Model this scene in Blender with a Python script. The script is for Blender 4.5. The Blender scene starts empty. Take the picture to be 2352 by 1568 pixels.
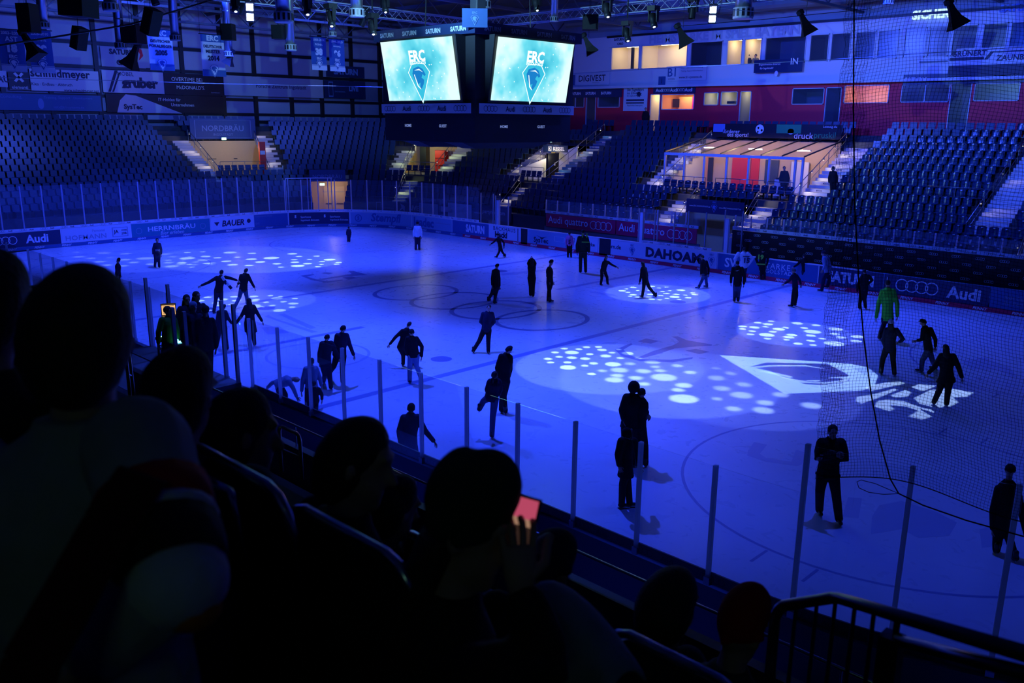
import bpy, bmesh, math, random
from mathutils import Vector, Matrix, geometry
V = Vector
PI = math.pi
sc = bpy.context.scene
C = sc.collection
# ---------------------------------------------------------------- camera
IW, IH, FPX = 2352, 1568, 1995.6777
CAM = V((26.8919, -25.4867, 7.7336))
_y, _p, _r = -0.7718, -0.2476, 0.01
_f = V((math.sin(_y)*math.cos(_p), math.cos(_y)*math.cos(_p), math.sin(_p)))
_r0 = V((math.cos(_y), -math.sin(_y), 0)); _u0 = _r0.cross(_f)
RT = _r0*math.cos(_r)+_u0*math.sin(_r); UP = _u0*math.cos(_r)-_r0*math.sin(_r); FW = _f
cd = bpy.data.cameras.new('camera'); cam = bpy.data.objects.new('camera', cd); C.objects.link(cam)
cd.sensor_width = 36; cd.lens = FPX*36/IW; cd.clip_start = .05; cd.clip_end = 300
m = Matrix((RT, UP, -FW)).transposed().to_4x4(); m.translation = CAM; cam.matrix_world = m
cd.dof.use_dof = True; cd.dof.focus_distance = 38; cd.dof.aperture_fstop = 3.5
sc.camera = cam
# ---------------------------------------------------------------- world, exposure
sc.view_settings.view_transform = 'Standard'; sc.view_settings.look = 'None'
sc.view_settings.gamma = 1; sc.view_settings.use_curve_mapping = False
sc.view_settings.exposure = 0.15
w = bpy.data.worlds.new('world'); sc.world = w; w.use_nodes = True
bg = w.node_tree.nodes['Background']; bg.inputs[0].default_value = (.004, .03, 1, 1); bg.inputs[1].default_value = .012
sc.cycles.max_bounces = 6; sc.cycles.diffuse_bounces = 3; sc.cycles.glossy_bounces = 3
sc.cycles.transparent_max_bounces = 24; sc.cycles.caustics_reflective = False; sc.cycles.caustics_refractive = False
sc.cycles.sample_clamp_indirect = 3
# ---------------------------------------------------------------- wash lights of the hall (heads under the roof)
BLUE = (.022, .058, 1.0)
def spot(name, loc, target, energy, col, size=math.radians(60), blend=.6, rad=.15, parent=None):
    l = bpy.data.lights.new(name, 'SPOT'); l.energy = energy; l.color = col; l.spot_size = size; l.spot_blend = blend
    l.shadow_soft_size = rad
    o = bpy.data.objects.new(name, l); C.objects.link(o); o.location = loc
    o.rotation_euler = (V(target)-V(loc)).to_track_quat('-Z', 'Y').to_euler()
    return o
def area(name, loc, target, energy, col, sx, sy):
    l = bpy.data.lights.new(name, 'AREA'); l.energy = energy; l.color = col; l.shape = 'RECTANGLE'; l.size = sx; l.size_y = sy
    o = bpy.data.objects.new(name, l); C.objects.link(o); o.location = loc
    o.rotation_euler = (V(target)-V(loc)).to_track_quat('-Z', 'Y').to_euler(); return o
WASH = [  # lamp x, y, z ; target ; watts ; cone
 (-10.5, -6.0, 12.6, -17, -2, 0, .9, 80), (-10.5, 4.0, 12.6, -14, 8, 0, .75, 78), (-9.8, 9.2, 12.6, -2, 11.5, 0, .7, 76),
 (3.5, 9.5, 12.6, 8, 9, 0, .7, 74), (10, 9.2, 12.6, 17, 8, 0, .35, 70), (10.5, -2.0, 12.6, 11, -3, 0, .42, 72),
 (10.5, -9.3, 12.6, 12, -12, 0, .5, 72), (3, -9.5, 12.6, 5, -9, 0, 1.05, 78), (-5.5, -9.5, 12.6, -5, -10, 0, 1.05, 78),
 (-22, -8.0, 12.9, -27, -6, 0, .6, 86), (-22, 8.0, 12.9, -27, 5, 0, .5, 86), (20, -8, 13.2, 21, -7, 0, .17, 70),
 (-10.2, -1.0, 12.6, 0, -1, 0, .22, 70), (5, 9.3, 12.6, -1, 0, 0, .22, 70),  # two weak beams added to lift the dark ice under the scoreboard
]
KW = 10500
for i, (x, y, z, tx, ty, tz, k, c) in enumerate(WASH):
    spot('wash_beam', (x, y, z), (tx, ty, tz), KW*k, BLUE, math.radians(c), .85, .12)
# soft blue fill added without lamp bodies, facing the stands
for (x, y, z, tx, ty, tz, k) in [(-13, -4, 13.5, -42, 0, 6, .8), (-12, 8, 13.5, -36, 22, 6, .5), (-4, 12, 13.5, -8, 30, 3, 1.7), (8, 12, 13.5, 10, 30, 3, 2.0), (18, 10, 13.5, 22, 30, 5, .8)]:
    spot('stand_fill', (x, y, z), (tx, ty, tz), 2600*k, (.010, .05, 1), math.radians(115), 1, .06)
for (x, y, z, tx, ty, tz, k) in [(-24, -2, 14, -46, -2, 12, 1.3), (-24, 12, 14, -46, 18, 12, .8), (-2, 12, 14.2, -4, 31, 12, 1.6), (14, 12, 14.2, 12, 31, 12, 1.6)]:
    spot('wall_fill', (x, y, z), (tx, ty, tz), 4600*k, (.05, .11, 1), math.radians(120), 1, .06)  # bodiless fill added to brighten the upper far wall and end wall

spot('banner_fill', (-10.3, -3.5, 12.4), (-20, -4, 11.2), 900, (.05,.11,1), math.radians(85), 1, .05); spot('banner_fill', (-10.3, 5, 12.4), (-20, 6, 11.4), 500, (.05,.11,1), math.radians(60), 1, .05)  # fill beams added to brighten the hanging banners
spot('truss_fill', (10.0, -9.0, 12.3), (-10.3, -1, 12.95), 11000, (.25,.6,1), math.radians(34), 1, .05); spot('truss_fill', (3, -9.3, 12.3), (2, 9.4, 12.95), 6500, (.25,.6,1), math.radians(60), 1, .05)  # beams added only so the truss metal shows bright
for x in (6, 13, 20, 27): spot('walkway_fill', (x, -16.0, 13.5), (x, -16.6, 0), 2000, (.03,.08,1), math.radians(26), .8, .06)  # added narrow fill for the dark strip behind the near boards
# ---------------------------------------------------------------- helpers
def ray(px, py): return (FW + RT*((px-IW/2)/FPX) - UP*((py-IH/2)/FPX))
def at(px, py, X=None, Y=None, Z=None):
    d = ray(px, py); k, v = (0, X) if X is not None else (1, Y) if Y is not None else (2, Z)
    return CAM + d*((v-CAM[k])/d[k])
def far(px, py, dist): return CAM + ray(px, py).normalized()*dist
class MB:
    def __init__(s): s.v = []; s.f = []; s.m = []
    def add(s, vs, fs, mi=0):
        n = len(s.v); s.v += [V(a) for a in vs]; s.f += [tuple(i+n for i in f) for f in fs]; s.m += [mi]*len(fs); return s
    def hexa(s, p, mi=0):  # 8 corners: bottom 4 ccw, top 4 ccw
        return s.add(p, [(3,2,1,0),(4,5,6,7),(0,1,5,4),(1,2,6,5),(2,3,7,6),(3,0,4,7)], mi)
    def box(s, a, b, mi=0):
        (x0,y0,z0),(x1,y1,z1) = a, b
        return s.hexa([(x0,y0,z0),(x1,y0,z0),(x1,y1,z0),(x0,y1,z0),(x0,y0,z1),(x1,y0,z1),(x1,y1,z1),(x0,y1,z1)], mi)
    def obox(s, c, ax, ay, az, mi=0):  # centre and three half vectors
        c, ax, ay, az = V(c), V(ax), V(ay), V(az)
        return s.hexa([c-ax-ay-az, c+ax-ay-az, c+ax+ay-az, c-ax+ay-az, c-ax-ay+az, c+ax-ay+az, c+ax+ay+az, c-ax+ay+az], mi)
    def tube(s, pts, r, n=8, mi=0, cap=True, sq=None):
        pts = [V(p) for p in pts]; rs = r if isinstance(r, (list, tuple)) else [r]*len(pts)
        base = len(s.v); prev = None
        for i, p in enumerate(pts):
            a = pts[max(i-1, 0)]; b = pts[min(i+1, len(pts)-1)]; t = (b-a).normalized() if (b-a).length > 1e-9 else V((0,0,1))
            if prev is None:
                u = t.cross(V((0,0,1)));
                if u.length < .05: u = t.cross(V((1,0,0)))
            else: u = prev - t*prev.dot(t)
            u.normalize(); prev = u; w_ = t.cross(u)
            for j in range(n):
                an = 2*PI*(j+.5)/n; s.v.append(p + (u*math.cos(an) + w_*math.sin(an)*(sq or 1))*rs[i])
        for i in range(len(pts)-1):
            for j in range(n):
                a = base+i*n+j; b = base+i*n+(j+1) % n; s.f.append((a, b, b+n, a+n)); s.m.append(mi)
        if cap:
            s.f.append(tuple(base+j for j in reversed(range(n)))); s.m.append(mi)
            e = base+(len(pts)-1)*n; s.f.append(tuple(e+j for j in range(n))); s.m.append(mi)
        return s
    def lathe(s, c, prof, n=16, axis=(0,0,1), mi=0, sx=1):
        c = V(c); ax = V(axis).normalized(); u = ax.orthogonal().normalized(); w_ = ax.cross(u); base = len(s.v)
        for r, h in prof:
            for j in range(n):
                an = 2*PI*j/n; s.v.append(c + ax*h + (u*math.cos(an) + w_*math.sin(an))*r)
        for i in range(len(prof)-1):
            for j in range(n):
                a = base+i*n+j; b = base+i*n+(j+1) % n; s.f.append((a, b, b+n, a+n)); s.m.append(mi)
        s.f.append(tuple(base+j for j in reversed(range(n)))); s.m.append(mi)
        e = base+(len(prof)-1)*n; s.f.append(tuple(e+j for j in range(n))); s.m.append(mi)
        return s
    def geo(s, g, fn, mi=0): return s.add([fn(v[0], v[1]) for v in g[0]], g[1], mi)
    def build(s, name, mat, parent=None, smooth=False, origin=None):
        me = bpy.data.meshes.new(name)
        if parent is not None:
            o0 = parent['_w'] if '_w' in parent else None
            org = V(WPOS.get(parent.name, (0, 0, 0)))
        elif origin is not None: org = V(origin)
        elif s.v:
            org = V(((min(v.x for v in s.v)+max(v.x for v in s.v))/2, (min(v.y for v in s.v)+max(v.y for v in s.v))/2, min(v.z for v in s.v)))
        else: org = V()
        me.from_pydata([tuple(v-org) for v in s.v], [], s.f)
        for q in (mat if isinstance(mat, (list, tuple)) else [mat]): me.materials.append(q)
        if any(s.m): me.polygons.foreach_set('material_index', s.m)
        if smooth: me.polygons.foreach_set('use_smooth', [True]*len(s.f))
        me.update()
        o = bpy.data.objects.new(name, me); C.objects.link(o)
        if parent is not None: o.parent = parent
        else: o.location = org
        WPOS[o.name] = tuple(org)
        return o
WPOS = {}
def tag(o, label=None, cat=None, group=None, kind=None):
    for k, v in (('label', label), ('category', cat), ('group', group), ('kind', kind)):
        if v: o[k] = v
    return o
def empty(name, loc, label=None, cat=None, group=None, rz=0):
    o = bpy.data.objects.new(name, None); C.objects.link(o); o.location = loc; o.rotation_euler = (0, 0, rz); o.empty_display_size = .1
    WPOS[o.name] = tuple(loc); return tag(o, label, cat, group)
def struct(mb, name, mat, parent=None, smooth=False):
    o = mb.build(name, mat, parent, smooth)
    if parent is None: o['kind'] = 'structure'
    return o
def copy_tree(o, parent=None):
    c = o.copy(); C.objects.link(c); c.parent = parent
    for k in list(o.children): copy_tree(k, c)
    return c
MATS = {}
def mat(name, col, rough=.6, metal=0, emit=None, es=1, noise=0, nscale=8, spec=.5, bump=0, bscale=60):
    if name in MATS: return MATS[name]
    m = bpy.data.materials.new(name); m.use_nodes = True; nt = m.node_tree; b = nt.nodes['Principled BSDF']
    b.inputs['Base Color'].default_value = (*col, 1); b.inputs['Roughness'].default_value = rough; b.inputs['Metallic'].default_value = metal
    b.inputs['Specular IOR Level'].default_value = spec
    if emit: b.inputs['Emission Color'].default_value = (*emit, 1); b.inputs['Emission Strength'].default_value = es
    if noise:
        tc = nt.nodes.new('ShaderNodeTexCoord'); n = nt.nodes.new('ShaderNodeTexNoise'); n.inputs['Scale'].default_value = nscale; n.inputs['Detail'].default_value = 4
        mx = nt.nodes.new('ShaderNodeMix'); mx.data_type = 'RGBA'
        mx.inputs[6].default_value = (*[c*(1-noise) for c in col], 1); mx.inputs[7].default_value = (*[min(1, c*(1+noise)) for c in col], 1)
        nt.links.new(tc.outputs['Object'], n.inputs['Vector']); nt.links.new(n.outputs['Fac'], mx.inputs[0]); nt.links.new(mx.outputs[2], b.inputs['Base Color'])
    if bump:
        tc = nt.nodes.new('ShaderNodeTexCoord'); n = nt.nodes.new('ShaderNodeTexNoise'); n.inputs['Scale'].default_value = bscale; n.inputs['Detail'].default_value = 3
        bp = nt.nodes.new('ShaderNodeBump'); bp.inputs['Strength'].default_value = bump; bp.inputs['Distance'].default_value = .02
        nt.links.new(tc.outputs['Object'], n.inputs['Vector']); nt.links.new(n.outputs['Fac'], bp.inputs['Height']); nt.links.new(bp.outputs[0], b.inputs['Normal'])
    MATS[name] = m; return m
def glass_mat(name, tint, gloss=.08, milk=.02, milkcol=(.8,.85,.9), rg=.03):
    m = bpy.data.materials.new(name); m.use_nodes = True; nt = m.node_tree; N = nt.nodes; N.remove(N['Principled BSDF']); out = N['Material Output']
    t = N.new('ShaderNodeBsdfTransparent'); t.inputs[0].default_value = (*tint, 1)
    g = N.new('ShaderNodeBsdfGlossy'); g.inputs['Roughness'].default_value = rg
    d = N.new('ShaderNodeBsdfDiffuse'); d.inputs[0].default_value = (*milkcol, 1)
    fr = N.new('ShaderNodeFresnel'); fr.inputs[0].default_value = 1.3
    m1 = N.new('ShaderNodeMixShader'); m2 = N.new('ShaderNodeMixShader'); m2.inputs[0].default_value = milk
    mu = N.new('ShaderNodeMath'); mu.operation = 'MULTIPLY_ADD'; mu.inputs[1].default_value = .35; mu.inputs[2].default_value = gloss*.3
    nt.links.new(fr.outputs[0], mu.inputs[0]); nt.links.new(mu.outputs[0], m1.inputs[0]); nt.links.new(t.outputs[0], m1.inputs[1]); nt.links.new(g.outputs[0], m1.inputs[2])
    nt.links.new(m1.outputs[0], m2.inputs[1]); nt.links.new(d.outputs[0], m2.inputs[2]); nt.links.new(m2.outputs[0], out.inputs[0])
    MATS[name] = m; return m
def emat(name, col, s): return mat(name, (0, 0, 0), 1, emit=col, es=s)
# text -> flat polygons (unit height about 1, baseline at 0, centred in x)
_TX = {}
def text_geo(st, bold=0, space=1, shear=0, align='CENTER'):
    k = (st, bold, space, shear, align)
    if k in _TX: return _TX[k]
    cu = bpy.data.curves.new('t', 'FONT'); cu.body = st; cu.size = 1; cu.align_x = align; cu.offset = bold; cu.space_character = space; cu.shear = shear
    cu.resolution_u = 2; cu.fill_mode = 'FRONT'
    o = bpy.data.objects.new('t', cu); C.objects.link(o); dg = bpy.context.evaluated_depsgraph_get()
    me = bpy.data.meshes.new_from_object(o.evaluated_get(dg))
    g = ([tuple(v.co) for v in me.vertices], [tuple(p.vertices) for p in me.polygons])
    bpy.data.objects.remove(o); bpy.data.curves.remove(cu); bpy.data.meshes.remove(me)
    _TX[k] = g; return g
def fit(g, w=None, h=None, cx=0, cy=0):  # scale geometry into a box, centred
    xs = [v[0] for v in g[0]]; ys = [v[1] for v in g[0]]; W_ = max(xs)-min(xs); H_ = max(ys)-min(ys)
    sx = w/W_ if w else None; sy = h/H_ if h else sx
    if sx is None: sx = sy
    ox = (max(xs)+min(xs))/2; oy = (max(ys)+min(ys))/2
    return ([((v[0]-ox)*sx+cx, (v[1]-oy)*sy+cy, 0) for v in g[0]], g[1])
def ring_geo(cx, cy, r, t, n=20, rx=1):
    vs = []; fs = []
    for j in range(n):
        a = 2*PI*j/n; vs += [(cx+math.cos(a)*(r-t)*rx, cy+math.sin(a)*(r-t), 0), (cx+math.cos(a)*r*rx, cy+math.sin(a)*r, 0)]
    for j in range(n): a = 2*j; b = 2*((j+1) % n); fs.append((a, a+1, b+1, b))
    return vs, fs
def poly_geo(pts):
    tr = geometry.tessellate_polygon([[V((p[0], p[1], 0)) for p in pts]]); return [(p[0], p[1], 0) for p in pts], [tuple(t) for t in tr]
def join_geo(*gs):
    vs = []; fs = []
    for g in gs: n = len(vs); vs += g[0]; fs += [tuple(i+n for i in f) for f in g[1]]
    return vs, fs
def four_rings(cx, cy, r, t=.18, n=18):
    return join_geo(*[ring_geo(cx+(i-1.5)*r*1.5, cy, r, r*t, n) for i in range(4)])
def bar_geo(x0, y0, x1, y1): return [(x0,y0,0),(x1,y0,0),(x1,y1,0),(x0,y1,0)], [(0,1,2,3)]
def disc_geo(cx, cy, r, n=16, ry=None): return [(cx+r*math.cos(2*PI*i/n), cy+(ry or r)*math.sin(2*PI*i/n), 0) for i in range(n)], [tuple(range(n))]
SHIELD = [(-.5, .22), (-.3, .46), (0, .5), (.3, .46), (.5, .22), (0, -.7)]
def outline_geo(pts, t):
    cx = sum(p[0] for p in pts)/len(pts); cy = sum(p[1] for p in pts)/len(pts)
    vs = []; n = len(pts)
    for x, y in pts: vs += [(x, y, 0), (cx+(x-cx)*(1-t), cy+(y-cy)*(1-t), 0)]
    return vs, [(2*i, 2*((i+1) % n), 2*((i+1) % n)+1, 2*i+1) for i in range(n)]
# generic animal head curve used inside the club shield
HEADC = [(-.22,.28),(.02,.34),(.2,.26),(.3,.1),(.24,.06),(.16,.12),(.1,.02),(.2,-.04),(.16,-.16),(.04,-.3),(-.02,-.26),(.02,-.12),(-.1,-.16),(-.22,-.02),(-.28,.14)]
def shield_geo(cx, cy, s):
    g = join_geo(outline_geo(SHIELD, .13), poly_geo(HEADC)); return [(v[0]*s+cx, v[1]*s+cy, 0) for v in g[0]], g[1]
def club_geo(cx, cy, s):
    return join_geo(fit(text_geo('ERC', .02), w=s*.6, cx=cx, cy=cy+s*.75), shield_geo(cx, cy, s))
# rink outline run offset outward by d: end (X=-30), far left corner, far side (Y=15)
RC = 8.5
def P(t, d=0, z=0):
    if t <= 6.5: return V((-30-d, t, z))
    if t >= 19.85: return V((-21.5+t-19.85, 15+d, z))
    a = (t-6.5)/RC; return V((-21.5-(RC+d)*math.cos(a), 6.5+(RC+d)*math.sin(a), z))
def tdir(t):
    if t <= 6.5: return V((0, 1, 0)), V((-1, 0, 0))
    if t >= 19.85: return V((1, 0, 0)), V((0, 1, 0))
    a = (t-6.5)/RC; return V((math.sin(a), math.cos(a), 0)), V((-math.cos(a), math.sin(a), 0))
def tscale(t, d): return (RC+d)/RC if 6.5 < t < 19.85 else 1
def tstep(t, d, m):  # advance m metres along the offset run
    return t + m/tscale(t, d)
def inv(p):
    x, y = p[0], p[1]
    if y <= 6.5: return y, -30-x
    if x >= -21.5: return 19.85+x+21.5, y-15
    a = math.atan2(y-6.5, -(x+21.5)); return 6.5+a*RC, math.hypot(x+21.5, y-6.5)-RC
def TP(px, py, z=1.1): return inv(at(px, py, Z=z))[0]
def NP(x, d=0, z=0):  # near side run (Y=-15) turning into the near right corner
    if x <= 21.5: return V((x, -15-d, z))
    a = (x-21.5)/RC; return V((21.5+(RC+d)*math.sin(a), -6.5-(RC+d)*math.cos(a), z))
def ribbon(mb, fn, t0, t1, d, z0, z1, step=.6, mi=0, th=.0):
    n = max(1, int(math.ceil(abs(t1-t0)/step))); ts = [t0+(t1-t0)*i/n for i in range(n+1)]
    for a, b in zip(ts, ts[1:]):
        if th: mb.hexa([fn(a,d,z0), fn(b,d,z0), fn(b,d+th,z0), fn(a,d+th,z0), fn(a,d,z1), fn(b,d,z1), fn(b,d+th,z1), fn(a,d+th,z1)], mi)
        else: mb.add([fn(a,d,z0), fn(b,d,z0), fn(b,d,z1), fn(a,d,z1)], [(0,1,2,3)], mi)
    return mb
# ---------------------------------------------------------------- materials
WHITE = mat('white_plastic', (.72,.74,.78), .35)
PANELW = mat('board_white_print', (.62,.66,.74), .35)
NAVY = mat('board_navy_print', (.012,.03,.10), .35)
DBLUE = mat('board_blue_print', (.03,.12,.32), .35)
TEAL = mat('board_teal_print', (.02,.22,.30), .35)
LBLUE = mat('board_lightblue_print', (.25,.38,.55), .35)
RED = mat('red_print', (.85,.01,.05), .4)
DARKP = mat('black_print', (.006,.008,.02), .4)
INK = mat('dark_ink', (.008,.015,.06), .5)
INKW = mat('white_ink', (.8,.82,.85), .5)
GREYI = mat('grey_ink', (.28,.33,.45), .5)
METAL = mat('brushed_metal', (.55,.57,.6), .3, 1)
ALU = mat('aluminium_post', (.42,.45,.5), .38, .6)
def trans_mat(name, col, k):
    m = bpy.data.materials.new(name); m.use_nodes = True; nt = m.node_tree; N = nt.nodes; b = N['Principled BSDF']; b.inputs['Base Color'].default_value = (*col, 1); b.inputs['Roughness'].default_value = .3
    t = N.new('ShaderNodeBsdfTranslucent'); t.inputs[0].default_value = (*col, 1); x = N.new('ShaderNodeMixShader'); x.inputs[0].default_value = k
    nt.links.new(b.outputs[0], x.inputs[1]); nt.links.new(t.outputs[0], x.inputs[2]); nt.links.new(x.outputs[0], N['Material Output'].inputs[0]); MATS[name] = m; return m
POSTM = trans_mat('translucent_post', (.72,.78,.92), .7)  # aluminium posts made translucent so light from behind brightens them
DMET = mat('dark_steel', (.04,.045,.05), .4, .7)
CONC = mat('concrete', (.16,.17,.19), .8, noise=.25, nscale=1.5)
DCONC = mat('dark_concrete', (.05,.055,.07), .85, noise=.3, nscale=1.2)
RGLASS = glass_mat('rink_glass', (.975,.985,1), .03, .003)
EGLASS = glass_mat('hazed_end_glass', (.93,.95,.98), .05, .055, (.5,.6,.8))  # milky share stands in for the blue haze behind the glass
STRIP = mat('strip_white', (.7,.72,.76), .4)
# ---------------------------------------------------------------- ice
def ice_mat():
    m = bpy.data.materials.new('ice'); m.use_nodes = True; nt = m.node_tree; b = nt.nodes['Principled BSDF']; N = nt.nodes; L = nt.links
    tc = N.new('ShaderNodeTexCoord'); mp = N.new('ShaderNodeMapping'); mp.inputs['Scale'].default_value = (1, 1, 1)
    n1 = N.new('ShaderNodeTexNoise'); n1.inputs['Scale'].default_value = .35; n1.inputs['Detail'].default_value = 6; n1.inputs['Roughness'].default_value = .65
    n2 = N.new('ShaderNodeTexNoise'); n2.inputs['Scale'].default_value = 2.2; n2.inputs['Detail'].default_value = 8; n2.inputs['Distortion'].default_value = 1.5
    L.new(tc.outputs['Object'], mp.inputs[0]); L.new(mp.outputs[0], n1.inputs['Vector']); L.new(mp.outputs[0], n2.inputs['Vector'])
    r = N.new('ShaderNodeValToRGB'); r.color_ramp.elements[0].color = (.72,.76,.84,1); r.color_ramp.elements[1].color = (.84,.87,.92,1); r.color_ramp.elements[0].position = .3; r.color_ramp.elements[1].position = .7
    L.new(n1.outputs['Fac'], r.inputs[0]); L.new(r.outputs[0], b.inputs['Base Color'])
    rr = N.new('ShaderNodeMapRange'); rr.inputs[3].default_value = .22; rr.inputs[4].default_value = .36; L.new(n2.outputs['Fac'], rr.inputs[0]); L.new(rr.outputs[0], b.inputs['Roughness'])
    bp = N.new('ShaderNodeBump'); bp.inputs['Strength'].default_value = .05; bp.inputs['Distance'].default_value = .02; L.new(n2.outputs['Fac'], bp.inputs['Height']); L.new(bp.outputs[0], b.inputs['Normal'])
    b.inputs['Specular IOR Level'].default_value = .22
    return m
ICE = ice_mat()
def rink_outline(n=14):
    pts = []
    for cx, cy, a0 in ((21.5, 6.5, 0), (-21.5, 6.5, 90), (-21.5, -6.5, 180), (21.5, -6.5, 270)):
        for i in range(n+1):
            a = math.radians(a0+90*i/n); pts.append((cx+8.5*math.cos(a), cy+8.5*math.sin(a)))
    return pts
mb = MB(); ro = rink_outline(); mb.add([(x, y, 0) for x, y in ro] + [(x, y, -.05) for x, y in ro], [tuple(range(len(ro)))] + [(i, (i+1) % len(ro), (i+1) % len(ro)+len(ro), i+len(ro)) for i in range(len(ro))])
floor = struct(mb, 'floor_ice', ICE)
PB = mat('ice_line_blue', (.30,.36,.62), .3); PR = mat('ice_line_red', (.30,.07,.28), .3); PLG = mat('ice_logo_ink', (.22,.28,.52), .3); PF = mat('ice_faded_print', (.50,.56,.76), .3); PCEN = mat('ice_centre_print', (.20,.27,.52), .3)
def paint(name, geo, m_, z=.002):
    mb = MB(); mb.geo(geo, lambda x, y: V((x, y, z))); return mb.build(name, m_, floor)
for x in (-7.1, 7.1): paint('blue_line', bar_geo(x-.15, -14.95, x+.15, 14.95), PB)
paint('centre_line', join_geo(bar_geo(-.15, -14.95, .15, -6.1), bar_geo(-.15, 5.2, .15, 14.95)), PB)
for x in (-26, 26): paint('goal_line', bar_geo(x-.03, -14, x+.03, 14), PR)
for x in (-20.3, 20.5):
    for y in (-7, 7): paint('faceoff_circle', join_geo(ring_geo(x, y, 4.5, .07, 72), *[bar_geo(x+s*.9-.03 if 0 else x+s*.5-.03, y+q*4.5-.0, x+s*.5+.03, y+q*5.1) for s in (-1, 1) for q in (-1, 1)]), PB)
for x in (-5.6, 5.6):
    for y in (-7, 7): paint('faceoff_spot', disc_geo(x, y, .36, 24), PLG)
g = four_rings(0, 0, 2.15, .1, 48); a_ = math.radians(0)
paint('centre_ring_logo', ([(v[0]*.82-.1, v[1]*1.0-.1, 0) for v in g[0]], g[1]), PLG)
def icepoly(pts): return poly_geo([tuple(at(x, y, Z=0)[:2]) for x, y in pts])
# sponsor prints frozen into the ice (outlines measured on the ice plane)
paint('ice_print', join_geo(icepoly([(1542,773),(1557,772),(1576,781),(1636,791),(1634,794),(1604,795),(1550,800),(1515,812),(1478,822),(1462,822),(1500,806),(1545,793),(1560,785),(1552,777)]),
    icepoly([(1412,803),(1450,788),(1452,791),(1432,803),(1445,815),(1470,824),(1540,826),(1592,820),(1590,824),(1545,832),(1470,829),(1428,818)]),
    icepoly([(1465,784),(1484,777),(1514,783),(1495,789)]), icepoly([(1574,805),(1598,801),(1630,808),(1606,813)])), PLG)
paint('ice_print', join_geo(icepoly([(800,622),(812,622),(845,631),(800,634),(745,642),(728,642),(775,634),(808,629)]),
    icepoly([(690,633),(720,629),(722,631),(705,635),(725,641),(752,646),(786,642),(788,644),(752,649),(715,643)]),
    icepoly([(738,627),(748,625),(766,627),(755,630)]), icepoly([(786,637),(808,635),(822,638),(800,642)])), PLG)
paint('ice_print', ring_geo(*at(731, 815, Z=0)[:2], 1.75, .1, 48), PF)
paint('ice_print', join_geo(icepoly([(640,722),(652,720),(726,752),(712,755)]), icepoly([(606,726),(616,724),(640,734),(730,762),(716,764)]), icepoly([(600,752),(640,748),(665,764),(615,768)])), PF)
paint('ice_print', join_geo(icepoly([(1732,1015),(1762,1021),(1745,1042),(1760,1052),(1818,1060),(1828,1033),(1858,1040),(1842,1066),(1830,1070),(1760,1060),(1716,1046),(1718,1035)]),
    icepoly([(1948,1142),(1980,1144),(1972,1190),(1935,1186)]), icepoly([(2020,1160),(2070,1150),(2150,1175),(2198,1200),(2180,1230),(2110,1235),(2070,1215),(2000,1226),(2003,1185)]),
    icepoly([(1958,845),(2000,842),(2030,852),(1985,860)]), icepoly([(2210,830),(2260,820),(2320,845),(2340,870),(2290,850),(2230,848)]), icepoly([(2250,1215),(2300,1205),(2310,1250),(2255,1258)])), PF)
paint('ice_print', join_geo(icepoly([(1470,668),(1580,652),(1598,656),(1490,673)]), icepoly([(1352,668),(1410,676),(1420,681),(1356,672)]), icepoly([(1150,628),(1260,618),(1262,621),(1155,632)])), PF)
# ---------------------------------------------------------------- boards (far run) with printed panels
def along(fn, t0, z0, d, dr=1, flip=1):  # local x (metres) -> run, local y -> height
    return lambda x, y: fn(t0+x*flip, d, z0+y)
BZ0, BZ1, SZ1 = .22, 1.08, 1.24
mb = MB(); ribbon(mb, P, -14.9, 52, .03, 0, 1.1, .6, 0, .12); ribbon(mb, P, -14.9, 52, -.0, 1.08, 1.12, .6, 0, .2)
boards = tag(mb.build('dasher_board', WHITE), 'long white dasher board round the far end and far side of the rink', 'rink board')
def panel(px0, px1, py0, py1, bg_, name, label, letters, style=None, t=None):
    t0, t1 = t if t else (TP(px0, py0), TP(px1, py1))
    mb = MB(); ribbon(mb, P, t0+.02, t1-.02, .012, BZ0, BZ1, .5, 0, .016)
    o = tag(mb.build(name, bg_), label, 'advertising board', 'printed advertising boards round the rink')
    w_ = t1-t0; tm = (t0+t1)/2; h = BZ1-BZ0; zc = (BZ0+BZ1)/2
    for g, m_ in letters(w_, h):
        b = MB(); b.geo(g, lambda x, y: P(tm+x, .004, zc+y)); b.build('lettering', m_, o)
    return o
T_ = text_geo
panel(-70, 146, 546, 528, NAVY, 'advertising_board', 'navy board lettered Audi behind four linked rings, at the left picture edge', lambda w, h: [(join_geo(four_rings(-.7, 0, .25, .16), fit(T_('Audi', .03), h=.5, cx=1.2)), INKW)])
panel(148, 288, 528, 512, PANELW, 'advertising_board', 'white board lettered Personal Hofmann beside a framed box', lambda w, h: [(join_geo(fit(T_('HOFMANN', .01, 1.05), w=w*.58, h=.3, cx=-w*.16, cy=-.15), fit(T_('Personal'), h=.16, cx=.1, cy=.2), outline_geo([(w*.22,-.3),(w*.46,-.3),(w*.46,.3),(w*.22,.3)], .12)), GREYI), (join_geo(fit(T_('OHNE', .03), w=.35, cx=w*.40, cy=.1), fit(T_('JOB.', .03), w=.35, cx=w*.40, cy=-.12), fit(T_('JA', .03), w=.3, cx=w*.28)), INK)])
panel(290, 461, 512, 497, TEAL, 'advertising_board', 'teal board lettered Herrnbräu in white capitals', lambda w, h: [(join_geo(fit(T_('HERRNBRÄU', .015), w=w*.6, h=.38, cy=.05), fit(T_('Bier erleben', 0, 1, .3), w=w*.3, cy=-.3)), INKW), (join_geo(ring_geo(-w*.41, -.05, .2, .03), ring_geo(w*.4, -.05, .2, .03)), GREYI)])
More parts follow.
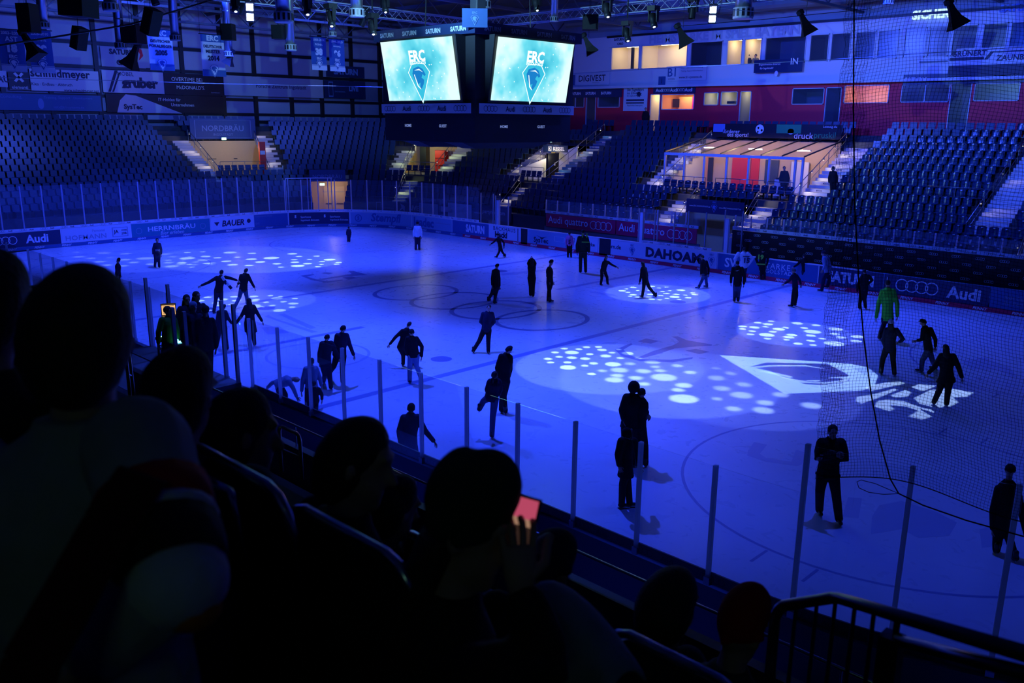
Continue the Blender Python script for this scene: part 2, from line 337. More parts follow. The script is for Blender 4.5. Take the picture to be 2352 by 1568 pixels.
panel(462, 549, 497, 488, PANELW, 'advertising_board', 'white board lettered Bauer in slanted dark capitals', lambda w, h: [(join_geo(fit(T_('BAUER', .03, 1, .2), w=w*.52, cx=.05), poly_geo([(-w*.42,.12),(-w*.3,.12),(-w*.36,-.15)]), disc_geo(w*.38, .05, .15)), INK)])
panel(550, 651, 488, 485, DBLUE, 'advertising_board', 'dim blue board with one faint line of small lettering', lambda w, h: [(join_geo(fit(T_('ROSENKELLER HALBES'), w=w*.5, cx=-w*.2, cy=.3), fit(T_('EVS'), h=.14, cx=-w*.4, cy=-.2)), GREYI)])
panel(653, 801, 485, 487, NAVY, 'advertising_board', 'dark board lettered Sparkasse Ingolstadt Eichstätt twice over', lambda w, h: [(join_geo(*[join_geo(fit(T_('Sparkasse', .01), w=w*.17, cx=c, cy=.08), fit(T_('Ingolstadt Eichstätt', .01), w=w*.3, cx=c+.3, cy=-.15), fit(T_('S', .06), h=.22, cx=c-.75, cy=.15)) for c in (-w*.22, w*.26)]), INKW)])
panel(803, 910, 487, 497, LBLUE, 'advertising_board', 'light blue board lettered Stempfl beside a round S sign', lambda w, h: [(join_geo(fit(T_('Stempfl', .03, 1, .2), w=w*.5, cx=.3), ring_geo(-w*.38, 0, .27, .06), fit(T_('S', .05), h=.28, cx=-w*.38)), DBLUE)])
panel(911, 996, 497, 508, LBLUE, 'advertising_board', 'light blue board lettered leadec behind the white-jacketed skater', lambda w, h: [(join_geo(fit(T_('leadec', .04), w=w*.5, cx=-w*.2)), DBLUE), (fit(T_('Stadtwerke Service'), w=w*.35, cx=w*.28, cy=.1), GREYI)])
panel(998, 1090, 508, 518, DBLUE, 'advertising_board', 'dark blue board lettered Saturn in the far corner', lambda w, h: [(fit(T_('SATURN', .05), w=w*.5, h=.55, cx=.5), INKW)])
panel(1091, 1165, 518, 527, PANELW, 'advertising_board', 'white board lettered Backhaus Hackl', lambda w, h: [(join_geo(fit(T_('BACKHAUS', 0, 1.1), w=w*.7, cy=.24), fit(T_('Hackl', .05), h=.4, cx=-.3, cy=-.15), bar_geo(w*.42, -.4, w*.44, .4)), INK)])
panel(1185, 1280, 529, 541, LBLUE, 'advertising_board', 'light blue board lettered SysTec under a small swoosh', lambda w, h: [(join_geo(fit(T_('SysTec', .03), w=w*.36, cx=-w*.17, cy=-.2), poly_geo([(-w*.3,.15),(-w*.15,.02),(0,.12),(-w*.15,-.03)])), INK), (outline_geo([(w*.15,-.1),(w*.4,-.1),(w*.4,.2),(w*.15,.2)], .1), PANELW)])
panel(1281, 1345, 541, 550, PANELW, 'advertising_board', 'white board lettered Stadtbäckern de with a small box sign', lambda w, h: [(join_geo(outline_geo([(-w*.42,0),(-w*.3,0),(-w*.3,.25),(-w*.42,.25)], .2), fit(T_('stadtwerke', .02), w=w*.6, cx=.2, cy=0)), INK)])
panel(1367, 1632, 553, 583, PANELW, 'advertising_board', 'long white board lettered Dahoam between two club shields', lambda w, h: [(join_geo(fit(T_('DAHOAM', .05, 1.05), w=w*.5, h=.58, cx=w*.12), fit(T_('ern.de', .02), w=w*.12, cx=-w*.43, cy=.05)), INK), (join_geo(club_geo(-w*.26, -.05, .42), club_geo(w*.455, -.02, .42)), DBLUE)])
panel(1634, 1868, 583, 612, DBLUE, 'advertising_board', 'blue board lettered SWI Starke Ingolstadt behind the jersey wearers', lambda w, h: [(join_geo(fit(T_('SWI', .02), h=.5, cx=-w*.32), fit(T_('STARKE', .005, 1.15), w=w*.28, cx=w*.1, cy=.12), fit(T_('INGOLSTADT', .005, 1.15), w=w*.36, cx=w*.12, cy=-.16)), INKW)])
tS = [TP(1870, 612), TP(2003, 636), TP(2247, 670)]
panel(0, 0, 0, 0, NAVY, 'advertising_board', 'navy board lettered Saturn in tall white capitals, seen by the net edge', lambda w, h: [(fit(T_('SATURN', .05), w=w*.72, h=.55, cx=0), INKW)], t=(tS[0], tS[1]))
panel(0, 0, 0, 0, NAVY, 'advertising_board', 'navy board lettered Audi behind four big rings, seen through the net', lambda w, h: [(join_geo(four_rings(-w*.17, .02, .29, .16), fit(T_('Audi', .03), h=.55, cx=w*.27), bar_geo(-w*.47, -.3, -w*.462, .3)), INKW)], t=(tS[1], tS[2]))
panel(0, 0, 0, 0, DBLUE, 'advertising_board', 'dull blue board with small faded lettering at the right picture edge', lambda w, h: [(join_geo(fit(T_('BSH Gebäudereinigung'), w=w*.6, cx=-.1, cy=.05), fit(T_('Ihr Partner seit 1990'), w=w*.6, cx=-.1, cy=-.15)), GREYI)], t=(tS[2], 60.8))
mb = MB(); ribbon(mb, P, 36.0, 36.85, .0, .1, 1.1, 1, 0, .03); tag(mb.build('board_gate', DARKP), 'dark player gate between two white boards', 'gate')
mb = MB(); ribbon(mb, P, 29.55, 30.1, .0, .1, 1.1, 1, 0, .03); tag(mb.build('board_gate', DARKP), 'dark player gate beside the Hackl board', 'gate')
# kick plate with its repeated word
KR = mat('kickplate_red', (.75,.01,.08), .4)
mb = MB(); ribbon(mb, P, 24, 60.8, .0, .012, .2, .6, 0, .02); kp = tag(mb.build('kickplate', KR), 'red kick strip lettered Penny along the foot of the far boards', 'kick strip')
mb = MB(); g = fit(T_('PENNY', .03, 1, .25), h=.13); t = 24.5
while t < 60: mb.geo(g, lambda x, y: P(t+x, -.006, .107+y)); t += 1.55
mb.build('lettering', INKW, kp)
mb = MB(); ribbon(mb, P, -14.9, 24, .0, .012, .2, .6, 0, .02); kp = tag(mb.build('kickplate', DBLUE), 'kick strip lettered Penny round the far left end, blue light put in its colour', 'kick strip')  # red strip coloured blue here for the blue light falling on it
mb = MB(); t = -14.2
while t < 24: mb.geo(g, lambda x, y: P(t+x, -.006, .107+y)); t += 1.55
mb.build('lettering', INKW, kp)
# Audi strips at the foot of the glass
SG = join_geo(four_rings(-.26, 0, .06, .16, 10), fit(T_('Audi', .03), h=.09, cx=.2))
def strips(fn, t0, t1, d, z, label, pitch=1.16, hh=.075, sgn=-1, where='', m_=None):
    n = max(1, round((t1-t0)/pitch)); w_ = (t1-t0)/n; mb = MB()
    ribbon(mb, fn, t0, t1, d, z-hh, z+hh, .58, 0, .03); o = tag(mb.build('sponsor_strip', m_ or STRIP), label, 'sign strip')
    mb = MB()
    for i in range(n):
        tm = t0+w_*(i+.5); mb.geo(SG, lambda x, y: fn(tm+x, d+(-.004 if sgn < 0 else .034), z+y))
    mb.build('lettering', INK, o); return o
strips(P, -14.9, 25.6, .02, 1.21, 'white strip of repeated rings and Audi words under the glass of the far left end')
strips(P, TP(1455, 556, 1.2), TP(1610, 578, 1.2), .02, 1.21, 'short white strip of repeated Audi words above the Dahoam board')
# ---------------------------------------------------------------- glass and posts
def glass_run(fn, ts, d, z0, ztop, label, group, post_w=.035, gm=None):
    for i, (a, b) in enumerate(zip(ts, ts[1:])):
        c = fn(a, d, 0); q = fn(a+.01, d, 0)-fn(a-.01, d, 0); q.normalize(); nn = V((-q.y, q.x, 0))
        r_ = empty('glass_barrier', (c.x, c.y, z0), label, 'glass barrier', group)
        mb = MB(); ribbon(mb, fn, a+.045, b-.045, d, z0, ztop, .7, 0, .012); mb.build('pane', gm or (EGLASS if fn is P else RGLASS), r_)
        p_ = MB().obox((c.x, c.y, (z0+ztop)/2+.01), q*post_w, nn*.035, V((0,0,(ztop-z0)/2))).build('post', POSTM, r_)
        MB().obox((c.x, c.y, z0+.06), q*(post_w+.02), nn*.05, V((0,0,.06))).build('post_foot', METAL, p_)
def frange(a, b, st):
    n = int(round((b-a)/st)); return [a+(b-a)*i/n for i in range(n+1)]
glass_run(P, frange(-14.5, 6.4, 1.16), .08, 1.12, 3.75, 'tall clear glass bay with its metal post above the straight left end boards', 'tall glass bays above the left end boards')
glass_run(P, frange(6.4, 25.6, 1.2), .08, 1.12, 3.45, 'clear glass bay with its metal post above the curved far corner boards', 'glass bays round the far corner')
# ---------------------------------------------------------------- stands
DR, ZR, D0, Z0 = .78, .37, 2.8, 1.55
NR = 16
def dk(k): return D0+DR*k
def zk(k): return Z0+ZR*k
VOM = [(7.0, 9.35, 6, 12), (14.95, 16.65, 6, 11), (22.0, 25.1, 6, 12), (35.0, 44.6, 6, 13), (10.95, 12.7, 0, 5), (38.6, 42.7, 0, 4)]
STAIRS = [(6.72, 5, 13, 1.15, ''), (9.58, 5, 14, 1.2, ''), (14.72, 5, 11, 1.3, ''), (16.95, 5, 12, 1.3, ''), (15.85, 0, 5, 1.1, ''),
          (21.2, 5, 13, 1.4, ''), (25.75, 5, 15, 1.4, 'KESSEL'), (24.2, 0, 5, 1.1, ''), (34.3, 5, 14, 1.4, 'BÜCHL'), (45.35, 5, 14, 1.5, 'BÜCHL'),
          (37.9, 0, 5, 1.3, 'BÜCHL'), (43.5, 0, 5, 1.4, 'BÜCHL'), (55.3, 3, 14, 1.5, ''), (57.9, 0, 3, 1.2, '')]
STEPM = mat('stair_white_paint', (.62,.62,.64), .55)
STEPD = mat('stair_grey_tread', (.13,.13,.15), .7)
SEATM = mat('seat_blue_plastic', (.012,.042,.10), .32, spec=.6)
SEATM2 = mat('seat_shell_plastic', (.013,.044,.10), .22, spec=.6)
def in_vom(t, k):
    for a, b, k0, k1 in VOM:
        if a <= t <= b and k0 <= k < k1: return True
    return False
mb = MB()
T0, T1 = -15.5, 61.5
ts = [T0]; t = T0
brk = sorted([v for a, b, _, _ in VOM for v in (a, b)])
while t < T1:
    n = t+.75
    for q in brk:
        if t+1e-6 < q < n: n = q; break
    t = n; ts.append(t)
for k in range(NR):
    for a, b in zip(ts, ts[1:]):
        c = (a+b)/2
        if in_vom(c, k): continue
        d0, d1, z = dk(k), dk(k+1), zk(k)
        zl = zk(k-1) if k else 0
        if in_vom(c, k-1): zl = z-.45
        mb.add([P(a,d0,z), P(b,d0,z), P(b,d1,z), P(a,d1,z)], [(0,1,2,3)])
        mb.add([P(a,d0,zl), P(b,d0,zl), P(b,d0,z), P(a,d0,z)], [(0,1,2,3)])
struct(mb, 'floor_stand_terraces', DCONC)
mb = MB(); big = [(-46.5, -16), (-46.5, 31.5), (42, 31.5)]
for a, b in zip(ts, ts[1:]):
    def cl(p): return V((max(p.x, -46.5), min(p.y, 31.5), 7.1))
    mb.add([P(a, dk(NR), 7.1), P(b, dk(NR), 7.1), cl(P(b, 40)), cl(P(a, 40))], [(0,1,2,3)])
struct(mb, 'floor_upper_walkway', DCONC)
mb = MB(); mb.box((-47, -34, -.12), (42, 32, -.06)); struct(mb, 'floor', CONC)
# vomitory shells
CREAM = mat('cream_wall_paint', (.78,.58,.24), .8, noise=.05)
WALLW = mat('white_wall_paint', (.7,.7,.68), .8)
def warm(loc, e, col=(1, .72, .36), r=.25, tgt=None, name='warm_lamp', cone=150):
    if tgt is None:
        l = bpy.data.lights.new(name, 'POINT'); l.energy = e; l.color = col; l.shadow_soft_size = r
        o = bpy.data.objects.new(name, l); C.objects.link(o); o.location = loc; return o
    return spot(name, loc, tgt, e, col, math.radians(cone), 1, r)
for i, (a, b, k0, k1) in enumerate(VOM):
    mb = MB(); zf = 3.5 if k0 else .0; d0 = dk(k0); d1 = dk(k1); zt = zk(k1)-.02
    for t_ in (a, b):
        for k in range(k0, k1): mb.add([P(t_, dk(k), zf-.3), P(t_, dk(k+1), zf-.3), P(t_, dk(k+1), zk(k)), P(t_, dk(k), zk(k))], [(0,1,2,3)])
    mb.add([P(a, d1, zf-.3), P(b, d1, zf-.3), P(b, d1, zt), P(a, d1, zt)], [(0,1,2,3)])
    struct(mb, 'wall_passage', CREAM if i in (0, 1, 2) else WALLW if k0 else CREAM)
    mb = MB()
    if k0: mb.hexa([P(a,d0-.1,zf-.08), P(b,d0-.1,zf-.08), P(b,d1,zf-.08), P(a,d1,zf-.08), P(a,d0-.1,zf), P(b,d0-.1,zf), P(b,d1,zf), P(a,d1,zf)])
    else: mb.hexa([P(a,d0-.1,.0), P(b,d0-.1,.0), P(b,d1,.0), P(a,d1,.0), P(a,d0-.1,.03), P(b,d0-.1,.03), P(b,d1,.03), P(a,d1,.03)])
    struct(mb, 'floor_passage', CONC)
# door leaf helper on a passage back wall (or any run surface)
def fbox(mb, t0, t1, d0, d1, z0, z1, mi=0): return mb.hexa([P(t0,d0,z0), P(t1,d0,z0), P(t1,d1,z0), P(t0,d1,z0), P(t0,d0,z1), P(t1,d0,z1), P(t1,d1,z1), P(t0,d1,z1)], mi)
def fgeo(mb, g, tm, d, zc, k=None):
    k = k or 1
    return mb.geo(g, lambda x, y: P(tm+x/k, d, zc+y))
DOORP = mat('door_beige_paint', (.82,.62,.30), .55); GREENX = emat('exit_sign_glow', (.45, 1, .62), 5); EXW = emat('exit_sign_white', (1, 1, .9), 9)
def exit_sign(t, d, z, label):
    r_ = empty('exit_sign', P(t, d, z), label, 'exit sign')
    b = MB(); fbox(b, t-.2/tscale(t,d), t+.2/tscale(t,d), d-.03, d+.03, z, z+.2); b.build('housing', WHITE, r_)
    b = MB(); fbox(b, t-.18/tscale(t,d), t+.18/tscale(t,d), d-.04, d-.032, z+.02, z+.18); b.build('light_panel', GREENX, r_)
    b = MB(); fgeo(b, join_geo(bar_geo(-.1,-.01,.02,.01), poly_geo([(.02,-.04),(.08,0),(.02,.04)])), t, d-.045, z+.1, tscale(t,d)); b.build('arrow', WHITE, r_)
# T5 door (V1)
k_ = tscale(8, 12)
r_ = empty('passage_door', P(8.1, 12.0, 3.5), 'beige double door marked T 5 in the left upper passage', 'door')
b = MB(); fbox(b, 7.45, 8.12, 12.06, 12.12, 3.5, 5.75); b.build('door_leaf', DOORP, r_)
b = MB(); fbox(b, 8.13, 8.72, 12.06, 12.12, 3.5, 5.75); b.build('door_leaf', DOORP, r_)
b = MB(); fbox(b, 7.6, 8.0, 11.98, 12.03, 4.5, 4.55); b.build('panic_bar', DMET, r_)
b = MB(); fbox(b, 8.22, 8.6, 11.98, 12.03, 4.5, 4.55); b.build('panic_bar', DMET, r_)
b = MB(); fgeo(b, fit(text_geo('T 5', .02), h=.22), 8.0, 12.04, 5.35, k_); b.build('lettering', INK, r_)
b = MB(); fbox(b, 8.95, 9.2, 7.6, 7.9, 3.5, 6.0); tag(b.build('fire_cabinet_column', mat('signal_red', (.8,.03,.02), .5)), 'red column with small notices beside the T 5 door', 'column')
b = MB(); fbox(b, 8.97, 9.17, 7.57, 7.595, 5.0, 5.3); tag(b.build('notice', WHITE), 'white notice taped to the red column', 'notice')
exit_sign(8.15, 11.7, 6.05, 'glowing exit sign above the T 5 door')
warm(P(8.1, 9.2, 5.8), 55)
warm(P(8.7, 8.2, 5.4), 18)
# V2 ground level door
r_ = empty('passage_door', P(11.9, dk(5)-.1, 0), 'beige double door at ice level, left of the far corner', 'door')
for a, b_ in ((11.55, 12.02), (12.04, 12.5)):
    b = MB(); fbox(b, a, b_, dk(5)-.12, dk(5)-.06, .05, 2.5); b.build('door_leaf', DOORP, r_)
    b = MB(); fbox(b, a+.08, b_-.08, dk(5)-.2, dk(5)-.15, 1.1, 1.15); b.build('panic_bar', DMET, r_)
b = MB(); fgeo(b, fit(text_geo('Rauchen verboten', .0), h=.16), 12.02, dk(5)-.14, 2.1, tscale(12, 6)); b.build('lettering', GREYI, r_)
exit_sign(11.5, dk(4)-.2, 2.62, 'glowing exit sign over the ice level door')
warm(P(12.0, 5.4, 2.4), 30)
b = MB(); fbox(b, 10.95, 12.7, dk(4)-.1, dk(5), 2.95, 3.1); b.build('lintel', DCONC).update() if 0 else struct(b, 'wall_lintel', DCONC)
# V3 corner passage
r_ = empty('locker_cabinet', P(16.1, 10.6, 3.5), 'bright red cabinet with shelves in the corner passage', 'cabinet')
b = MB(); fbox(b, 15.95, 16.35, 10.2, 10.9, 3.5, 5.35); b.build('body', mat('signal_red', (0, 0, 0)), r_)
for z in (4.1, 4.7): b = MB(); fbox(b, 15.97, 16.33, 10.15, 10.19, z, z+.04); b.build('shelf_edge', DARKP, r_)
b = MB(); fbox(b, 15.3, 15.55, 10.4, 11.3, 3.5, 5.6); tag(b.build('open_door_leaf', DMET), 'dark door standing open in the corner passage', 'door')
warm(P(15.8, 8.9, 5.6), 55, (1, .95, .5)); warm(P(15.1, 7.9, 5.3), 12, (.8, 1, .35))
# V4 Kessel passage
r_ = empty('kessel_sign', P(23.6, 9.3, 6.0), 'dark sign lettered Kessel over the passage right of the scoreboard', 'sign')
b = MB(); fbox(b, 22.6, 25.05, 9.6, 9.66, 5.55, 6.05); b.build('panel', NAVY, r_)
b = MB(); fgeo(b, join_geo(fit(text_geo('KESSEL', .03), h=.28, cx=.3), outline_geo([(-.75,-.17),(-.45,-.17),(-.45,.17),(-.75,.17)], .2), fit(text_geo('K', .03), h=.2, cx=-.6)), 23.9, 9.59, 5.8); b.build('lettering', INKW, r_)
exit_sign(23.2, 9.7, 6.25, 'glowing exit sign over the Kessel passage')
b = MB(); fbox(b, 24.2, 24.4, 8.2, 9.4, 3.5, 5.5); tag(b.build('pillar', DMET), 'dark square pillar in the Kessel passage', 'pillar')
b = MB(); b.add([P(22.0,7.6,3.5), P(24.2,11.8,3.5), P(24.2,11.8,6.0), P(22.0,7.6,4.3)], [(0,1,2,3)]); struct(b, 'wall_ramp', WALLW)
b = MB(); fbox(b, 22.9, 23.3, 10.2, 10.24, 4.4, 5.7); tag(b.build('notice_board', mat('cork', (.35,.25,.08), .8)), 'brown notice board on the white passage wall', 'notice board')
warm(P(23.6, 9.0, 5.3), 55, (1, .85, .55)); warm(P(24.7, 8.3, 5.2), 18, (1, .85, .6))
# banners over the passages
BLUEB = mat('banner_blue', (.02,.08,.26), .6)
def banner_box(t0, t1, d, z0, z1, m_, label, gs, name='banner', cat='banner', th=.05):
    r_ = empty(name, P((t0+t1)/2, d, z0), label, cat)
    b = MB()
    n = 4
    for i in range(n): fbox(b, t0+(t1-t0)*i/n, t0+(t1-t0)*(i+1)/n, d, d+th, z0, z1)
    b.build('panel', m_, r_)
    for g, mm in gs: b = MB(); fgeo(b, g, (t0+t1)/2, d-.012, (z0+z1)/2, tscale((t0+t1)/2, d)); b.build('lettering', mm, r_)
    return r_
FAINT = mat('faded_blue_ink', (.14,.26,.6), .6)
banner_box(7.1, 9.3, 12.2, 6.1, 7.75, BLUEB, 'dark blue banner lettered Nordbräu Ingolstadt above the T 5 door', [(join_geo(fit(text_geo('NORDBRÄU', .01), w=3.4, cy=.1), fit(text_geo('INGOLSTADT'), w=1.6, cy=-.45), outline_geo([(-2.3,-.7),(2.3,-.7),(2.3,.7),(-2.3,.7)], .02)), FAINT)])
banner_box(10.9, 12.65, 5.2, 3.0, 3.9, BLUEB, 'dark blue banner lettered Nordbräu over the ice level door', [(fit(text_geo('NORDBRÄU', .01), w=2.3, cy=-.05), FAINT)])
# ------------------------------------------------ lounge (V5)
LO0, LO1, LD = 35.0, 44.6, 7.75
zg = 5.75
r_ = empty('lounge_front', P(39.8, LD, 3.5), 'white framed glass lounge front with slanted glass roof in the far stand', 'glazed lounge')
FR = mat('white_frame_paint', (.55,.57,.62), .45)
xs = [35.05, 36.55, 38.0, 39.6, 41.1, 42.45, 44.1, 44.55]
b = MB()
for x in xs: fbox(b, x-.06, x+.06, LD-.06, LD+.06, 3.5, zg)
b.build('mullion', FR, r_); b = MB(); fbox(b, 35, 44.6, LD-.08, LD+.08, zg, zg+.16); b.build('head_rail', FR, r_)
b = MB(); fbox(b, 35, 44.6, LD-.05, LD+.05, 3.5, 3.62); b.build('sill_rail', FR, r_)
LG = glass_mat('window_glass', (.95,.97,1), .1, .02, rg=.25)
for a, c in zip(xs, xs[1:]):
    b = MB(); fbox(b, a+.07, c-.07, LD-.01, LD+.01, 3.63, zg-.01); b.build('pane', LG, r_)
b = MB(); n = 7; da, za, db, zb = LD, zg+.16, 12.6, 6.75
for i in range(n+1):
    x = 35+9.6*i/n; b.tube([P(x, da, za+.04), P(x, db, zb+.04)], .05, 4)
b.build('roof_bar', DMET, r_)
for i in range(n):
    x = 35+9.6*i/n; b = MB(); b.add([P(x+.06,da,za), P(x+1.31,da,za), P(x+1.31,db,zb), P(x+.06,db,zb)], [(0,1,2,3)]); b.build('roof_pane', LG, r_)
ORG = mat('orange_wall', (.8,.35,.1), .8)
mb = MB(); mb.box((P(35,0).x+.05, 15+12.5, 3.5), (P(44.6,0).x-.05, 15+12.6, 6.68)); struct(mb, 'wall_lounge', mat('lounge_wall_paint', (.62,.44,.24), .8))
def lbox(px0, px1, z0, z1, m_, name, label, cat, d=12.4, th=.08):
    x0, x1 = at(px0, 400, Y=15+d).x, at(px1, 400, Y=15+d).x
    return tag(MB().box((x0, 15+d, z0), (x1, 15+d+th, z1)).build(name, m_), label, cat)
REDW = mat('lounge_red', (.75,.02,.03), .6)
lbox(1680, 1722, 3.5, 5.6, REDW, 'wall_panel', 'red panel on the lounge back wall behind the second bay', 'panel')
lbox(1724, 1742, 3.5, 5.6, mat('signal_red', (0,0,0)), 'wall_panel', 'narrow dark red panel on the lounge back wall', 'panel')
lbox(1603, 1632, 3.5, 5.6, ORG, 'wall_panel', 'orange panel at the left end of the lounge', 'panel')
lbox(1625, 1636, 3.9, 5.5, DMET, 'wall_poster', 'tall dark poster on the orange lounge panel', 'poster', d=12.34, th=.04)
lbox(1756, 1786, 4.0, 5.5, mat('slate_board', (.03,.05,.09), .5), 'notice_board', 'dark slate board in the middle of the lounge', 'notice board')
lbox(1666, 1668, 3.5, 5.6, DMET, 'door_frame_strip', 'thin dark frame by the red lounge panel', 'frame')
lbox(1816, 1856, 3.5, 5.45, WALLW, 'lounge_door', 'pale door behind the standing man in the lounge', 'door', d=12.2)
lbox(1780, 1810, 3.5, 4.5, WHITE, 'counter', 'white counter with a dark tray inside the lounge', 'counter', d=8.9, th=.5)
lbox(1783, 1808, 4.5, 4.62, DMET, 'tray', 'dark tray lying on the white lounge counter', 'tray', d=8.95, th=.4)
for x in (36.5, 39.8, 43.0):
    lp = empty('ceiling_lamp', P(x, 10.8, 6.2), ['strip lamp over the orange end of the lounge', 'strip lamp over the middle of the lounge', 'strip lamp over the right end of the lounge'][(36.5, 39.8, 43.0).index(x)], 'lamp')
    b = MB(); fbox(b, x-.5, x+.5, 10.7, 10.85, 6.18, 6.24); b.build('housing', WHITE, lp); b = MB(); fbox(b, x-.45, x+.45, 10.72, 10.83, 6.16, 6.178); b.build('tube', emat('warm_tube', (1, .8, .5), 8), lp)
    warm(P(x, 10.5, 6.05), 85, (1, .58, .22) if x < 38 else (1, .66, .36), .05)
r_ = banner_box(35.2, 44.3, 13.0, 6.85, 7.75, DARKP, 'dark wide banner with förderer des sports and druck lettering above the lounge', [(join_geo(fit(text_geo('förderer', .01), w=1.3, cx=-3.1, cy=-.05), fit(text_geo('des sports!', .01), w=1.6, cx=-2.6, cy=-.3), fit(text_geo('druck', .0), w=1.3, cx=2.1, cy=-.25), fit(text_geo('Leistung die', .0), w=.9, cx=3.8, cy=.3)), INKW), (fit(text_geo('pruskil', .0), w=1.4, cx=3.5, cy=-.25), mat('green_print', (.02,.3,.12), .5)), (bar_geo(.2,-.12,1.9,.43), mat('green_print', (0,0,0))), (disc_geo(-1.0, .12, .3, 20), INKW), (disc_geo(1.2, .0, .22, 20, .18), INKW), (join_geo(disc_geo(-1.1, .2, .08, 6), disc_geo(-.85, .05, .08, 6), disc_geo(-1.12, -.05, .07, 6)), INK), (bar_geo(-4.5,-.1,-3.6,.42), FAINT)])
# lower tunnel banner (V6) and its dark side
banner_box(38.7, 42.6, 4.9, 2.55, 3.35, NAVY, 'navy banner with club shield and web address over the players tunnel', [(join_geo(fit(text_geo('www.ERC-INGOLSTADT.de', .01), w=1.45, cx=-1.0), fit(text_geo('www.ERC-INGOLSTADT.de', .01), w=1.45, cx=1.05)), INKW), (club_geo(0, -.03, .42), FAINT)])
# ------------------------------------------------ stairs
lab_st = {6.72:'lit stair left of the T 5 door', 9.58:'narrow lit stair right of the T 5 door', 14.72:'greenish lit stair left of the corner passage', 16.95:'greenish lit stair right of the corner passage', 15.85:'short lower stair below the corner passage', 21.2:'lit stair left of the Kessel passage', 25.75:'stair with dark lettered risers right of the Kessel passage', 24.2:'short lower stair below the Kessel passage', 34.3:'white stair lettered Büchl left of the lounge', 45.35:'white stair lettered Büchl right of the lounge', 37.9:'lower white stair lettered Büchl left of the players tunnel', 43.5:'lower white stair lettered Büchl right of the players tunnel', 55.3:'lit stair at the right picture edge behind the net', 57.9:'lowest stair at the right picture edge'}
RAILM = mat('rail_steel', (.3,.33,.38), .3, .9)
def rail(pts, name, label, post_h=.95, r=.022, mid=True, posts=None, every=1.3, lamp=False, group=None, mt=None):
    """pts: floor points; handrail runs post_h above them"""
    o = empty(name, pts[0], label, 'railing', group); up = V((0,0,post_h)); mt = mt or RAILM
    MB().tube([V(p)+up for p in pts], r, 8).build('handrail', mt, o, True)
    if mid: MB().tube([V(p)+up*.5 for p in pts], r*.6, 6).build('mid_rail', mt, o, True)
    for a, b in zip(pts, pts[1:]):
        a, b = V(a), V(b); n = max(1, int(round((b-a).length/every)))
        for i in range(n+(b == V(pts[-1]))):
            q = a+(b-a)*i/n; MB().tube([q, q+up], r*.8, 6).build('post', mt, o)
    return o
LEDM = emat('stair_led', (1, .88, .7), 2.0)
for (tc, k0, k1, w_, txt) in STAIRS:
    mb = MB(); tl = MB(); hw = w_/2/tscale(tc, dk(k0+2))
    a, b = tc-hw, tc+hw
    for k in range(k0, k1):
        z = zk(k-1) if k else 0
        if k: fbox(mb, a, b, dk(k)-.39, dk(k)+.005, z+.002, z+ZR/2); mb.m[-5] = 1
        fbox(mb, a, b, dk(k)-.008, dk(k)+.38, z+(ZR/2 if k else 0)+.001, zk(k)+.004); mb.m[-5] = 1
        if txt:
            g = fit(text_geo(txt, .03, 1.05), h=.10); fgeo(tl, g, tc+.1, dk(k)-.012, zk(k)-.09)
    st = tag(mb.build('stair_flight', [DBLUE if txt == 'KESSEL' else STEPM, STEPD]), lab_st[tc], 'stairs')
    if txt: tl.build('lettering', INKW if txt == 'KESSEL' else INK, st)
    zz = lambda k: (zk(k-1) if k else .0)
    side = -1 if tc in (6.72, 34.3, 21.2, 14.72) else 1
    inner = b+.03 if side < 0 else a-.03
    if tc in (37.9,): inner = b+.03
    if tc in (43.5, 15.85, 24.2, 57.9): inner = a-.03
    hr = rail([P(inner, dk(k0)-.1, zz(k0)+.02), P(inner, dk(k1-1)+.2, zk(k1-1))], 'stair_rail', 'steel handrail along the '+lab_st[tc], .9, .025, True, every=1.25)
    # low step lamps on the rail posts
    n = (5 if txt == 'BÜCHL' else 3) if k1-k0 > 6 else 3 if txt else 2
    for i in range(n):
        f = (i+.6)/n; kk = k0+(k1-k0)*f; p = P(inner, dk(kk), zk(kk-1)+1.05)
        MB().lathe(p-V((0,0,.12)), [(.03,0),(.045,.1),(.045,.13),(.01,.14)], 8).build('step_lamp', METAL, hr)
        MB().lathe(p-V((0,0,.15)), [(.028,0),(.028,.03)], 8).build('lamp_lens', LEDM, hr)
        q = P(tc, dk(kk), zk(kk-1)+.3)
        col = (.85, 1, .4) if tc in (14.72, 15.85) else (.8, 1, .5) if tc == 16.95 else (1, .84, .62)
        warm(tuple(p+(q-p).normalized()*.12+V((0,0,.05))), {'BÜCHL': 62}.get(txt, 45 if tc < 50 else 14), col, .05, tgt=tuple(q), name='step_light', cone=120)
# guard rails at the passages
def prail(t0, t1, d, z, label): rail([P(t0,d,z), P((t0+t1)/2,d,z), P(t1,d,z)], 'guard_rail', label, 1.0, .022, True, every=.9)
prail(7.2, 9.3, 7.3, 3.5, 'guard rail in front of the T 5 door'); prail(15.2, 16.6, 7.3, 3.5, 'guard rail before the corner passage'); prail(22.4, 24.8, 7.3, 3.5, 'guard rail before the Kessel passage')
prail(35.3, 38.7, 6.9, 3.5, 'guard rail before the left half of the lounge'); prail(39.2, 42.6, 7.2, 3.5, 'guard rail before the middle of the lounge'); prail(42.9, 44.5, 6.9, 3.5, 'guard rail before the standing man in the lounge')
prail(51.6, 54.4, 7.6, 3.7, 'guard rail left of the stair at the right picture edge')
r_ = empty('glass_balustrade', P(10.1, 6.9, 3.5), 'glazed balustrade between the T 5 door and the lower banner', 'balustrade')
for i in range(4):
    a = 9.45+i*.37; b = MB(); fbox(b, a+.02, a+.35, 6.9, 6.92, 3.1, 4.05); b.build('pane', RGLASS, r_)
    b = MB(); fbox(b, a-.02, a+.02, 6.88, 6.94, 3.0, 4.15); b.build('post', ALU, r_)
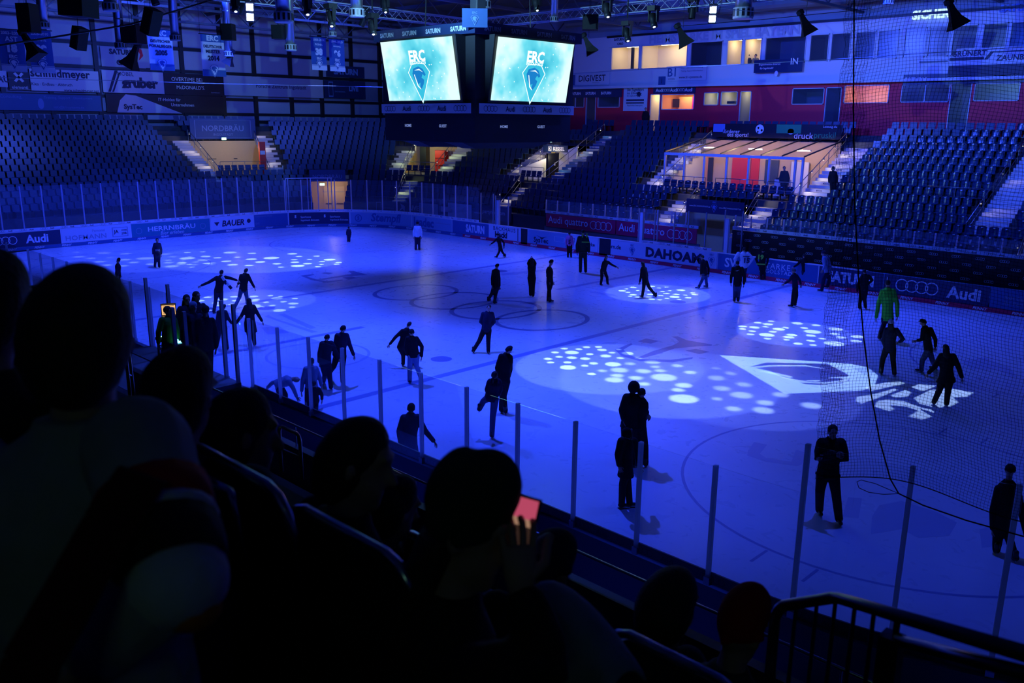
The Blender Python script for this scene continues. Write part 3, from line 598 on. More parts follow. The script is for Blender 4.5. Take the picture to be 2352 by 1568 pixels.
# ------------------------------------------------ seats
def seat_mb(mb, o, side, back, w=.42, hi=False, mi=0):
    """o: floor point under the seat; side: unit along the row; back: unit away from the ice"""
    up = V((0,0,1))
    if not hi:
        c = o+up*.43+back*.02; mb.obox(c, side*w/2, back*.2+up*-.01, up*.03)
        c = o+up*.64+back*.23; mb.obox(c, side*w/2, up*.2+back*.045, back*.02)
        mb.obox(o+up*.2+back*.12, side*.03, back*.03, up*.2)
    else:
        pass
    return mb
pts = []
for k in range(NR):
    t = -15; d = dk(k)+.42
    while t < 61:
        ok = not in_vom(t, k) and not in_vom(t-.25, k) and not in_vom(t+.25, k)
        for (tc, k0, k1, w_, _) in STAIRS:
            kk1 = k1 if k1 < 13 else 16
            if k0 <= k < kk1 and abs(t-tc)*tscale(t, d) < w_/2+.28: ok = False
        if k == 0 and (29 < t < 30): ok = False
        if ok:
            p = P(t, d, zk(k)); s_, n_ = tdir(t); pts.append((p, s_, n_, k, t))
        t = tstep(t, d, .535)
def inview(p):
    q = p-CAM; dd = q.dot(FW); x = IW/2+FPX*q.dot(RT)/dd; y = IH/2-FPX*q.dot(UP)/dd; return 0 < x < IW and 200 < y < 1500, (x, y)
vis = sorted([i for i in range(len(pts)) if inview(pts[i][0]+V((0,0,.5)))[0]], key=lambda i: (pts[i][0]-CAM).length)
pick = set(vis[:296])
# one detailed seat, then copies
so = empty('stadium_chair', (0, 0, 0), 'dark blue plastic seat in the far stand right of the lounge stair', 'seat', 'blue plastic seats of the right far block')
b = MB(); n = 7; vs = []
prof = [(-.20,.41),(-.08,.40),(.05,.40),(.17,.42),(.22,.47)]
for i in range(n):
    u = (i/(n-1)-.5); 
    for (y, z) in prof: vs.append((u*.43, y, z+abs(u)**2*.10))
f = [(i*5+j, (i+1)*5+j, (i+1)*5+j+1, i*5+j+1) for i in range(n-1) for j in range(4)]
b.add(vs, f); b.add([(x, y, z-.02) for x, y, z in vs], [tuple(reversed(q)) for q in f]); b.build('seat_pan', SEATM2, so, True)
b = MB(); vs = []
prof = [(.21,.45),(.235,.55),(.25,.68),(.27,.80),(.275,.84)]
for i in range(n):
    u = (i/(n-1)-.5)
    for j, (y, z) in enumerate(prof): vs.append((u*(.43-.05*(j == 4)), y-abs(u)**2*.25, z-(abs(u)**3*.35 if j == 4 else 0)))
b.add(vs, [tuple(reversed(q)) for q in f]); b.add([(x, y+.02, z) for x, y, z in vs], f); b.build('seat_back', SEATM2, so, True)
b = MB(); b.box((-.03, .05, 0), (.03, .15, .40)); b.box((-.2, .02, .36), (.2, .06, .40)); b.build('bracket', DMET, so)
NUMW = mat('number_plate', (.6,.62,.65), .4)
b = MB(); b.box((-.045, .2, .74), (.045, .226, .79)); b.build('number_plate', NUMW, so)
def place_seat(o, i):
    p, s_, n_, k, t = pts[i]; o.location = p; o.rotation_euler = (0, 0, math.atan2(s_.y, s_.x))
first = True
for i in sorted(pick):
    if first: o = so; first = False
    else: o = copy_tree(so)
    place_seat(o, i)
mb = MB()
for i in range(len(pts)):
    if i in pick: continue
    p, s_, n_, k, t = pts[i]; seat_mb(mb, p, s_, n_)
tag(mb.build('seat_rows', SEATM, origin=(0, 0, 0)), 'dark blue plastic seats filling the left and corner stands', 'seats', kind='stuff')
# ---------------------------------------------------------------- far wall with its boxes (Y = FY)
FY = 31.5
def FX(px, py=150): return at(px, py, Y=FY).x
def FZ(px, py): return at(px, py, Y=FY).z
WB = mat('hall_wall_blue_grey', (.22,.26,.36), .8, noise=.12, nscale=.6)
WHITEP = mat('white_facade', (.62,.64,.68), .6)
REDP = mat('red_facade', (.75,.01,.05), .6, noise=.1)
Zr0, Zr1 = 7.1, FZ(1290, 205)          # red band
Zw0 = Zr1; Zwin0 = FZ(1440, 160); Zwin1 = FZ(1440, 107); Zf1 = FZ(1440, 82)
holes = []
# (px0, px1, z0, z1, look)   windows and doors of the two storeys
def zz_(px, a, b): return FZ(px, b), FZ(px, a)
ups = [(1404,1468,Zwin0,Zwin1,'W'), (1473,1578,Zwin0,Zwin1,'W'), (1585,1658,Zwin0,Zwin1,'D'), (1668,1703,Zwin0,Zwin1,'W'), (1708,1747,Zwin0,Zwin1,'W'), (1755,1848,Zwin0,Zwin1,'B'),
       (1857,1900,Zwin0,Zwin1,'D'), (1905,1949,Zwin0,Zwin1,'D'), (1960,2006,Zwin0,Zwin1,'D'), (2011,2058,Zwin0,Zwin1,'D'), (2071,2121,Zwin0,Zwin1,'B'), (2126,2174,Zwin0,Zwin1,'B'), (2180,2236,Zwin0,Zwin1,'B'), (2248,2304,Zwin0,Zwin1,'B'), (2310,2368,Zwin0,Zwin1,'B')]
lows = [(1303,1345,)+zz_(1325,218,247)+('K',), (1376,1427,)+zz_(1400,216,247)+('B',), (1524,1600,)+zz_(1560,216,252)+('O',), (1622,1656,)+zz_(1640,212,242)+('C',), (1661,1700,)+zz_(1680,210,242)+('C',),
        (1826,1900,)+zz_(1860,202,240)+('B',), (1946,2050,)+zz_(2000,195,237)+('O2',), (2078,2190,)+zz_(2130,193,235)+('K',), (2246,2352,)+zz_(2300,190,232)+('B',)]
doors = [(1349,1372,Zr0,FZ(1360,222),'K'), (1498,1521,Zr0,FZ(1510,216),'W'), (1706,1732,Zr0,FZ(1718,209),'C'), (1904,1940,Zr0,FZ(1922,200),'B'), (2192,2240,Zr0,FZ(2216,190),'B')]
outer = [V((-46.5, 0, 0)), V((42, 0, 0)), V((42, 17, 0)), V((-46.5, 17, 0))]; outer = [V((-46.5, 5, 0)), V((42, 5, 0)), V((42, 17, 0)), V((-46.5, 17, 0))]
def wall_grid(x0, x1, z0, z1, hs):
    xs = sorted({x0, x1}|{v for h in hs for v in h[:2] if x0 < v < x1}); zs = sorted({z0, z1}|{v for h in hs for v in h[2:4] if z0 < v < z1}); q = []
    for a, b in zip(xs, xs[1:]):
        for c, d in zip(zs, zs[1:]):
            mx, mz = (a+b)/2, (c+d)/2
            if any(h[0] < mx < h[1] and h[2] < mz < h[3] for h in hs): continue
            q.append((a, b, c, d))
    return q
HL = [(FX(a), FX(b), c, d, s) for a, b, c, d, s in ups+lows+doors]
xL, xB = FX(1290), FX(1396)
def fwall(name, m_, x0, x1, z0, z1, y=FY):
    mb = MB()
    for a, b, c, d in wall_grid(x0, x1, z0, z1, [h[:4] for h in HL]): mb.add([(a,y,c),(b,y,c),(b,y,d),(a,y,d)], [(0,1,2,3)])
    return struct(mb, name, m_)
fwall('wall_far', WB, -46.5, xL, 5, 17); fwall('wall_far_red', REDP, xL, 42, 5, Zr1); fwall('wall_far_white', WHITEP, xL, 42, Zr1, Zf1); fwall('wall_far_top', WB, xL, 42, Zf1, 17)
mb = MB(); mb.box((xL, FY-.5, Zw0-.05), (42, FY-.02, Zw0+.12)); struct(mb, 'trim_1', WHITEP)
mb = MB(); mb.box((xB, FY-.25, Zf1-.1), (42, FY-.02, Zf1+.05)); struct(mb, 'trim_2', DMET)
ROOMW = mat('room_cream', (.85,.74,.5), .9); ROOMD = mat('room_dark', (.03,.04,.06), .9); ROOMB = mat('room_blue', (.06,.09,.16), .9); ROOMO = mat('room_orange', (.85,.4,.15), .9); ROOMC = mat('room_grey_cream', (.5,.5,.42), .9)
LAMPW = emat('ceiling_panel_warm', (1, .80, .48), 6.5)
wn = 0
for i, (x0, x1, z0, z1, s) in enumerate(HL):
    isdoor = i >= len(ups)+len(lows)
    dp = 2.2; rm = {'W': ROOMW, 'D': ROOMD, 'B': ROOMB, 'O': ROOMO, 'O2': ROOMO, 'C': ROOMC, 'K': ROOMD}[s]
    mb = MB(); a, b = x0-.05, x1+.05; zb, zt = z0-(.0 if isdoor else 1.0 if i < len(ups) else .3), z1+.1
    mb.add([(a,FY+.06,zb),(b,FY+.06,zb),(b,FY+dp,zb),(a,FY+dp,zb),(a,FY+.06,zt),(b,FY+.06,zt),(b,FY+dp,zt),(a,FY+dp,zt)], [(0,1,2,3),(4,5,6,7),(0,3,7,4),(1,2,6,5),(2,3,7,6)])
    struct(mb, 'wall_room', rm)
    wn += 1
    nm = ('door_%d' if isdoor else 'window_%d') % wn
    r_ = empty(nm, ((x0+x1)/2, FY, z0)); r_['kind'] = 'structure'
    mb = MB(); t = .05
    for q in ((x0,x0+t,z0,z1),(x1-t,x1,z0,z1),(x0,x1,z0,z0+t),(x0,x1,z1-t,z1)): mb.box((q[0],FY-.06,q[2]),(q[1],FY+.06,q[3]))
    if s == 'K' and x1-x0 > 1.6: mb.box(((x0+x1)/2-.03,FY-.05,z0),((x0+x1)/2+.03,FY+.05,z1))
    mb.build('window_frame', FR, r_)
    if not (isdoor and s == 'W'): MB().box((x0+t,FY-.01,z0+t),(x1-t,FY+.01,z1-t)).build('window_pane', LG, r_)
    if s in ('W', 'O', 'C', 'O2'):
        lp = MB().box((x0+.25*(x1-x0), FY+.7, zt-.06), (x0+.75*(x1-x0), FY+1.3, zt-.03)).build('ceiling_light', LAMPW)
        tag(lp, 'flat ceiling light in the room behind far wall opening %d' % wn, 'lamp')
        lp['label'] = {'W': 'bright', 'O': 'orange', 'C': 'dim', 'O2': 'amber'}[s]+' ceiling light behind the '+('doorway' if isdoor else 'window')+' %s' % ({0:'under the Saturn Card sign',1:'right of the Saturn Card sign',3:'left of the two standing men',4:'over the two standing men'}.get(i, 'in the red wall, opening %s from the scoreboard' % {17:'third',18:'fourth',19:'fifth',21:'seventh'}.get(i, 'doorway %d' % wn)))
        warm(((x0+x1)/2, FY+1.0, zt-.25), {'W': 26, 'O': 14, 'C': 5, 'O2': 7}[s]*(x1-x0)/2.2, (1, .76, .40) if s != 'C' else (.9, .95, .6), .04, name='room_light')
    if s == 'K': warm(((x0+x1)/2, FY+1.0, zt-.3), .9*(x1-x0)/1.5, (1, .6, .3), .04, name='room_light')
    if s == 'B' and not isdoor and i > 9: warm(((x0+x1)/2, FY+1.2, zt-.3), .5, (.4, .8, 1), .04, name='room_light')
def fitem(px0, px1, z0, z1, m_, name, label, cat, y=-.06, th=.05, gs=()):
    x0, x1 = FX(px0), FX(px1)
    r_ = empty(name, ((x0+x1)/2, FY+y, z0), label, cat)
    MB().box((x0, FY+y-th, z0), (x1, FY+y, z1)).build('panel', m_, r_)
    for g, mm in gs:
        MB().geo(g, lambda x, yy: V(((x0+x1)/2+x, FY+y-th-.012, (z0+z1)/2+yy))).build('lettering', mm, r_)
    return r_
def fw(px0, px1): return FX(px1)-FX(px0)
PINK = mat('magenta_wall', (.7,.02,.35), .7)
fitem(1537, 1568, FZ(1550,250), FZ(1550,221), ROOMO, 'wardrobe', 'orange wardrobe behind the window right of the lit doorway', 'wardrobe', y=1.6)
fitem(1570, 1596, FZ(1580,252), FZ(1580,220), PINK, 'wall_panel', 'magenta panel behind the window under the Audi sign', 'panel', y=1.5)
fitem(1526, 1541, FZ(1530,246), FZ(1530,226), DARKP, 'wall_screen', 'small dark screen left of the orange wardrobe', 'screen', y=1.4)
fitem(1436, 1442, Zwin0, Zwin1, DMET, 'pillar', 'dark pillar behind the window under the Saturn Card sign', 'pillar', y=.8, th=.1)
fitem(1643, 1653, FZ(1648,228), FZ(1648,213), emat('screen_glow', (.35,.8,.9), .8), 'wall_screen', 'small glowing screen in the pale room left of the glass door', 'screen', y=.6)
fitem(1672, 1690, FZ(1680,238), FZ(1680,232), DARKP, 'printer', 'dark printer on the sill of the pale room', 'printer', y=.5, th=.3)
fitem(1398, 1450, FZ(1420,109)+.05, FZ(1420,84), WHITEP, 'sign', 'sign lettered Saturn Card above the lit press box windows', 'sign', gs=[(join_geo(fit(text_geo('SATURN', .05), w=.95, cx=-.1, cy=.15), fit(text_geo('CARD', .05), w=.6, cx=.05, cy=-.18)), INK), (poly_geo([(.45,.3),(.62,.3),(.7,.05),(.55,-.1),(.58,.1)]), REDP)])
fitem(1325, 1402, Zw0+.25, Zw0+1.15, WHITEP, 'sign', 'white sign lettered Digivest on the upper far wall', 'sign', gs=[(join_geo(fit(text_geo('DIGIVEST', .01), w=fw(1325,1402)*.8, cy=.1), fit(text_geo('GmbH & Co. KG'), w=.7, cx=.4, cy=-.25)), INK)])
fitem(1294, 1322, Zw0+.3, Zw0+1.1, BLUEB, 'sign', 'dark sign lettered FFT beside the scoreboard', 'sign', gs=[(fit(text_geo('FFT', .02), h=.35), FAINT)])
fitem(1516, 1531, Zw0+.1, Zw0+.75, BLUEB, 'sign', 'small square sign with letter J under the B1 lettering', 'sign', gs=[(fit(text_geo('J', .03), h=.35), INK)])
fitem(1533, 1625, Zw0+.4, Zw0+1.45, WHITEP, 'sign', 'white sign with blue B1 logo and web address', 'sign', th=.02, gs=[(fit(text_geo('B1', .01), h=.62, cx=-fw(1533,1625)*.36, cy=.1), DBLUE), (join_geo(fit(text_geo('Linux / Open Source Consulting,'), w=1.9, cx=.5, cy=.38), fit(text_geo('Training, Support & Development'), w=1.9, cx=.5, cy=.15), fit(text_geo('www.b1-systems.de', .01), w=2.0, cx=.4, cy=-.3), fit(text_geo('SYSTEMS'), w=.6, cx=-fw(1533,1625)*.36, cy=-.38)), INK)])
fitem(1738, 1848, Zw0+.75, Zwin0+.25, NAVY, 'banner', 'dark banner with penguin figure and white lettering under the box windows', 'banner', y=-.3, gs=[(join_geo(fit(text_geo('Eingeschrenktes Internet', .01), w=1.6, cx=-.6, cy=.1), fit(text_geo('für Ingolstadt!', .01), w=1.0, cx=-.8, cy=-.15), fit(text_geo('IN', .01), h=.4, cx=1.2, cy=.25), disc_geo(-.05, -.5, .13, 12, .18)), INKW)])
fitem(2193, 2365, Zw0+.05, Zw0+1.75, WHITEP, 'sign', 'large sign lettered Grünert Zaunbau at the right edge of the upper wall', 'sign', gs=[(join_geo(fit(text_geo('GRÜNERT', .03), w=1.9, cx=-1.25, cy=.6), bar_geo(-2.3,.18,-.4,.35), fit(text_geo('ZAUNBAU', .03), w=2.0, cx=1.25, cy=.25), bar_geo(.0,.55,2.2,.62), poly_geo([(-.4,.18),(-.1,.62),(.1,.62),(-.2,.18)]), bar_geo(-2.3,-.75,2.3,-.1)), INK)])
fitem(2112, 2176, Zw0+1.05, Zw0+1.12, NAVY, 'sign', 'thin dark line sign under the faint lettering on the upper wall', 'sign')
LEDT = emat('lit_letters', (.45,.75,1), 1.4)
for i, (a, b, tx, mm, lb) in enumerate([(2085, 2172, 'SICHER', LEDT, 'lit pale letters reading Sicher on the top fascia'), (2280, 2370, 'SATURN', FAINT, 'faint Saturn letters on the top fascia at the right edge')]):
    x0, x1 = FX(a), FX(b); z = FZ(2130, 34) if i == 0 else FZ(2315, 20)
    tag(MB().geo(fit(text_geo(tx, .05), w=x1-x0), lambda x, y: V(((x0+x1)/2+x, FY-.2, z+y))).build('letter_sign', mm), lb, 'sign')
ft = FZ(1600, 66)
tag(MB().geo(fit(text_geo('HEIMSTARKE IM SPIEL BAYERN', .04), w=FX(1830)-FX(1490)), lambda x, y: V(((FX(1830)+FX(1490))/2+x, FY-.05, (Zwin1+Zf1)/2+y*.9))).build('letter_sign', mat('pale_letters', (.42,.46,.55), .6)), 'very pale lettering along the fascia over the press windows', 'sign')
# signs of the red storey
fitem(1293, 1432, FZ(1360,224), Zr1-.05, NAVY, 'sign', 'navy sign with three Saturn words, right beside the scoreboard', 'sign', gs=[(join_geo(*[fit(text_geo('SATURN', .05), w=1.05, cx=c) for c in (-1.55, 0, 1.6)]), INKW)])
fitem(1437, 1492, FZ(1464,255), Zr1-.05, PANELW, 'poster', 'tall white poster advertising a ski day trip on the red wall', 'poster', gs=[(join_geo(fit(text_geo('Ski-Tagesfahrt', .02), w=1.6, cy=.72), fit(text_geo('ins Zillertal', .01), w=1.2, cx=-.2, cy=.5), fit(text_geo('für unglaubliche'), w=1.1, cx=-.25, cy=.28), bar_geo(-.85,-.1,.85,.02), bar_geo(-.85,-.3,.85,-.2), fit(text_geo('Mayrhofen Intersport'), w=1.5, cy=-.45)), INK), (join_geo(poly_geo([(.35+.3*math.cos(a*PI/8)*(1 if a % 2 else .6), .4+.25*math.sin(a*PI/8)*(1 if a % 2 else .6)) for a in range(16)])), NAVY)])
fitem(1505, 1602, FZ(1555,214), Zr1-.02, NAVY, 'sign', 'navy sign with Audi words and rings over the lit doorway', 'sign', gs=[(join_geo(*[fit(text_geo('Audi', .02), h=.26, cx=c) for c in (-1.3, 0, 1.3)], four_rings(-.65, 0, .1, .2, 10), four_rings(.65, 0, .1, .2, 10)), INKW)])
fitem(2080, 2365, FZ(2220,192), FZ(2220,168), NAVY, 'sign', 'navy sign with three Saturn words at the right edge of the red wall', 'sign', gs=[(join_geo(*[fit(text_geo('SATURN', .05), w=1.3, cx=c) for c in (-2.7, -.2, 2.3)]), INKW)])
# ---------------------------------------------------------------- end wall (X = EX)
EX = -46.5
WPAN = mat('translucent_wall_panel', (.42,.46,.55), .5, noise=.1, nscale=.4)
mb = MB(); mb.add([(EX,-34,0),(EX,31.5,0),(EX,31.5,17),(EX,-34,17)], [(0,1,2,3)]); struct(mb, 'wall_left', WB)
def EYY(px, py=180): return at(px, py, X=EX).y
def EZ(px, py): return at(px, py, X=EX).z
zrow = [(EZ(110,276), EZ(110,259)), (EZ(640,262), EZ(640,226)), (EZ(570,170), EZ(570,108)), (EZ(300,148), EZ(300,112)), (EZ(110,100), EZ(110,70)), (EZ(430,60), EZ(430,20))]
cols = [EYY(p) for p in (-90, 2, 112, 222, 323, 418, 508, 582, 665, 735, 805, 870, 930)]
mb = MB()
for c in cols: mb.box((EX, c-.16, 5), (EX+.3, c+.16, 17))
struct(mb, 'trim_wall_columns', DMET)
mb = MB()
for z in (7.5, EZ(300,262)+.1, EZ(300,222), EZ(300,158), EZ(300,105)): mb.box((EX, -34, z-.12), (EX+.22, 31.5, z+.12))
struct(mb, 'trim_wall_beams', DMET)
mb = MB()
for a, b in zip(cols, cols[1:]):
    for z0, z1 in ((EZ(110,276), EZ(110,259)), (EZ(600,262), EZ(600,226)), (EZ(300,157), EZ(300,110)), (EZ(300,100), EZ(300,56)), (EZ(300,50), EZ(300,10))): mb.box((EX, a+.18, z0), (EX+.08, b-.18, z1))
struct(mb, 'trim_wall_panels', WPAN)
def eitem(px0, px1, py0, py1, pxm, m_, label, gs=(), name='banner', cat='banner', dx=.35, th=.05):
    y0, y1 = EYY(px0), EYY(px1); z1, z0 = EZ(pxm, py0), EZ(pxm, py1)
    r_ = empty(name, (EX+dx, (y0+y1)/2, z0), label, cat)
    MB().box((EX+dx, y0, z0), (EX+dx+th, y1, z1)).build('panel', m_, r_)
    for g, mm in gs: MB().geo(g, lambda x, y: V((EX+dx+th+.012, (y0+y1)/2+x, (z0+z1)/2+y))).build('lettering', mm, r_)
    return r_
eitem(-60, 12, 163, 200, 0, PANELW, 'white wall banner cut by the left picture edge', [(fit(text_geo('BAU', .03), h=.5, cx=.6), INK)])
eitem(15, 63, 166, 206, 40, DARKP, 'small black wall banner with a white cross mark', [(join_geo(poly_geo([(-.35,.5),(-.2,.6),(.35,0),(.2,-.1)]), poly_geo([(.35,.5),(.2,.6),(-.35,0),(-.2,-.1)]), fit(text_geo('elementi', .01), w=1.1, cy=-.45), bar_geo(-.7,-.62,.7,-.6)), INKW)])
eitem(65, 222, 161, 210, 140, PANELW, 'white wall banner lettered Schmidmeyer, gravel and demolition', [(join_geo(fit(text_geo('schmidmeyer', .03), w=4.3, cx=-.3, cy=.42), fit(text_geo('Kies · Erdbau · Abbruch', .01), w=2.9, cx=-1.0, cy=-.3), fit(text_geo('www.schmidmeyer.net', .01), w=2.6, cx=1.1, cy=-.72)), INK)])
eitem(230, 370, 164, 214, 300, PANELW, 'white wall banner lettered Möbel Gruber in heavy type', [(join_geo(fit(text_geo('MÖBEL', 0), w=1.3, cx=-.6, cy=.65), fit(text_geo('gruber', .06), w=3.0, cx=.5, cy=-.15), poly_geo([(-2.1,-.8),(-1.9,-.8),(-1.2,.85),(-1.45,.85)]), poly_geo([(-1.8,-.8),(-1.65,-.8),(-1.0,.7),(-1.15,.7)])), INK)])
eitem(372, 504, 170, 219, 438, DARKP, 'black wall banner with handwritten Overtime bei McDonalds line', [(join_geo(fit(text_geo('OVERTiME BEi', .0), w=2.7, cx=-.6, cy=.4), fit(text_geo("McDONALD'S.", .0), w=2.5, cx=-.3, cy=-.25), fit(text_geo('Deine McDonald’s'), w=.8, cx=1.9, cy=-.6)), INKW)])
eitem(508, 736, 178, 222, 620, WPAN, 'pale blue wall banner lettered Porsche Zentrum Ingolstadt', [(fit(text_geo('Porsche Zentrum Ingolstadt', .01), w=5.2, cx=.6), INK)])
eitem(738, 833, 186, 226, 785, NAVY, 'dark wall banner lettered Das Original Live', [(join_geo(fit(text_geo('LIVE', .05), w=1.1, cx=1.0, cy=.1), fit(text_geo('DAS ORIGINAL', .01), w=1.2, cx=-.6, cy=-.2), outline_geo([(-1.9,-.7),(-1.4,-.7),(-1.4,.7),(-1.9,.7)], .15)), FAINT)])
eitem(745, 832, 152, 178, 785, NAVY, 'dark wall sign lettered Saturn, half hidden by hanging banners', [(fit(text_geo('SATURN', .05), w=2.8), FAINT)])
eitem(-70, 222, 217, 254, 110, DBLUE, 'blue wall banner with penguin and Training Support Development lettering', [(join_geo(fit(text_geo('Consulting,'), w=1.5, cx=-2.0, cy=.35), fit(text_geo('Training, Support', 0), w=1.9, cx=1.2, cy=.35), fit(text_geo('Development'), w=1.4, cx=3.1, cy=.35), fit(text_geo('info@b1-systems.de'), w=2.2, cx=2.0, cy=-.35), disc_geo(.0, -.1, .22, 14, .4)), FAINT)])
eitem(234, 503, 218, 259, 370, DARKP, 'black wall banner with white SysTec wedge and IT-Helden lettering', [(join_geo(poly_geo([(-4.2,-.75),(-3.9,.2),(-3.4,.68),(-2.6,.6),(1.2,-.75)])), PANELW), (join_geo(fit(text_geo('IT-Helden für', .01), w=1.9, cx=.2, cy=.35), fit(text_geo('Unternehmen', .01), w=2.0, cx=1.3, cy=-.05)), INKW)])
eitem(232, 333, 110, 155, 283, WPAN, 'pale wall sign lettered Saturn Card with a red mark', [(join_geo(fit(text_geo('SATURN', .06), w=2.0, cx=-.1, cy=.4), fit(text_geo('CARD', .06), w=1.4, cx=.1, cy=-.4)), INK), (poly_geo([(1.1,.8),(1.5,.7),(1.6,.2),(1.2,-.2),(1.35,.3)]), REDP)], name='sign', cat='sign')
for r_ in [o for o in C.objects if o.name.startswith('banner') and o.location.x < -45]:  # lay the letters over the wedge
    ls = [c for c in r_.children if c.name.startswith('lettering')]
    for j, c in enumerate(ls): c.location.x += .01*j
MB().geo(fit(text_geo('SysTec', .04), w=1.5), lambda x, y: V((EX+.42+.03, (EYY(234)+EYY(503))/2-2.9+x, EZ(370,248)+y))).build('lettering', INK, [o for o in C.objects if o.get('label', '').startswith('black wall banner with white SysTec')][0])
# near part of the hall behind the far corner, roof
mb = MB(); mb.add([(EX,-34,17),(42,-34,17),(42,31.5,17),(EX,31.5,17)], [(0,3,2,1)]); struct(mb, 'ceiling', mat('roof_sheet', (.10,.12,.17), .8, noise=.3, nscale=.3))
mb = MB(); mb.add([(42,-34,0),(42,31.5,0),(42,31.5,17),(42,-34,17)], [(0,3,2,1)]); struct(mb, 'wall_right', WB)
# ---------------------------------------------------------------- roof steel
BEAM = mat('roof_beam_steel', (.10,.12,.16), .6, .3)
def wp(px, py, z): return at(px, py, Z=z)
for i, x in enumerate((-38, -30, -22, -14, -6, 2, 10, 18)):
    mb = MB(); mb.box((x-.12, -20, 15.9), (x+.12, 31.4, 16.1)); mb.box((x-.12, -20, 14.55), (x+.12, 31.4, 14.7))
    y = -20; s = 0
    while y < 31:
        a, b = (14.65, 16.0) if s else (16.0, 14.65); mb.tube([(x, y, a), (x, y+1.5, b)], .05, 4); y += 1.5; s = 1-s
    o = mb.build('roof_girder', BEAM); o['label'] = 'dark steel roof girder, number %d in from the left end wall' % (i+1); o['category'] = 'girder'
    o['label'] = 'dark steel lattice girder under the roof'; o['group'] = 'lattice roof girders'
for y in (-12, -4, 4, 12, 20, 27):
    o = MB().box((EX+.3, y-.06, 16.1), (41, y+.06, 16.35)).build('roof_purlin', BEAM); tag(o, 'long dark purlin running across the roof girders', 'beam', 'roof purlins')
# lighting truss: square of box truss above the centre
TRM = mat('truss_aluminium', (.75,.8,.85), .45, .4)
def truss(a, b, label, s=.22, n=None):
    a, b = V(a), V(b); d = (b-a); L = d.length; d.normalize(); side = V((-d.y, d.x, 0)); up = V((0,0,1))
    mb = MB(); cs = [side*s+up*s, side*-s+up*s, side*s-up*s, side*-s-up*s]
    for c in cs: mb.tube([a+c, b+c], .03, 6)
    r_ = empty('lighting_truss', a, label, 'truss'); mb.build('chord', TRM, r_)
    mb = MB(); n = n or int(L/.5)
    for i in range(n):
        p, q = a+d*L*i/n, a+d*L*(i+1)/n
        for u, v_ in ((0, 1), (2, 3), (0, 2), (1, 3)):
            c, e = (cs[u], cs[v_]) if i % 2 else (cs[v_], cs[u]); mb.tube([p+c, q+e], .013, 4, cap=False)
    mb.build('lacing', TRM, r_); return r_
TZ = 12.95
truss((-10.3, -9.5, TZ), (-10.3, 9.3, TZ), 'long silver box truss with lamps left of the scoreboard')
truss((-10.3, 9.4, TZ), (11, 9.4, TZ), 'long silver box truss with lamps right of the scoreboard')
# ---------------------------------------------------------------- scoreboard cube
SB = mat('scoreboard_casing', (.012,.014,.02), .5)
HA = 2.75; SZ0, SZT = 6.95, 11.25
sbr = empty('scoreboard', (0, 0, SZ0), 'big dark scoreboard cube with bright screens hanging over centre ice', 'scoreboard')
mb = MB()
mb.hexa([(-HA,-HA,8.05),(HA,-HA,8.05),(HA,HA,8.05),(-HA,HA,8.05),(-HA,-HA,10.95),(HA,-HA,10.95),(HA,HA,10.95),(-HA,HA,10.95)])
q = HA-.05; mb.hexa([(-q,-q,6.95),(q,-q,6.95),(q,q,6.95),(-q,q,6.95),(-q,-q,8.05),(q,-q,8.05),(q,q,8.05),(-q,q,8.05)])
mb.build('casing', SB, sbr)
mb = MB(); h_ = HA+.22; mb.box((-h_,-h_,10.8), (h_,h_,11.2)); mb.build('top_rim', NAVY, sbr)
mb = MB(); c2 = HA+.12
for s in (-1, 1):
    for u in (-1.3, 1.3): mb.hexa([(u-.35,-s*.0-c2*.6,6.7),(u+.35,-c2*.6,6.7),(u+.3,c2*.6,6.7),(u-.3,c2*.6,6.7),(u-.55,-c2*.9,6.95),(u+.55,-c2*.9,6.95),(u+.55,c2*.9,6.95),(u-.55,c2*.9,6.95)])
mb.build('loudspeaker', SB, sbr)
for (x, y) in ((-1.5,-1.5),(1.5,-1.5),(1.5,1.5),(-1.5,1.5)): MB().tube([(x,y,11.2),(x*.9,y*.9,16.9)], .02, 5).build('hanging_cable', DMET, sbr)
MB().box((-.22,-.22,11.2),(.22,.22,16.9)).build('hanging_mast', BEAM, sbr)
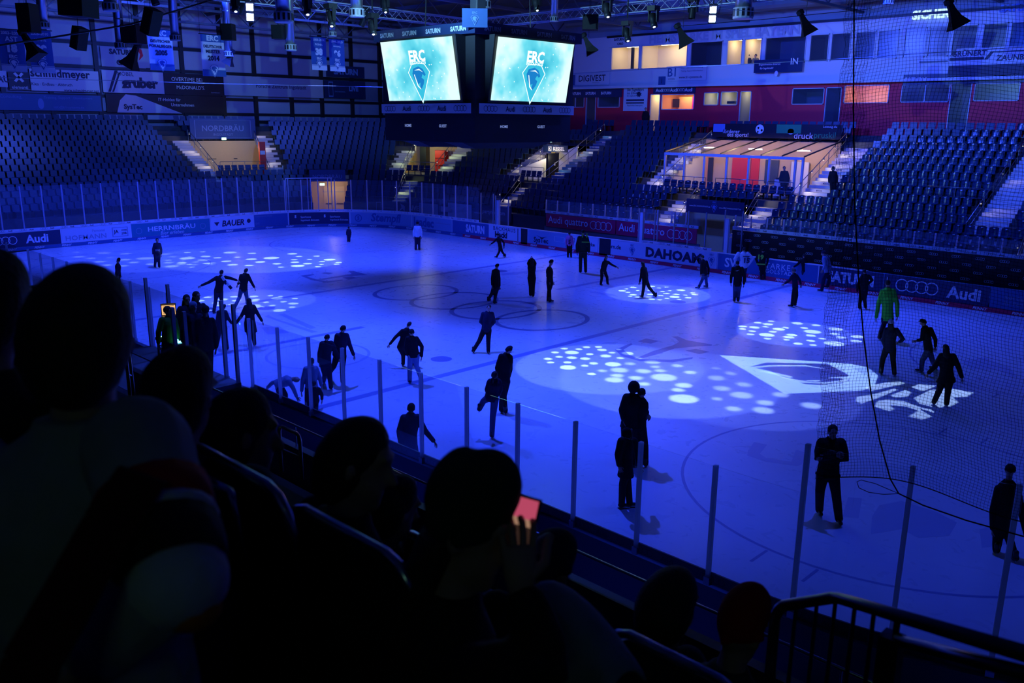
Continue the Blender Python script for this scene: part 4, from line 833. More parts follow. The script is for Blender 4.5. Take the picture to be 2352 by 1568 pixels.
def screen_mat():
    m = bpy.data.materials.new('screen_picture'); m.use_nodes = True; nt = m.node_tree; N = nt.nodes; L = nt.links; b = N['Principled BSDF']
    b.inputs['Base Color'].default_value = (0,0,0,1); b.inputs['Roughness'].default_value = .6
    tc = N.new('ShaderNodeTexCoord'); n = N.new('ShaderNodeTexNoise'); n.inputs['Scale'].default_value = .75; n.inputs['Detail'].default_value = 3
    vo = N.new('ShaderNodeTexVoronoi'); vo.inputs['Scale'].default_value = 4.5; L.new(tc.outputs['UV'], vo.inputs['Vector']); L.new(tc.outputs['UV'], n.inputs['Vector'])
    gr = N.new('ShaderNodeVectorMath'); gr.operation = 'LENGTH'; L.new(tc.outputs['UV'], gr.inputs[0])
    a = N.new('ShaderNodeMath'); a.operation = 'MULTIPLY_ADD'; a.inputs[1].default_value = .21; L.new(gr.outputs['Value'], a.inputs[0]); L.new(n.outputs['Fac'], a.inputs[2])
    r = N.new('ShaderNodeValToRGB'); e = r.color_ramp.elements; e[0].position = .5; e[0].color = (.02,.42,.60,1); e[1].position = .98; e[1].color = (.68,.95,.93,1)
    q = r.color_ramp.elements.new(.72); q.color = (.14,.66,.78,1); L.new(a.outputs[0], r.inputs[0])
    lt = N.new('ShaderNodeMath'); lt.operation = 'LESS_THAN'; lt.inputs[1].default_value = .13; L.new(vo.outputs['Distance'], lt.inputs[0])
    mx = N.new('ShaderNodeMix'); mx.data_type = 'RGBA'; L.new(lt.outputs[0], mx.inputs[0]); L.new(r.outputs[0], mx.inputs[6]); mx.inputs[7].default_value = (.75,1,1,1)
    L.new(mx.outputs[2], b.inputs['Emission Color']); b.inputs['Emission Strength'].default_value = 1.05
    return m
SCR = screen_mat(); SCW = emat('screen_white', (.8,1,1), 1.15); SCB = emat('screen_blue', (.01,.20,.55), 1); SCT = emat('screen_teal', (.04,.5,.7), 1)
def face(fn, nm):
    """fn(u, z, out) -> world; u along the face, left to right as seen"""
    sr = empty('x', (0,0,0)); bpy.data.objects.remove(sr)
    z0, z1, hw = 8.5, 10.72, 2.12; o0, o1 = .12, .5     # the screen leans out at its top
    def sf(x, y, d=0): k = (y+1.11)/2.22; return fn(x, z0+(y+1.11), o0+(o1-o0)*k+d)
    fr = MB(); fr.hexa([fn(-hw-.12,z0-.08,-.1), fn(hw+.12,z0-.08,-.1), fn(hw+.12,z0-.08,o0+.02), fn(-hw-.12,z0-.08,o0+.02), fn(-hw-.12,z1+.08,-.1), fn(hw+.12,z1+.08,-.1), fn(hw+.12,z1+.08,o1), fn(-hw-.12,z1+.08,o1)])
    f = fr.build('screen_housing', SB, sbr)
    s = MB(); n = 1; vs = [sf(-hw,-1.11,.05), sf(hw,-1.11,.05), sf(hw,1.11,.05), sf(-hw,1.11,.05)]; s.add(vs, [(0,1,2,3)])
    so_ = s.build('screen', SCR, f); uv = so_.data.uv_layers.new(name='uv')
    for i, c in enumerate(((-hw,-1.11),(hw,-1.11),(hw,1.11),(-hw,1.11))): uv.data[i].uv = c
    def T(g, m_, d): MB().geo(g, lambda x, y: sf(x, y, d)).build('screen_emblem', m_, f)
    T(join_geo(fit(text_geo('ERC', .04), w=.95, cy=.52), fit(text_geo('INGOLSTADT', .03), w=.95, cy=.27)), SCW, .06)
    sh = [(x*1.3, y*1.25-.35) for x, y in SHIELD]; T(poly_geo(sh), SCT, .06); T(outline_geo(sh, .07), SCW, .07)
    T(poly_geo([(x*1.35-.02, y*1.3-.3) for x, y in HEADC]), SCB, .07)
    T(join_geo(poly_geo([(-.25,-.0),(.05,.05),(.25,-.08),(.05,-.0)]), poly_geo([(-.3,-.15),(-.26,-.15),(-.12,-.55),(.02,-.68),(-.0,-.7),(-.17,-.58)])), SCW, .08)
    b = MB(); b.add([fn(-2.68,8.02,.14), fn(2.68,8.02,.14), fn(2.68,8.38,.14), fn(-2.68,8.38,.14)], [(0,1,2,3)]); st = b.build('audi_strip', STRIP, sbr)
    g = join_geo(*[four_rings(c, 0, .11, .17, 12) for c in (-2.1, 0, 2.1)], *[fit(text_geo('Audi', .02), h=.2, cx=c) for c in (-1.05, 1.05)])
    MB().geo(g, lambda x, y: fn(x, 8.2+y, .155)).build('lettering', INK, st)
    g = join_geo(*[fit(text_geo('SATURN', .05), w=.85, cx=c) for c in (-2.1, -.7, .7, 2.1)])
    MB().geo(g, lambda x, y: fn(x, 11.0+y, .24)).build('lettering', mat('rim_ink', (.45,.5,.6), .5), sbr)
    for c, tx in ((-1.2, 'HOME'), (.9, 'GUEST')): MB().geo(fit(text_geo(tx, .02), h=.11, cx=c), lambda x, y: fn(x, 7.55+y, -.03)).build('lettering', emat('score_words', (.25,.35,.9), .6), sbr)
face(lambda u, z, o: V((u, -HA-o, z)), 'a'); face(lambda u, z, o: V((HA+o, u, z)), 'b')
MB().obox((HA+.24,-HA-.24,11.3), V((.32,.32,0)), V((.02,-.02,0)), V((0,0,.32))).build('club_panel', BLUEB, sbr)
MB().geo(club_geo(0, -.03, .3), lambda x, y: V((HA+.27+x*.7, -HA-.27+x*.7, 11.28+y))).build('lettering', FAINT, sbr)
# screens give their light
area('screen_glow', (0, -HA-.9, 9.5), (0, -12, 8), 26, (.25,.85,1), 4.2, 2.2); area('screen_glow', (HA+.9, 0, 9.5), (12, 0, 8), 26, (.25,.85,1), 4.2, 2.2)
# ---------------------------------------------------------------- banners under the roof
BANB = mat('flag_blue_cloth', (.04,.12,.35), .7); BANW = mat('flag_white_cloth', (.7,.72,.78), .7)
def hang(px0, px1, py0, py1, label, kind, l1, l2, l3, X=-20):
    a = at(px0, py0, X=X); b = at(px1, py0+(px1-px0)*.12, X=X); w_ = b.y-a.y; ym = (a.y+b.y)/2; z1 = a.z; z0 = at(px0, py1, X=X).z; H = z1-z0
    r_ = empty('hanging_banner', (X, ym, z0), label, 'banner')
    mb = MB(); n = 6
    for i in range(n):
        for j in range(4):
            y0, y1 = ym-w_/2+w_*i/n, ym-w_/2+w_*(i+1)/n; f = lambda y: X+.02*math.sin((y-ym)*5)
            mb.add([(f(y0),y0,z0+H*j/4),(f(y1),y1,z0+H*j/4),(f(y1),y1,z0+H*(j+1)/4),(f(y0),y0,z0+H*(j+1)/4)], [(0,1,2,3)], 0)
    mb.build('cloth', BANW if kind == 'w' else BANB, r_)
    def T(g, m_, d=.045): MB().geo(g, lambda x, y: V((X+d, ym+x, (z0+z1)/2+y))).build('lettering', m_, r_)
    MB().tube([(X, ym-w_/2-.08, z1+.02), (X, ym+w_/2+.08, z1+.02)], .025, 6).build('top_bar', DMET, r_)
    MB().tube([(X, ym-w_/2, z1), (X, ym-w_/2, 14.6)], .008, 4).build('cord', DMET, r_); MB().tube([(X, ym+w_/2, z1), (X, ym+w_/2, 14.6)], .008, 4).build('cord', DMET, r_)
    if kind == 'w':
        T(bar_geo(-w_/2, H*.33, w_/2, H*.5), BANB, .04); T(bar_geo(-w_/2, -H*.5, w_/2, -H*.34), BANB, .04)
        T(fit(text_geo('ERC', .04), w=w_*.5, cy=H*.42), INKW); T(fit(text_geo(l1, .03), w=w_*.8, cy=H*.22), INK); T(fit(text_geo(l2, .03), w=w_*(.92 if len(l2) > 8 else .62), cy=H*.10), INK); T(fit(text_geo(l3, .05), w=w_*.5, cy=-H*.06), INK)
        T(poly_geo([(x*w_*.42, y*w_*.42-H*.34) for x, y in SHIELD]), INKW, .042); T(shield_geo(0, -H*.34, w_*.4), BANB)
    else:
        T(bar_geo(-w_/2, -H*.5, w_/2, -H*.36), BANW, .04); T(bar_geo(-w_/2, -H*.345, w_/2, -H*.33), BANW, .04)
        T(join_geo(fit(text_geo(l1, .03), w=w_*.75, cy=H*.42), fit(text_geo(l2, .03), w=w_*.5, cy=H*.28), fit(text_geo(l3, .07), h=H*.22, cy=H*.06), fit(text_geo('ERC', .04), w=w_*.32, cy=-H*.14)), INKW)
        T(poly_geo([(x*w_*.42, y*w_*.42-H*.31) for x, y in SHIELD]), BANB, .042); T(shield_geo(0, -H*.31, w_*.4), INKW)
hang(-8, 52, 66, 162, 'blue retired number banner 18 Ast at the left picture edge', 'b', '2003–2009', 'AST', '18')
hang(62, 116, 68, 166, 'blue retired number banner 29 Waite, second from the left', 'b', '2003–2010', 'WAITE', '29')
hang(337, 394, 66, 160, 'white banner lettered Deutscher Pokalsieger 2005', 'w', 'DEUTSCHER', 'POKALSIEGER', '2005')
hang(459, 513, 78, 174, 'white banner lettered Deutscher Meister 2014', 'w', 'DEUTSCHER', 'MEISTER', '2014')
hang(713, 748, 84, 160, 'blue retired number banner 38 Ficenec left of the scoreboard', 'b', '2003–2014', 'FICENEC', '38')
hang(755, 790, 89, 163, 'blue retired number banner 96 Goodall next to the scoreboard', 'b', '1999–2010', 'GOODALL', '96')
# ---------------------------------------------------------------- ducts, loudspeakers, lamps
DUCT = mat('duct_metal', (.5,.53,.58), .3, .9)
def duct(px, py, wpx, D, label):
    p = far(px, py, D); r = wpx/2*D/FPX
    r_ = empty('air_duct', p, label, 'duct', None)
    MB().lathe(p+V((0,0,r*1.3)), [(r,0),(r,(16.9-p.z)-r*1.3)], 16).build('pipe', DUCT, r_, True)
    MB().lathe(p+V((0,0,0)), [(r*1.15,0),(r*1.25,.03),(r*1.25,r*1.3),(r*1.0,r*1.4)], 16).build('outlet', WPAN, r_)
    mb = MB(); n = 12
    for i in range(n):
        a = 2*PI*i/n; c = p+V((math.cos(a), math.sin(a), 0))*r*1.255+V((0,0,r*.7)); mb.obox(c, V((-math.sin(a), math.cos(a), 0))*r*.16, V((math.cos(a), math.sin(a), 0))*.005, V((0,0,r*.42)))
    mb.build('slot', DARKP, r_)
    mb = MB()
    for z in (1, 2): mb.lathe(p+V((0,0,r*1.3+z*.9)), [(r*1.03,0),(r*1.03,.05)], 16)
    mb.build('seam_ring', DUCT, r_)
for px, py, w_, D, lb in [(101,65,17,44,'silver air duct above the leftmost banners'), (278,112,18,42,'silver air duct above the Saturn Card sign'), (403,94,17,43,'silver air duct between the two white banners'), (255,26,24,36,'short silver air duct at the top edge, left'),
    (526,130,16,46,'silver air duct right of the 2014 banner'), (652,52,32,32,'wide silver air duct hanging through the left truss'), (668,117,20,42,'long silver air duct below the left truss'), (764,84,14,48,'silver air duct behind the Ficenec banner'),
    (1273,50,15,46,'silver air duct behind the right truss'), (1706,44,34,40,'wide silver air duct above the press box windows'), (2040,10,16,44,'silver air duct at the top right edge'), (820,40,26,36,'silver air duct in the middle of the left truss'), (1112,20,24,40,'dull air duct above the scoreboard')]:
    duct(px, py, w_, D, lb)
MB_H = MB(); MB_H.tube([(-20, 28.5, 15.2), (34, 28.5, 15.2)], .38, 12); tag(MB_H.build('main_air_duct', BEAM), 'long dark horizontal pipe under the roof above the press boxes', 'duct')
mb = MB(); mb.add([(-6,18,15.9),(34,12,15.9),(34,24,16.2),(-2,22,16.2)], [(0,1,2,3)]); tag(mb.build('roof_sail', WPAN), 'pale fabric sheet stretched under the roof at the top right', 'sheet')
SPK = mat('speaker_black', (.006,.007,.01), .7)
def spk(px, py, wpx, hpx, D, tilt, yaw, label, kind='box'):
    p = far(px, py, D); w_ = wpx*D/FPX; h_ = hpx*D/FPX
    r_ = empty('hanging_speaker', p, label, 'loudspeaker')
    R_ = Matrix.Rotation(yaw, 3, 'Z') @ Matrix.Rotation(tilt, 3, 'Y')
    if kind == 'box':
        MB().obox(p, R_@V((w_/2,0,0)), R_@V((0,w_/2,0)), R_@V((0,0,h_/2))).build('cabinet', SPK, r_)
        MB().obox(p+R_@V((0,-w_/2-.01,0)), R_@V((w_*.44,0,0)), R_@V((0,.008,0)), R_@V((0,0,h_*.46))).build('grille', DMET, r_)
    else:  # flared horn with a driver behind
        a = R_@V((1,0,0)); b = R_@V((0,1,0)); c = R_@V((0,0,1)); vs = []; rings = [(0,.16,.14),(.25,.2,.16),(.6,.34,.2),(1,.62,.5)]
        for k_, u, v_ in rings:
            o_ = p - c*(k_-.5)*h_
            u *= .72; v_ *= .72; vs += [o_-a*u*w_-b*v_*w_, o_+a*u*w_-b*v_*w_, o_+a*u*w_+b*v_*w_, o_-a*u*w_+b*v_*w_]
        MB().add(vs, [(0,1,2,3)]+[(i*4+j, i*4+(j+1) % 4, i*4+(j+1) % 4+4, i*4+j+4) for i in range(3) for j in range(4)]+[(15,14,13,12)]).build('horn', SPK, r_)
        MB().lathe(p+c*h_*.5, [(w_*.15,0),(w_*.22,h_*.03),(w_*.22,h_*.2),(w_*.1,h_*.26)], 10, c).build('driver', SPK, r_)
    MB().tube([p+V((0,0,h_*.45)), (p.x, p.y, 16.5)], .01, 4).build('cable', DMET, r_)
    return r_
for a in [(65,42,28,52,34,0,.6,'black box speaker above the leftmost banner'), (182,88,22,42,34,.35,.3,'tilted black speaker above the white Schmidmeyer banner'), (180,14,52,40,30,.05,.6,'large black speaker cut by the top edge on the left'), (348,50,26,50,32,.4,.3,'tilted black speaker hanging above the 2005 banner'),
          (306,80,36,34,42,0,.6,'black box speaker above the Gruber banner'), (524,74,24,32,42,0,.7,'black box speaker above the 2014 banner'), (640,74,24,28,42,0,.7,'black box speaker under the wide duct'), (1356,52,34,30,42,0,.7,'black box speaker under the right truss')]: spk(*a)
for a in [(70,106,38,48,34,-.5,.6,'black horn speaker in front of the Waite banner',), (305,130,38,44,44,.5,.6,'black horn speaker before the Saturn Card sign'), (1352,104,32,38,42,-.5,.7,'black horn speaker left of the press box windows'), (1568,84,38,40,40,-.5,.7,'black horn speaker above the long lit window'), (1850,56,36,42,38,-.5,.7,'black horn speaker above the dark press windows'), (2192,36,42,46,36,-.5,.7,'black horn speaker at the top right edge'), (528,134,26,26,46,.5,.6,'black horn speaker below the 2014 duct')]: spk(*a, kind='horn')
# light heads on the trusses
HEADM = mat('lamp_head_black', (.015,.017,.02), .45)
LENS = emat('lamp_lens_white', (.7,.85,1), 5); LENSB = emat('lamp_lens_blue', (.3,.4,1), 40)
def moving_head(p, tgt, label, lens=None, s=1, plate=None):
    p = V(p); r_ = empty('moving_head_lamp', p, label, 'stage lamp')
    MB().box(p+V((-.2,-.2,.35))*s, p+V((.2,.2,.55))*s).build('base', HEADM, r_)
    for q in (-.22, .2): MB().box(p+V((q,-.08,-.1))*s, p+V((q+.04,.08,.4))*s).build('yoke', HEADM, r_)
    d = (V(tgt)-p).normalized()
    MB().lathe(p-d*.28*s, [(.10*s,0),(.15*s,.05*s),(.16*s,.3*s),(.13*s,.42*s),(.15*s,.5*s),(.15*s,.62*s)], 14, d).build('head', HEADM, r_, True)
    if lens: MB().lathe(p-d*.28*s+d*.6*s, [(.055*s,0),(.055*s,.035*s)], 14, d).build('lens', lens, r_)
    return r_
# two bright blue floods (visible panels) and small spots
def flood(px, py, D, label):
    p = far(px, py, D); n = (CAM-p).normalized(); n = (n+V((.1,.0,-.35))).normalized(); u = n.cross(V((0,0,1))).normalized(); v = u.cross(n)
    r_ = empty('flood_lamp', p, label, 'stage lamp')
    MB().obox(p-n*.06, u*.17, v*.4, n*.05).build('housing', HEADM, r_)
    for s in (-.19, .19): MB().obox(p+v*s, u*.13, v*.13, n*.01).build('light_field', LENSB, r_)
    MB().tube([p+v*.4, V((p.x, p.y, 14.6))], .02, 5).build('bracket', DMET, r_)
flood(574, 28, 38, 'glaring blue twin flood lamp high on the left'); flood(1637, 33, 40, 'glaring blue twin flood lamp above the long lit window')
for px, py, D, lb in [(540,8,34,'small lit spot lamp right of the blue twin flood'), (884,12,38,'small lit spot lamp above the scoreboard, left'), (1232,8,38,'small lit spot lamp above the scoreboard, right'), (1500,45,36,'black lamp head hanging below the right truss'), (1394,22,36,'black lamp head at the middle of the right truss'), (1440,78,38,'black lamp head left of the long lit window'),
    (705,14,32,'black lamp head on the left truss by the wide duct'), (760,42,34,'black lamp head at mid left truss'), (856,62,36,'black lamp head at the scoreboard end of the left truss')]:
    p = far(px, py, D); moving_head(p, p+V((.4,-.2,-1)), lb, LENS, .9)
    MB().tube([p+V((0,0,.6)), (p.x, p.y, 14.6)], .03, 5).build('clamp_pipe', DMET, C.objects[[o.name for o in C.objects if o.get('label') == lb][0]])
# cables strung under the roof
for i, (pts, lb) in enumerate([([(0,104,30),(120,86,31),(300,56,32),(440,14,33),(520,-10,33)], 'thick black cable sagging across the upper left'), ([(0,178,40),(230,184,43),(500,192,46),(880,200,50)], 'thin pale safety wire across the left wall banners'), ([(1290,170,46),(1500,158,44),(1850,140,40),(2352,108,36)], 'thin pale safety wire across the press boxes'), ([(1560,6,36),(1700,24,37),(1800,30,38)], 'thin cable right of the right truss'), ([(1560,60,36),(1760,44,36),(2000,20,36)], 'thin black cable above the press windows')]):
    tag(MB().tube([far(*p) for p in pts], .03 if i == 0 else .012, 5).build('roof_cable', DMET if i in (0, 4) else WPAN), lb, 'cable')
# ---------------------------------------------------------------- bench zone behind the far boards
mb = MB(); ribbon(mb, P, 29.5, 60.8, .4, 0, .32, 1, 0, 2.1); tag(mb.build('bench_platform', CONC), 'raised grey platform behind the far side boards', 'platform')
r_ = empty('bench_wall', P(34, 2.62, 0), 'purple red bench wall lettered Audi quattro behind the left players bench', 'advertising wall')
mb = MB(); fbox(mb, 29.2, 41.2, 2.62, 2.7, 0, 1.02); mb.build('base', CONC, r_)
mb = MB(); tq = [29.35, 35.2, 41.05]
for a, b in zip(tq, tq[1:]): fbox(mb, a+.03, b-.03, 2.58, 2.64, 1.02, 1.86)
mb.build('panel', mat('quattro_red', (.7,.01,.10), .45), r_)
for a, b in zip(tq, tq[1:]):
    m_ = (a+b)/2; g = join_geo(fit(text_geo('Audi quattro', .01), w=3.4, cx=-1.0), four_rings(1.75, 0, .27, .14, 20)); MB().geo(g, lambda x, y: P(m_+x, 2.565, 1.44+y)).build('lettering', INKW, r_)
strips(P, 29.3, 41.1, 2.58, 1.98, 'white Audi strip along the top of the purple red bench wall', hh=.08)
glass_run(P, frange(29.3, 41.2, 1.0), 2.66, 2.06, 2.75, 'low glass bay with post above the purple red bench wall', 'low glass bays above the left bench wall', .03)
r_ = empty('bench_wall', P(52, 2.62, 0), 'black bench wall scattered with small white ring signs behind the right bench', 'advertising wall')
mb = MB(); ribbon(mb, P, 43.3, 61, 2.6, 0, 2.05, 2, 0, .08); mb.build('panel', DARKP, r_)
mb = MB()
for i in range(17):
    for j in range(4): g = four_rings(0, 0, .062, .2, 8); tc = 43.8+i*1.02+(j % 2)*.5; mb.geo(g, lambda x, y: P(tc+x, 2.585, 1.88-j*.33+y))
mb.build('lettering', INKW, r_)
strips(P, 43.3, 60.8, 2.58, 2.15, 'white Audi strip along the top of the black bench wall', hh=.09)
glass_run(P, frange(43.4, 60.7, .98), 2.66, 2.22, 2.85, 'low glass bay with post above the black bench wall', 'low glass bays above the right bench wall', .03)
mb = MB(); ribbon(mb, P, 30.2, 40.5, 1.7, .32, .75, 1, 0, .35); tag(mb.build('players_bench', WHITEP), 'long pale bench before the purple red wall', 'bench')
mb = MB(); ribbon(mb, P, 45.2, 60, 1.6, .32, .8, 1, 0, .35); tag(mb.build('players_bench', LBLUE), 'long pale bench before the black ring wall', 'bench')
for px, py0, py1, lb in ((1115, 457, 519, 'thick white post at the left end of the players bench'), (1430, 484, 563, 'thick white post before the second Audi quattro panel'), (1643, 500, 585, 'thick white post at the right side of the players tunnel')):
    t = TP(px, py1, 1.1); z1 = at(px, py0, Y=15.2).z; fb = empty('padded_post', P(t, .25, 0), lb, 'post')
    b = MB(); fbox(b, t-.1, t+.1, .18, .36, 0, z1); b.build('post_body', WHITE, fb); b = MB(); fbox(b, t-.1, t+.1, .17, .37, z1, z1+.03); b.build('cap', METAL, fb)
def small_glass(t0, t1, d, z0, z1, label, n=1):
    r_ = empty('glass_divider', P(t0, d, z0), label, 'glass barrier')
    b = MB(); fbox(b, t0+.04, t1-.04, d, d+.012, z0, z1); b.build('pane', RGLASS, r_)
    for t in (t0, t1): b = MB(); fbox(b, t-.03, t+.03, d-.03, d+.04, z0-.3, z1+.02); b.build('post', ALU, r_)
small_glass(25.7, 26.9, .1, 1.15, 3.1, 'glass bay right of the last Audi strip of the far corner'); small_glass(27.1, 28.3, .1, 1.15, 3.0, 'glass bay before the partyrent banner')
small_glass(38.6, 39.7, .3, 1.2, 3.0, 'tall glass bay left of the Dahoam strip'); small_glass(39.9, 41.0, .3, 1.2, 3.0, 'tall glass bay above the left part of the Dahoam board'); small_glass(41.9, 43.0, .3, 1.2, 3.1, 'tall glass bay above the right end of the Dahoam strip')
small_glass(42.9, 44.0, 2.4, 1.2, 3.1, 'glass bay at the left end of the black bench wall')
banner_box(19.7, 22.2, 2.5, .9, 1.9, LBLUE, 'pale printed banner with rings behind the corner glass', [(join_geo(ring_geo(.6, 0, .3, .08), bar_geo(-1.8,-.2,-.9,.2), fit(text_geo('FAHRSCHULE', .02), w=.9, cx=2.0)), GREYI)], th=.03)
banner_box(22.6, 26.2, 2.5, 1.0, 2.0, NAVY, 'dark banner lettered partyrent.com behind the corner glass', [(fit(text_geo('partyrent.com', .01), w=2.2, cx=.1), GREYI)], th=.03)
banner_box(15.0, 17.3, 2.5, .9, 1.7, NAVY, 'dark banner lettered Live with a running figure behind the glass', [(join_geo(fit(text_geo('LIVE', .05), w=.9, cx=1.3), fit(text_geo('DAS ORIGINAL'), w=.9, cx=-.9, cy=-.1), outline_geo([(-1.9,-.35),(-1.5,-.35),(-1.5,.35),(-1.9,.35)], .15), poly_geo([(-.1,-.35),(.2,.0),(.1,.3),(.5,.1),(.45,-.35),(.3,-.1)])), GREYI)], th=.03)
banner_box(17.5, 18.9, 2.5, .9, 1.7, LBLUE, 'small pale banner with a framed mark behind the corner glass', [(outline_geo([(-1.1,-.35),(-.75,-.35),(-.75,.35),(-1.1,.35)], .15), DBLUE)], th=.03)
# zamboni gate frame (ice level exit at the far left corner)
r_ = empty('goal_gate_frame', P(9.6, .5, 0), 'white steel gate frame before the ice level door', 'gate frame')
z1 = 3.55
for t in (9.0, 9.15, 10.5, 10.72, 11.9, 12.15):
    b = MB(); b.tube([P(t, .45, 1.1), P(t, .45, z1)], .03, 6); b.build('upright', WHITE, r_)
b = MB(); b.tube([P(9+.32*i, .45, z1) for i in range(11)], .035, 6); b.build('crossbar', WHITE, r_)
# ---------------------------------------------------------------- near boards
NR0, NR1 = -27.5, 31
mb = MB(); ribbon(mb, NP, -21.5, 30, .0, 0, 1.1, .6, 0, .14); tag(mb.build('dasher_board', mat('board_back_blue', (.10,.14,.25), .45)), 'long near side dasher board seen from behind', 'rink board')
strips(NP, 7.7, 27, .02, 1.185, 'dark backed strip of Audi words along the near side boards', hh=.1, sgn=1, pitch=1.317, m_=mat('strip_back', (.04,.055,.13), .4))
glass_run(NP, [19.55+1.317*i for i in range(-9, 3)], .07, 1.1, 2.97, 'clear glass bay with twin metal post on the near side boards', 'glass bays of the near side boards', .028)
glass_run(NP, [22.184, 23.46, 24.6, 25.8, 27.0], .07, 1.1, 3.65, 'taller glass bay on the near corner boards under the net', 'tall glass bays under the near net', .03)
glass_run(NP, [-20.9+1.25*i for i in range(0, 10)], .07, 1.1, 2.97, 'glass bay of the near side boards at the left picture edge', 'glass bays of the near side boards, far left part', .028)
glass_run(NP, [-8.4, -7.1, -5.8, -4.5, -3.2, -1.9, -.6, .7, 2.0, 3.2, 4.4, 5.3, 6.38, 7.69], .07, 1.1, 2.97, 'glass bay before the scorekeeper box on the near side', 'glass bays by the scorekeeper box', .028)
# scorekeeper and penalty boxes behind the near boards
for i, (x, y0, y1, lb) in enumerate([(2.5, -16.6, -15.35, 'glass side screen left of the scorekeeper box'), (3.9, -16.6, -15.35, 'glass side screen left of the laptop'), (6.9, -16.6, -15.35, 'glass side screen right of the standing group'), (7.5, -16.6, -15.35, 'glass side screen right of the scorekeeper box')]):
    r_ = empty('box_screen', (x, y1, .3), lb, 'glass barrier')
    MB().box((x-.01, y0+.04, 1.5), (x+.01, y1-.04, 3.3)).build('pane', RGLASS, r_)
    for y in (y0, y1): MB().box((x-.04, y-.04, 1.35), (x+.04, y+.04, 3.35)).build('post', ALU, r_)
mb = MB(); mb.box((2.4, -17.6, .02), (7.55, -15.3, 1.35)); tag(mb.build('box_platform', CONC), 'raised platform of the scorekeeper box behind the near boards', 'platform')
# walkway and near stand
NZR, NK = .52, 12
mb = MB()
for k in range(NK+6):
    y0 = -17.8-DR*k; z = 1.5+NZR*k
    mb.box((-30, y0-DR, z-1.2 if k else 0), (42, y0, z))
struct(mb, 'floor_near_terraces', mat('near_terrace', (.03,.035,.04), .9))
mb = MB(); mb.box((7.2, -17.95, 1.4), (31, -17.8, 2.2)); mb.box((-30, -17.95, 1.4), (-3, -17.8, 2.2)); struct(mb, 'wall_parapet', mat('parapet_paint', (.03,.04,.06), .5))
mb = MB(); mb.box((-30, -17.79, .0), (42, -15.2, .02)); struct(mb, 'floor_walkway', mat('walkway_paint', (.16,.19,.28), .4))
for a, b, lb in ((7.4, 13.0, 'handrail on the near parapet left of the fourth head'), (13.15, 18.6, 'handrail on the near parapet between the fourth head and the knitted hat'), (18.8, 20.3, 'short bright handrail on the parapet right of the knitted hat'), (20.5, 25.2, 'handrail on the parapet towards the corner railing')):
    r_ = empty('parapet_rail', (a, -17.87, 2.2), lb, 'railing')
    zt = 2.58
    MB().tube([(a,-17.87,2.2),(a,-17.87,zt),(b,-17.87,zt),(b,-17.87,2.2)], .02, 8).build('handrail', METAL, r_, True)
    n = int((b-a)/1.3)
    for i in range(1, n+1): x = a+(b-a)*i/(n+1); MB().tube([(x,-17.87,2.2),(x,-17.87,zt)], .012, 6).build('post', METAL, r_)
# stair gate loops in the front rows, orange light put in the steel colour
WARMLIT = mat('orange_lit_steel', (.75,.55,.35), .3, 1)
def loop(px0, py0, px1, py1, pyb, D, label):
    a, b = far(px0, py0, D), far(px1, py1, D+.1); h = (pyb-py0)/FPX*D
    r_ = empty('rail_loop', a-V((0,0,h)), label, 'railing'); d = (b-a)*.14
    MB().tube([a-V((0,0,h)), a-V((0,0,.06)), a-V((0,0,.015))+d*.4, a+d, b-d, b-V((0,0,.015))-d*.4, b-V((0,0,.06)), b-V((0,0,h))], .018, 8).build('tube_frame', WARMLIT, r_, True)
    MB().tube([a-V((0,0,h*.5)), b-V((0,0,h*.5))], .01, 6).build('cross_tube', METAL, r_)
loop(640, 976, 688, 998, 1085, 8.2, 'tall bent rail loop glinting above the third head'); loop(893, 1078, 930, 1096, 1160, 7.4, 'bent rail loop glinting right of the fourth head'); loop(288, 806, 297, 812, 905, 10, 'thin bent rail glinting right of the big head'); loop(1190, 1180, 1228, 1180, 1260, 7.0, 'dark rail loop behind the raised phone')
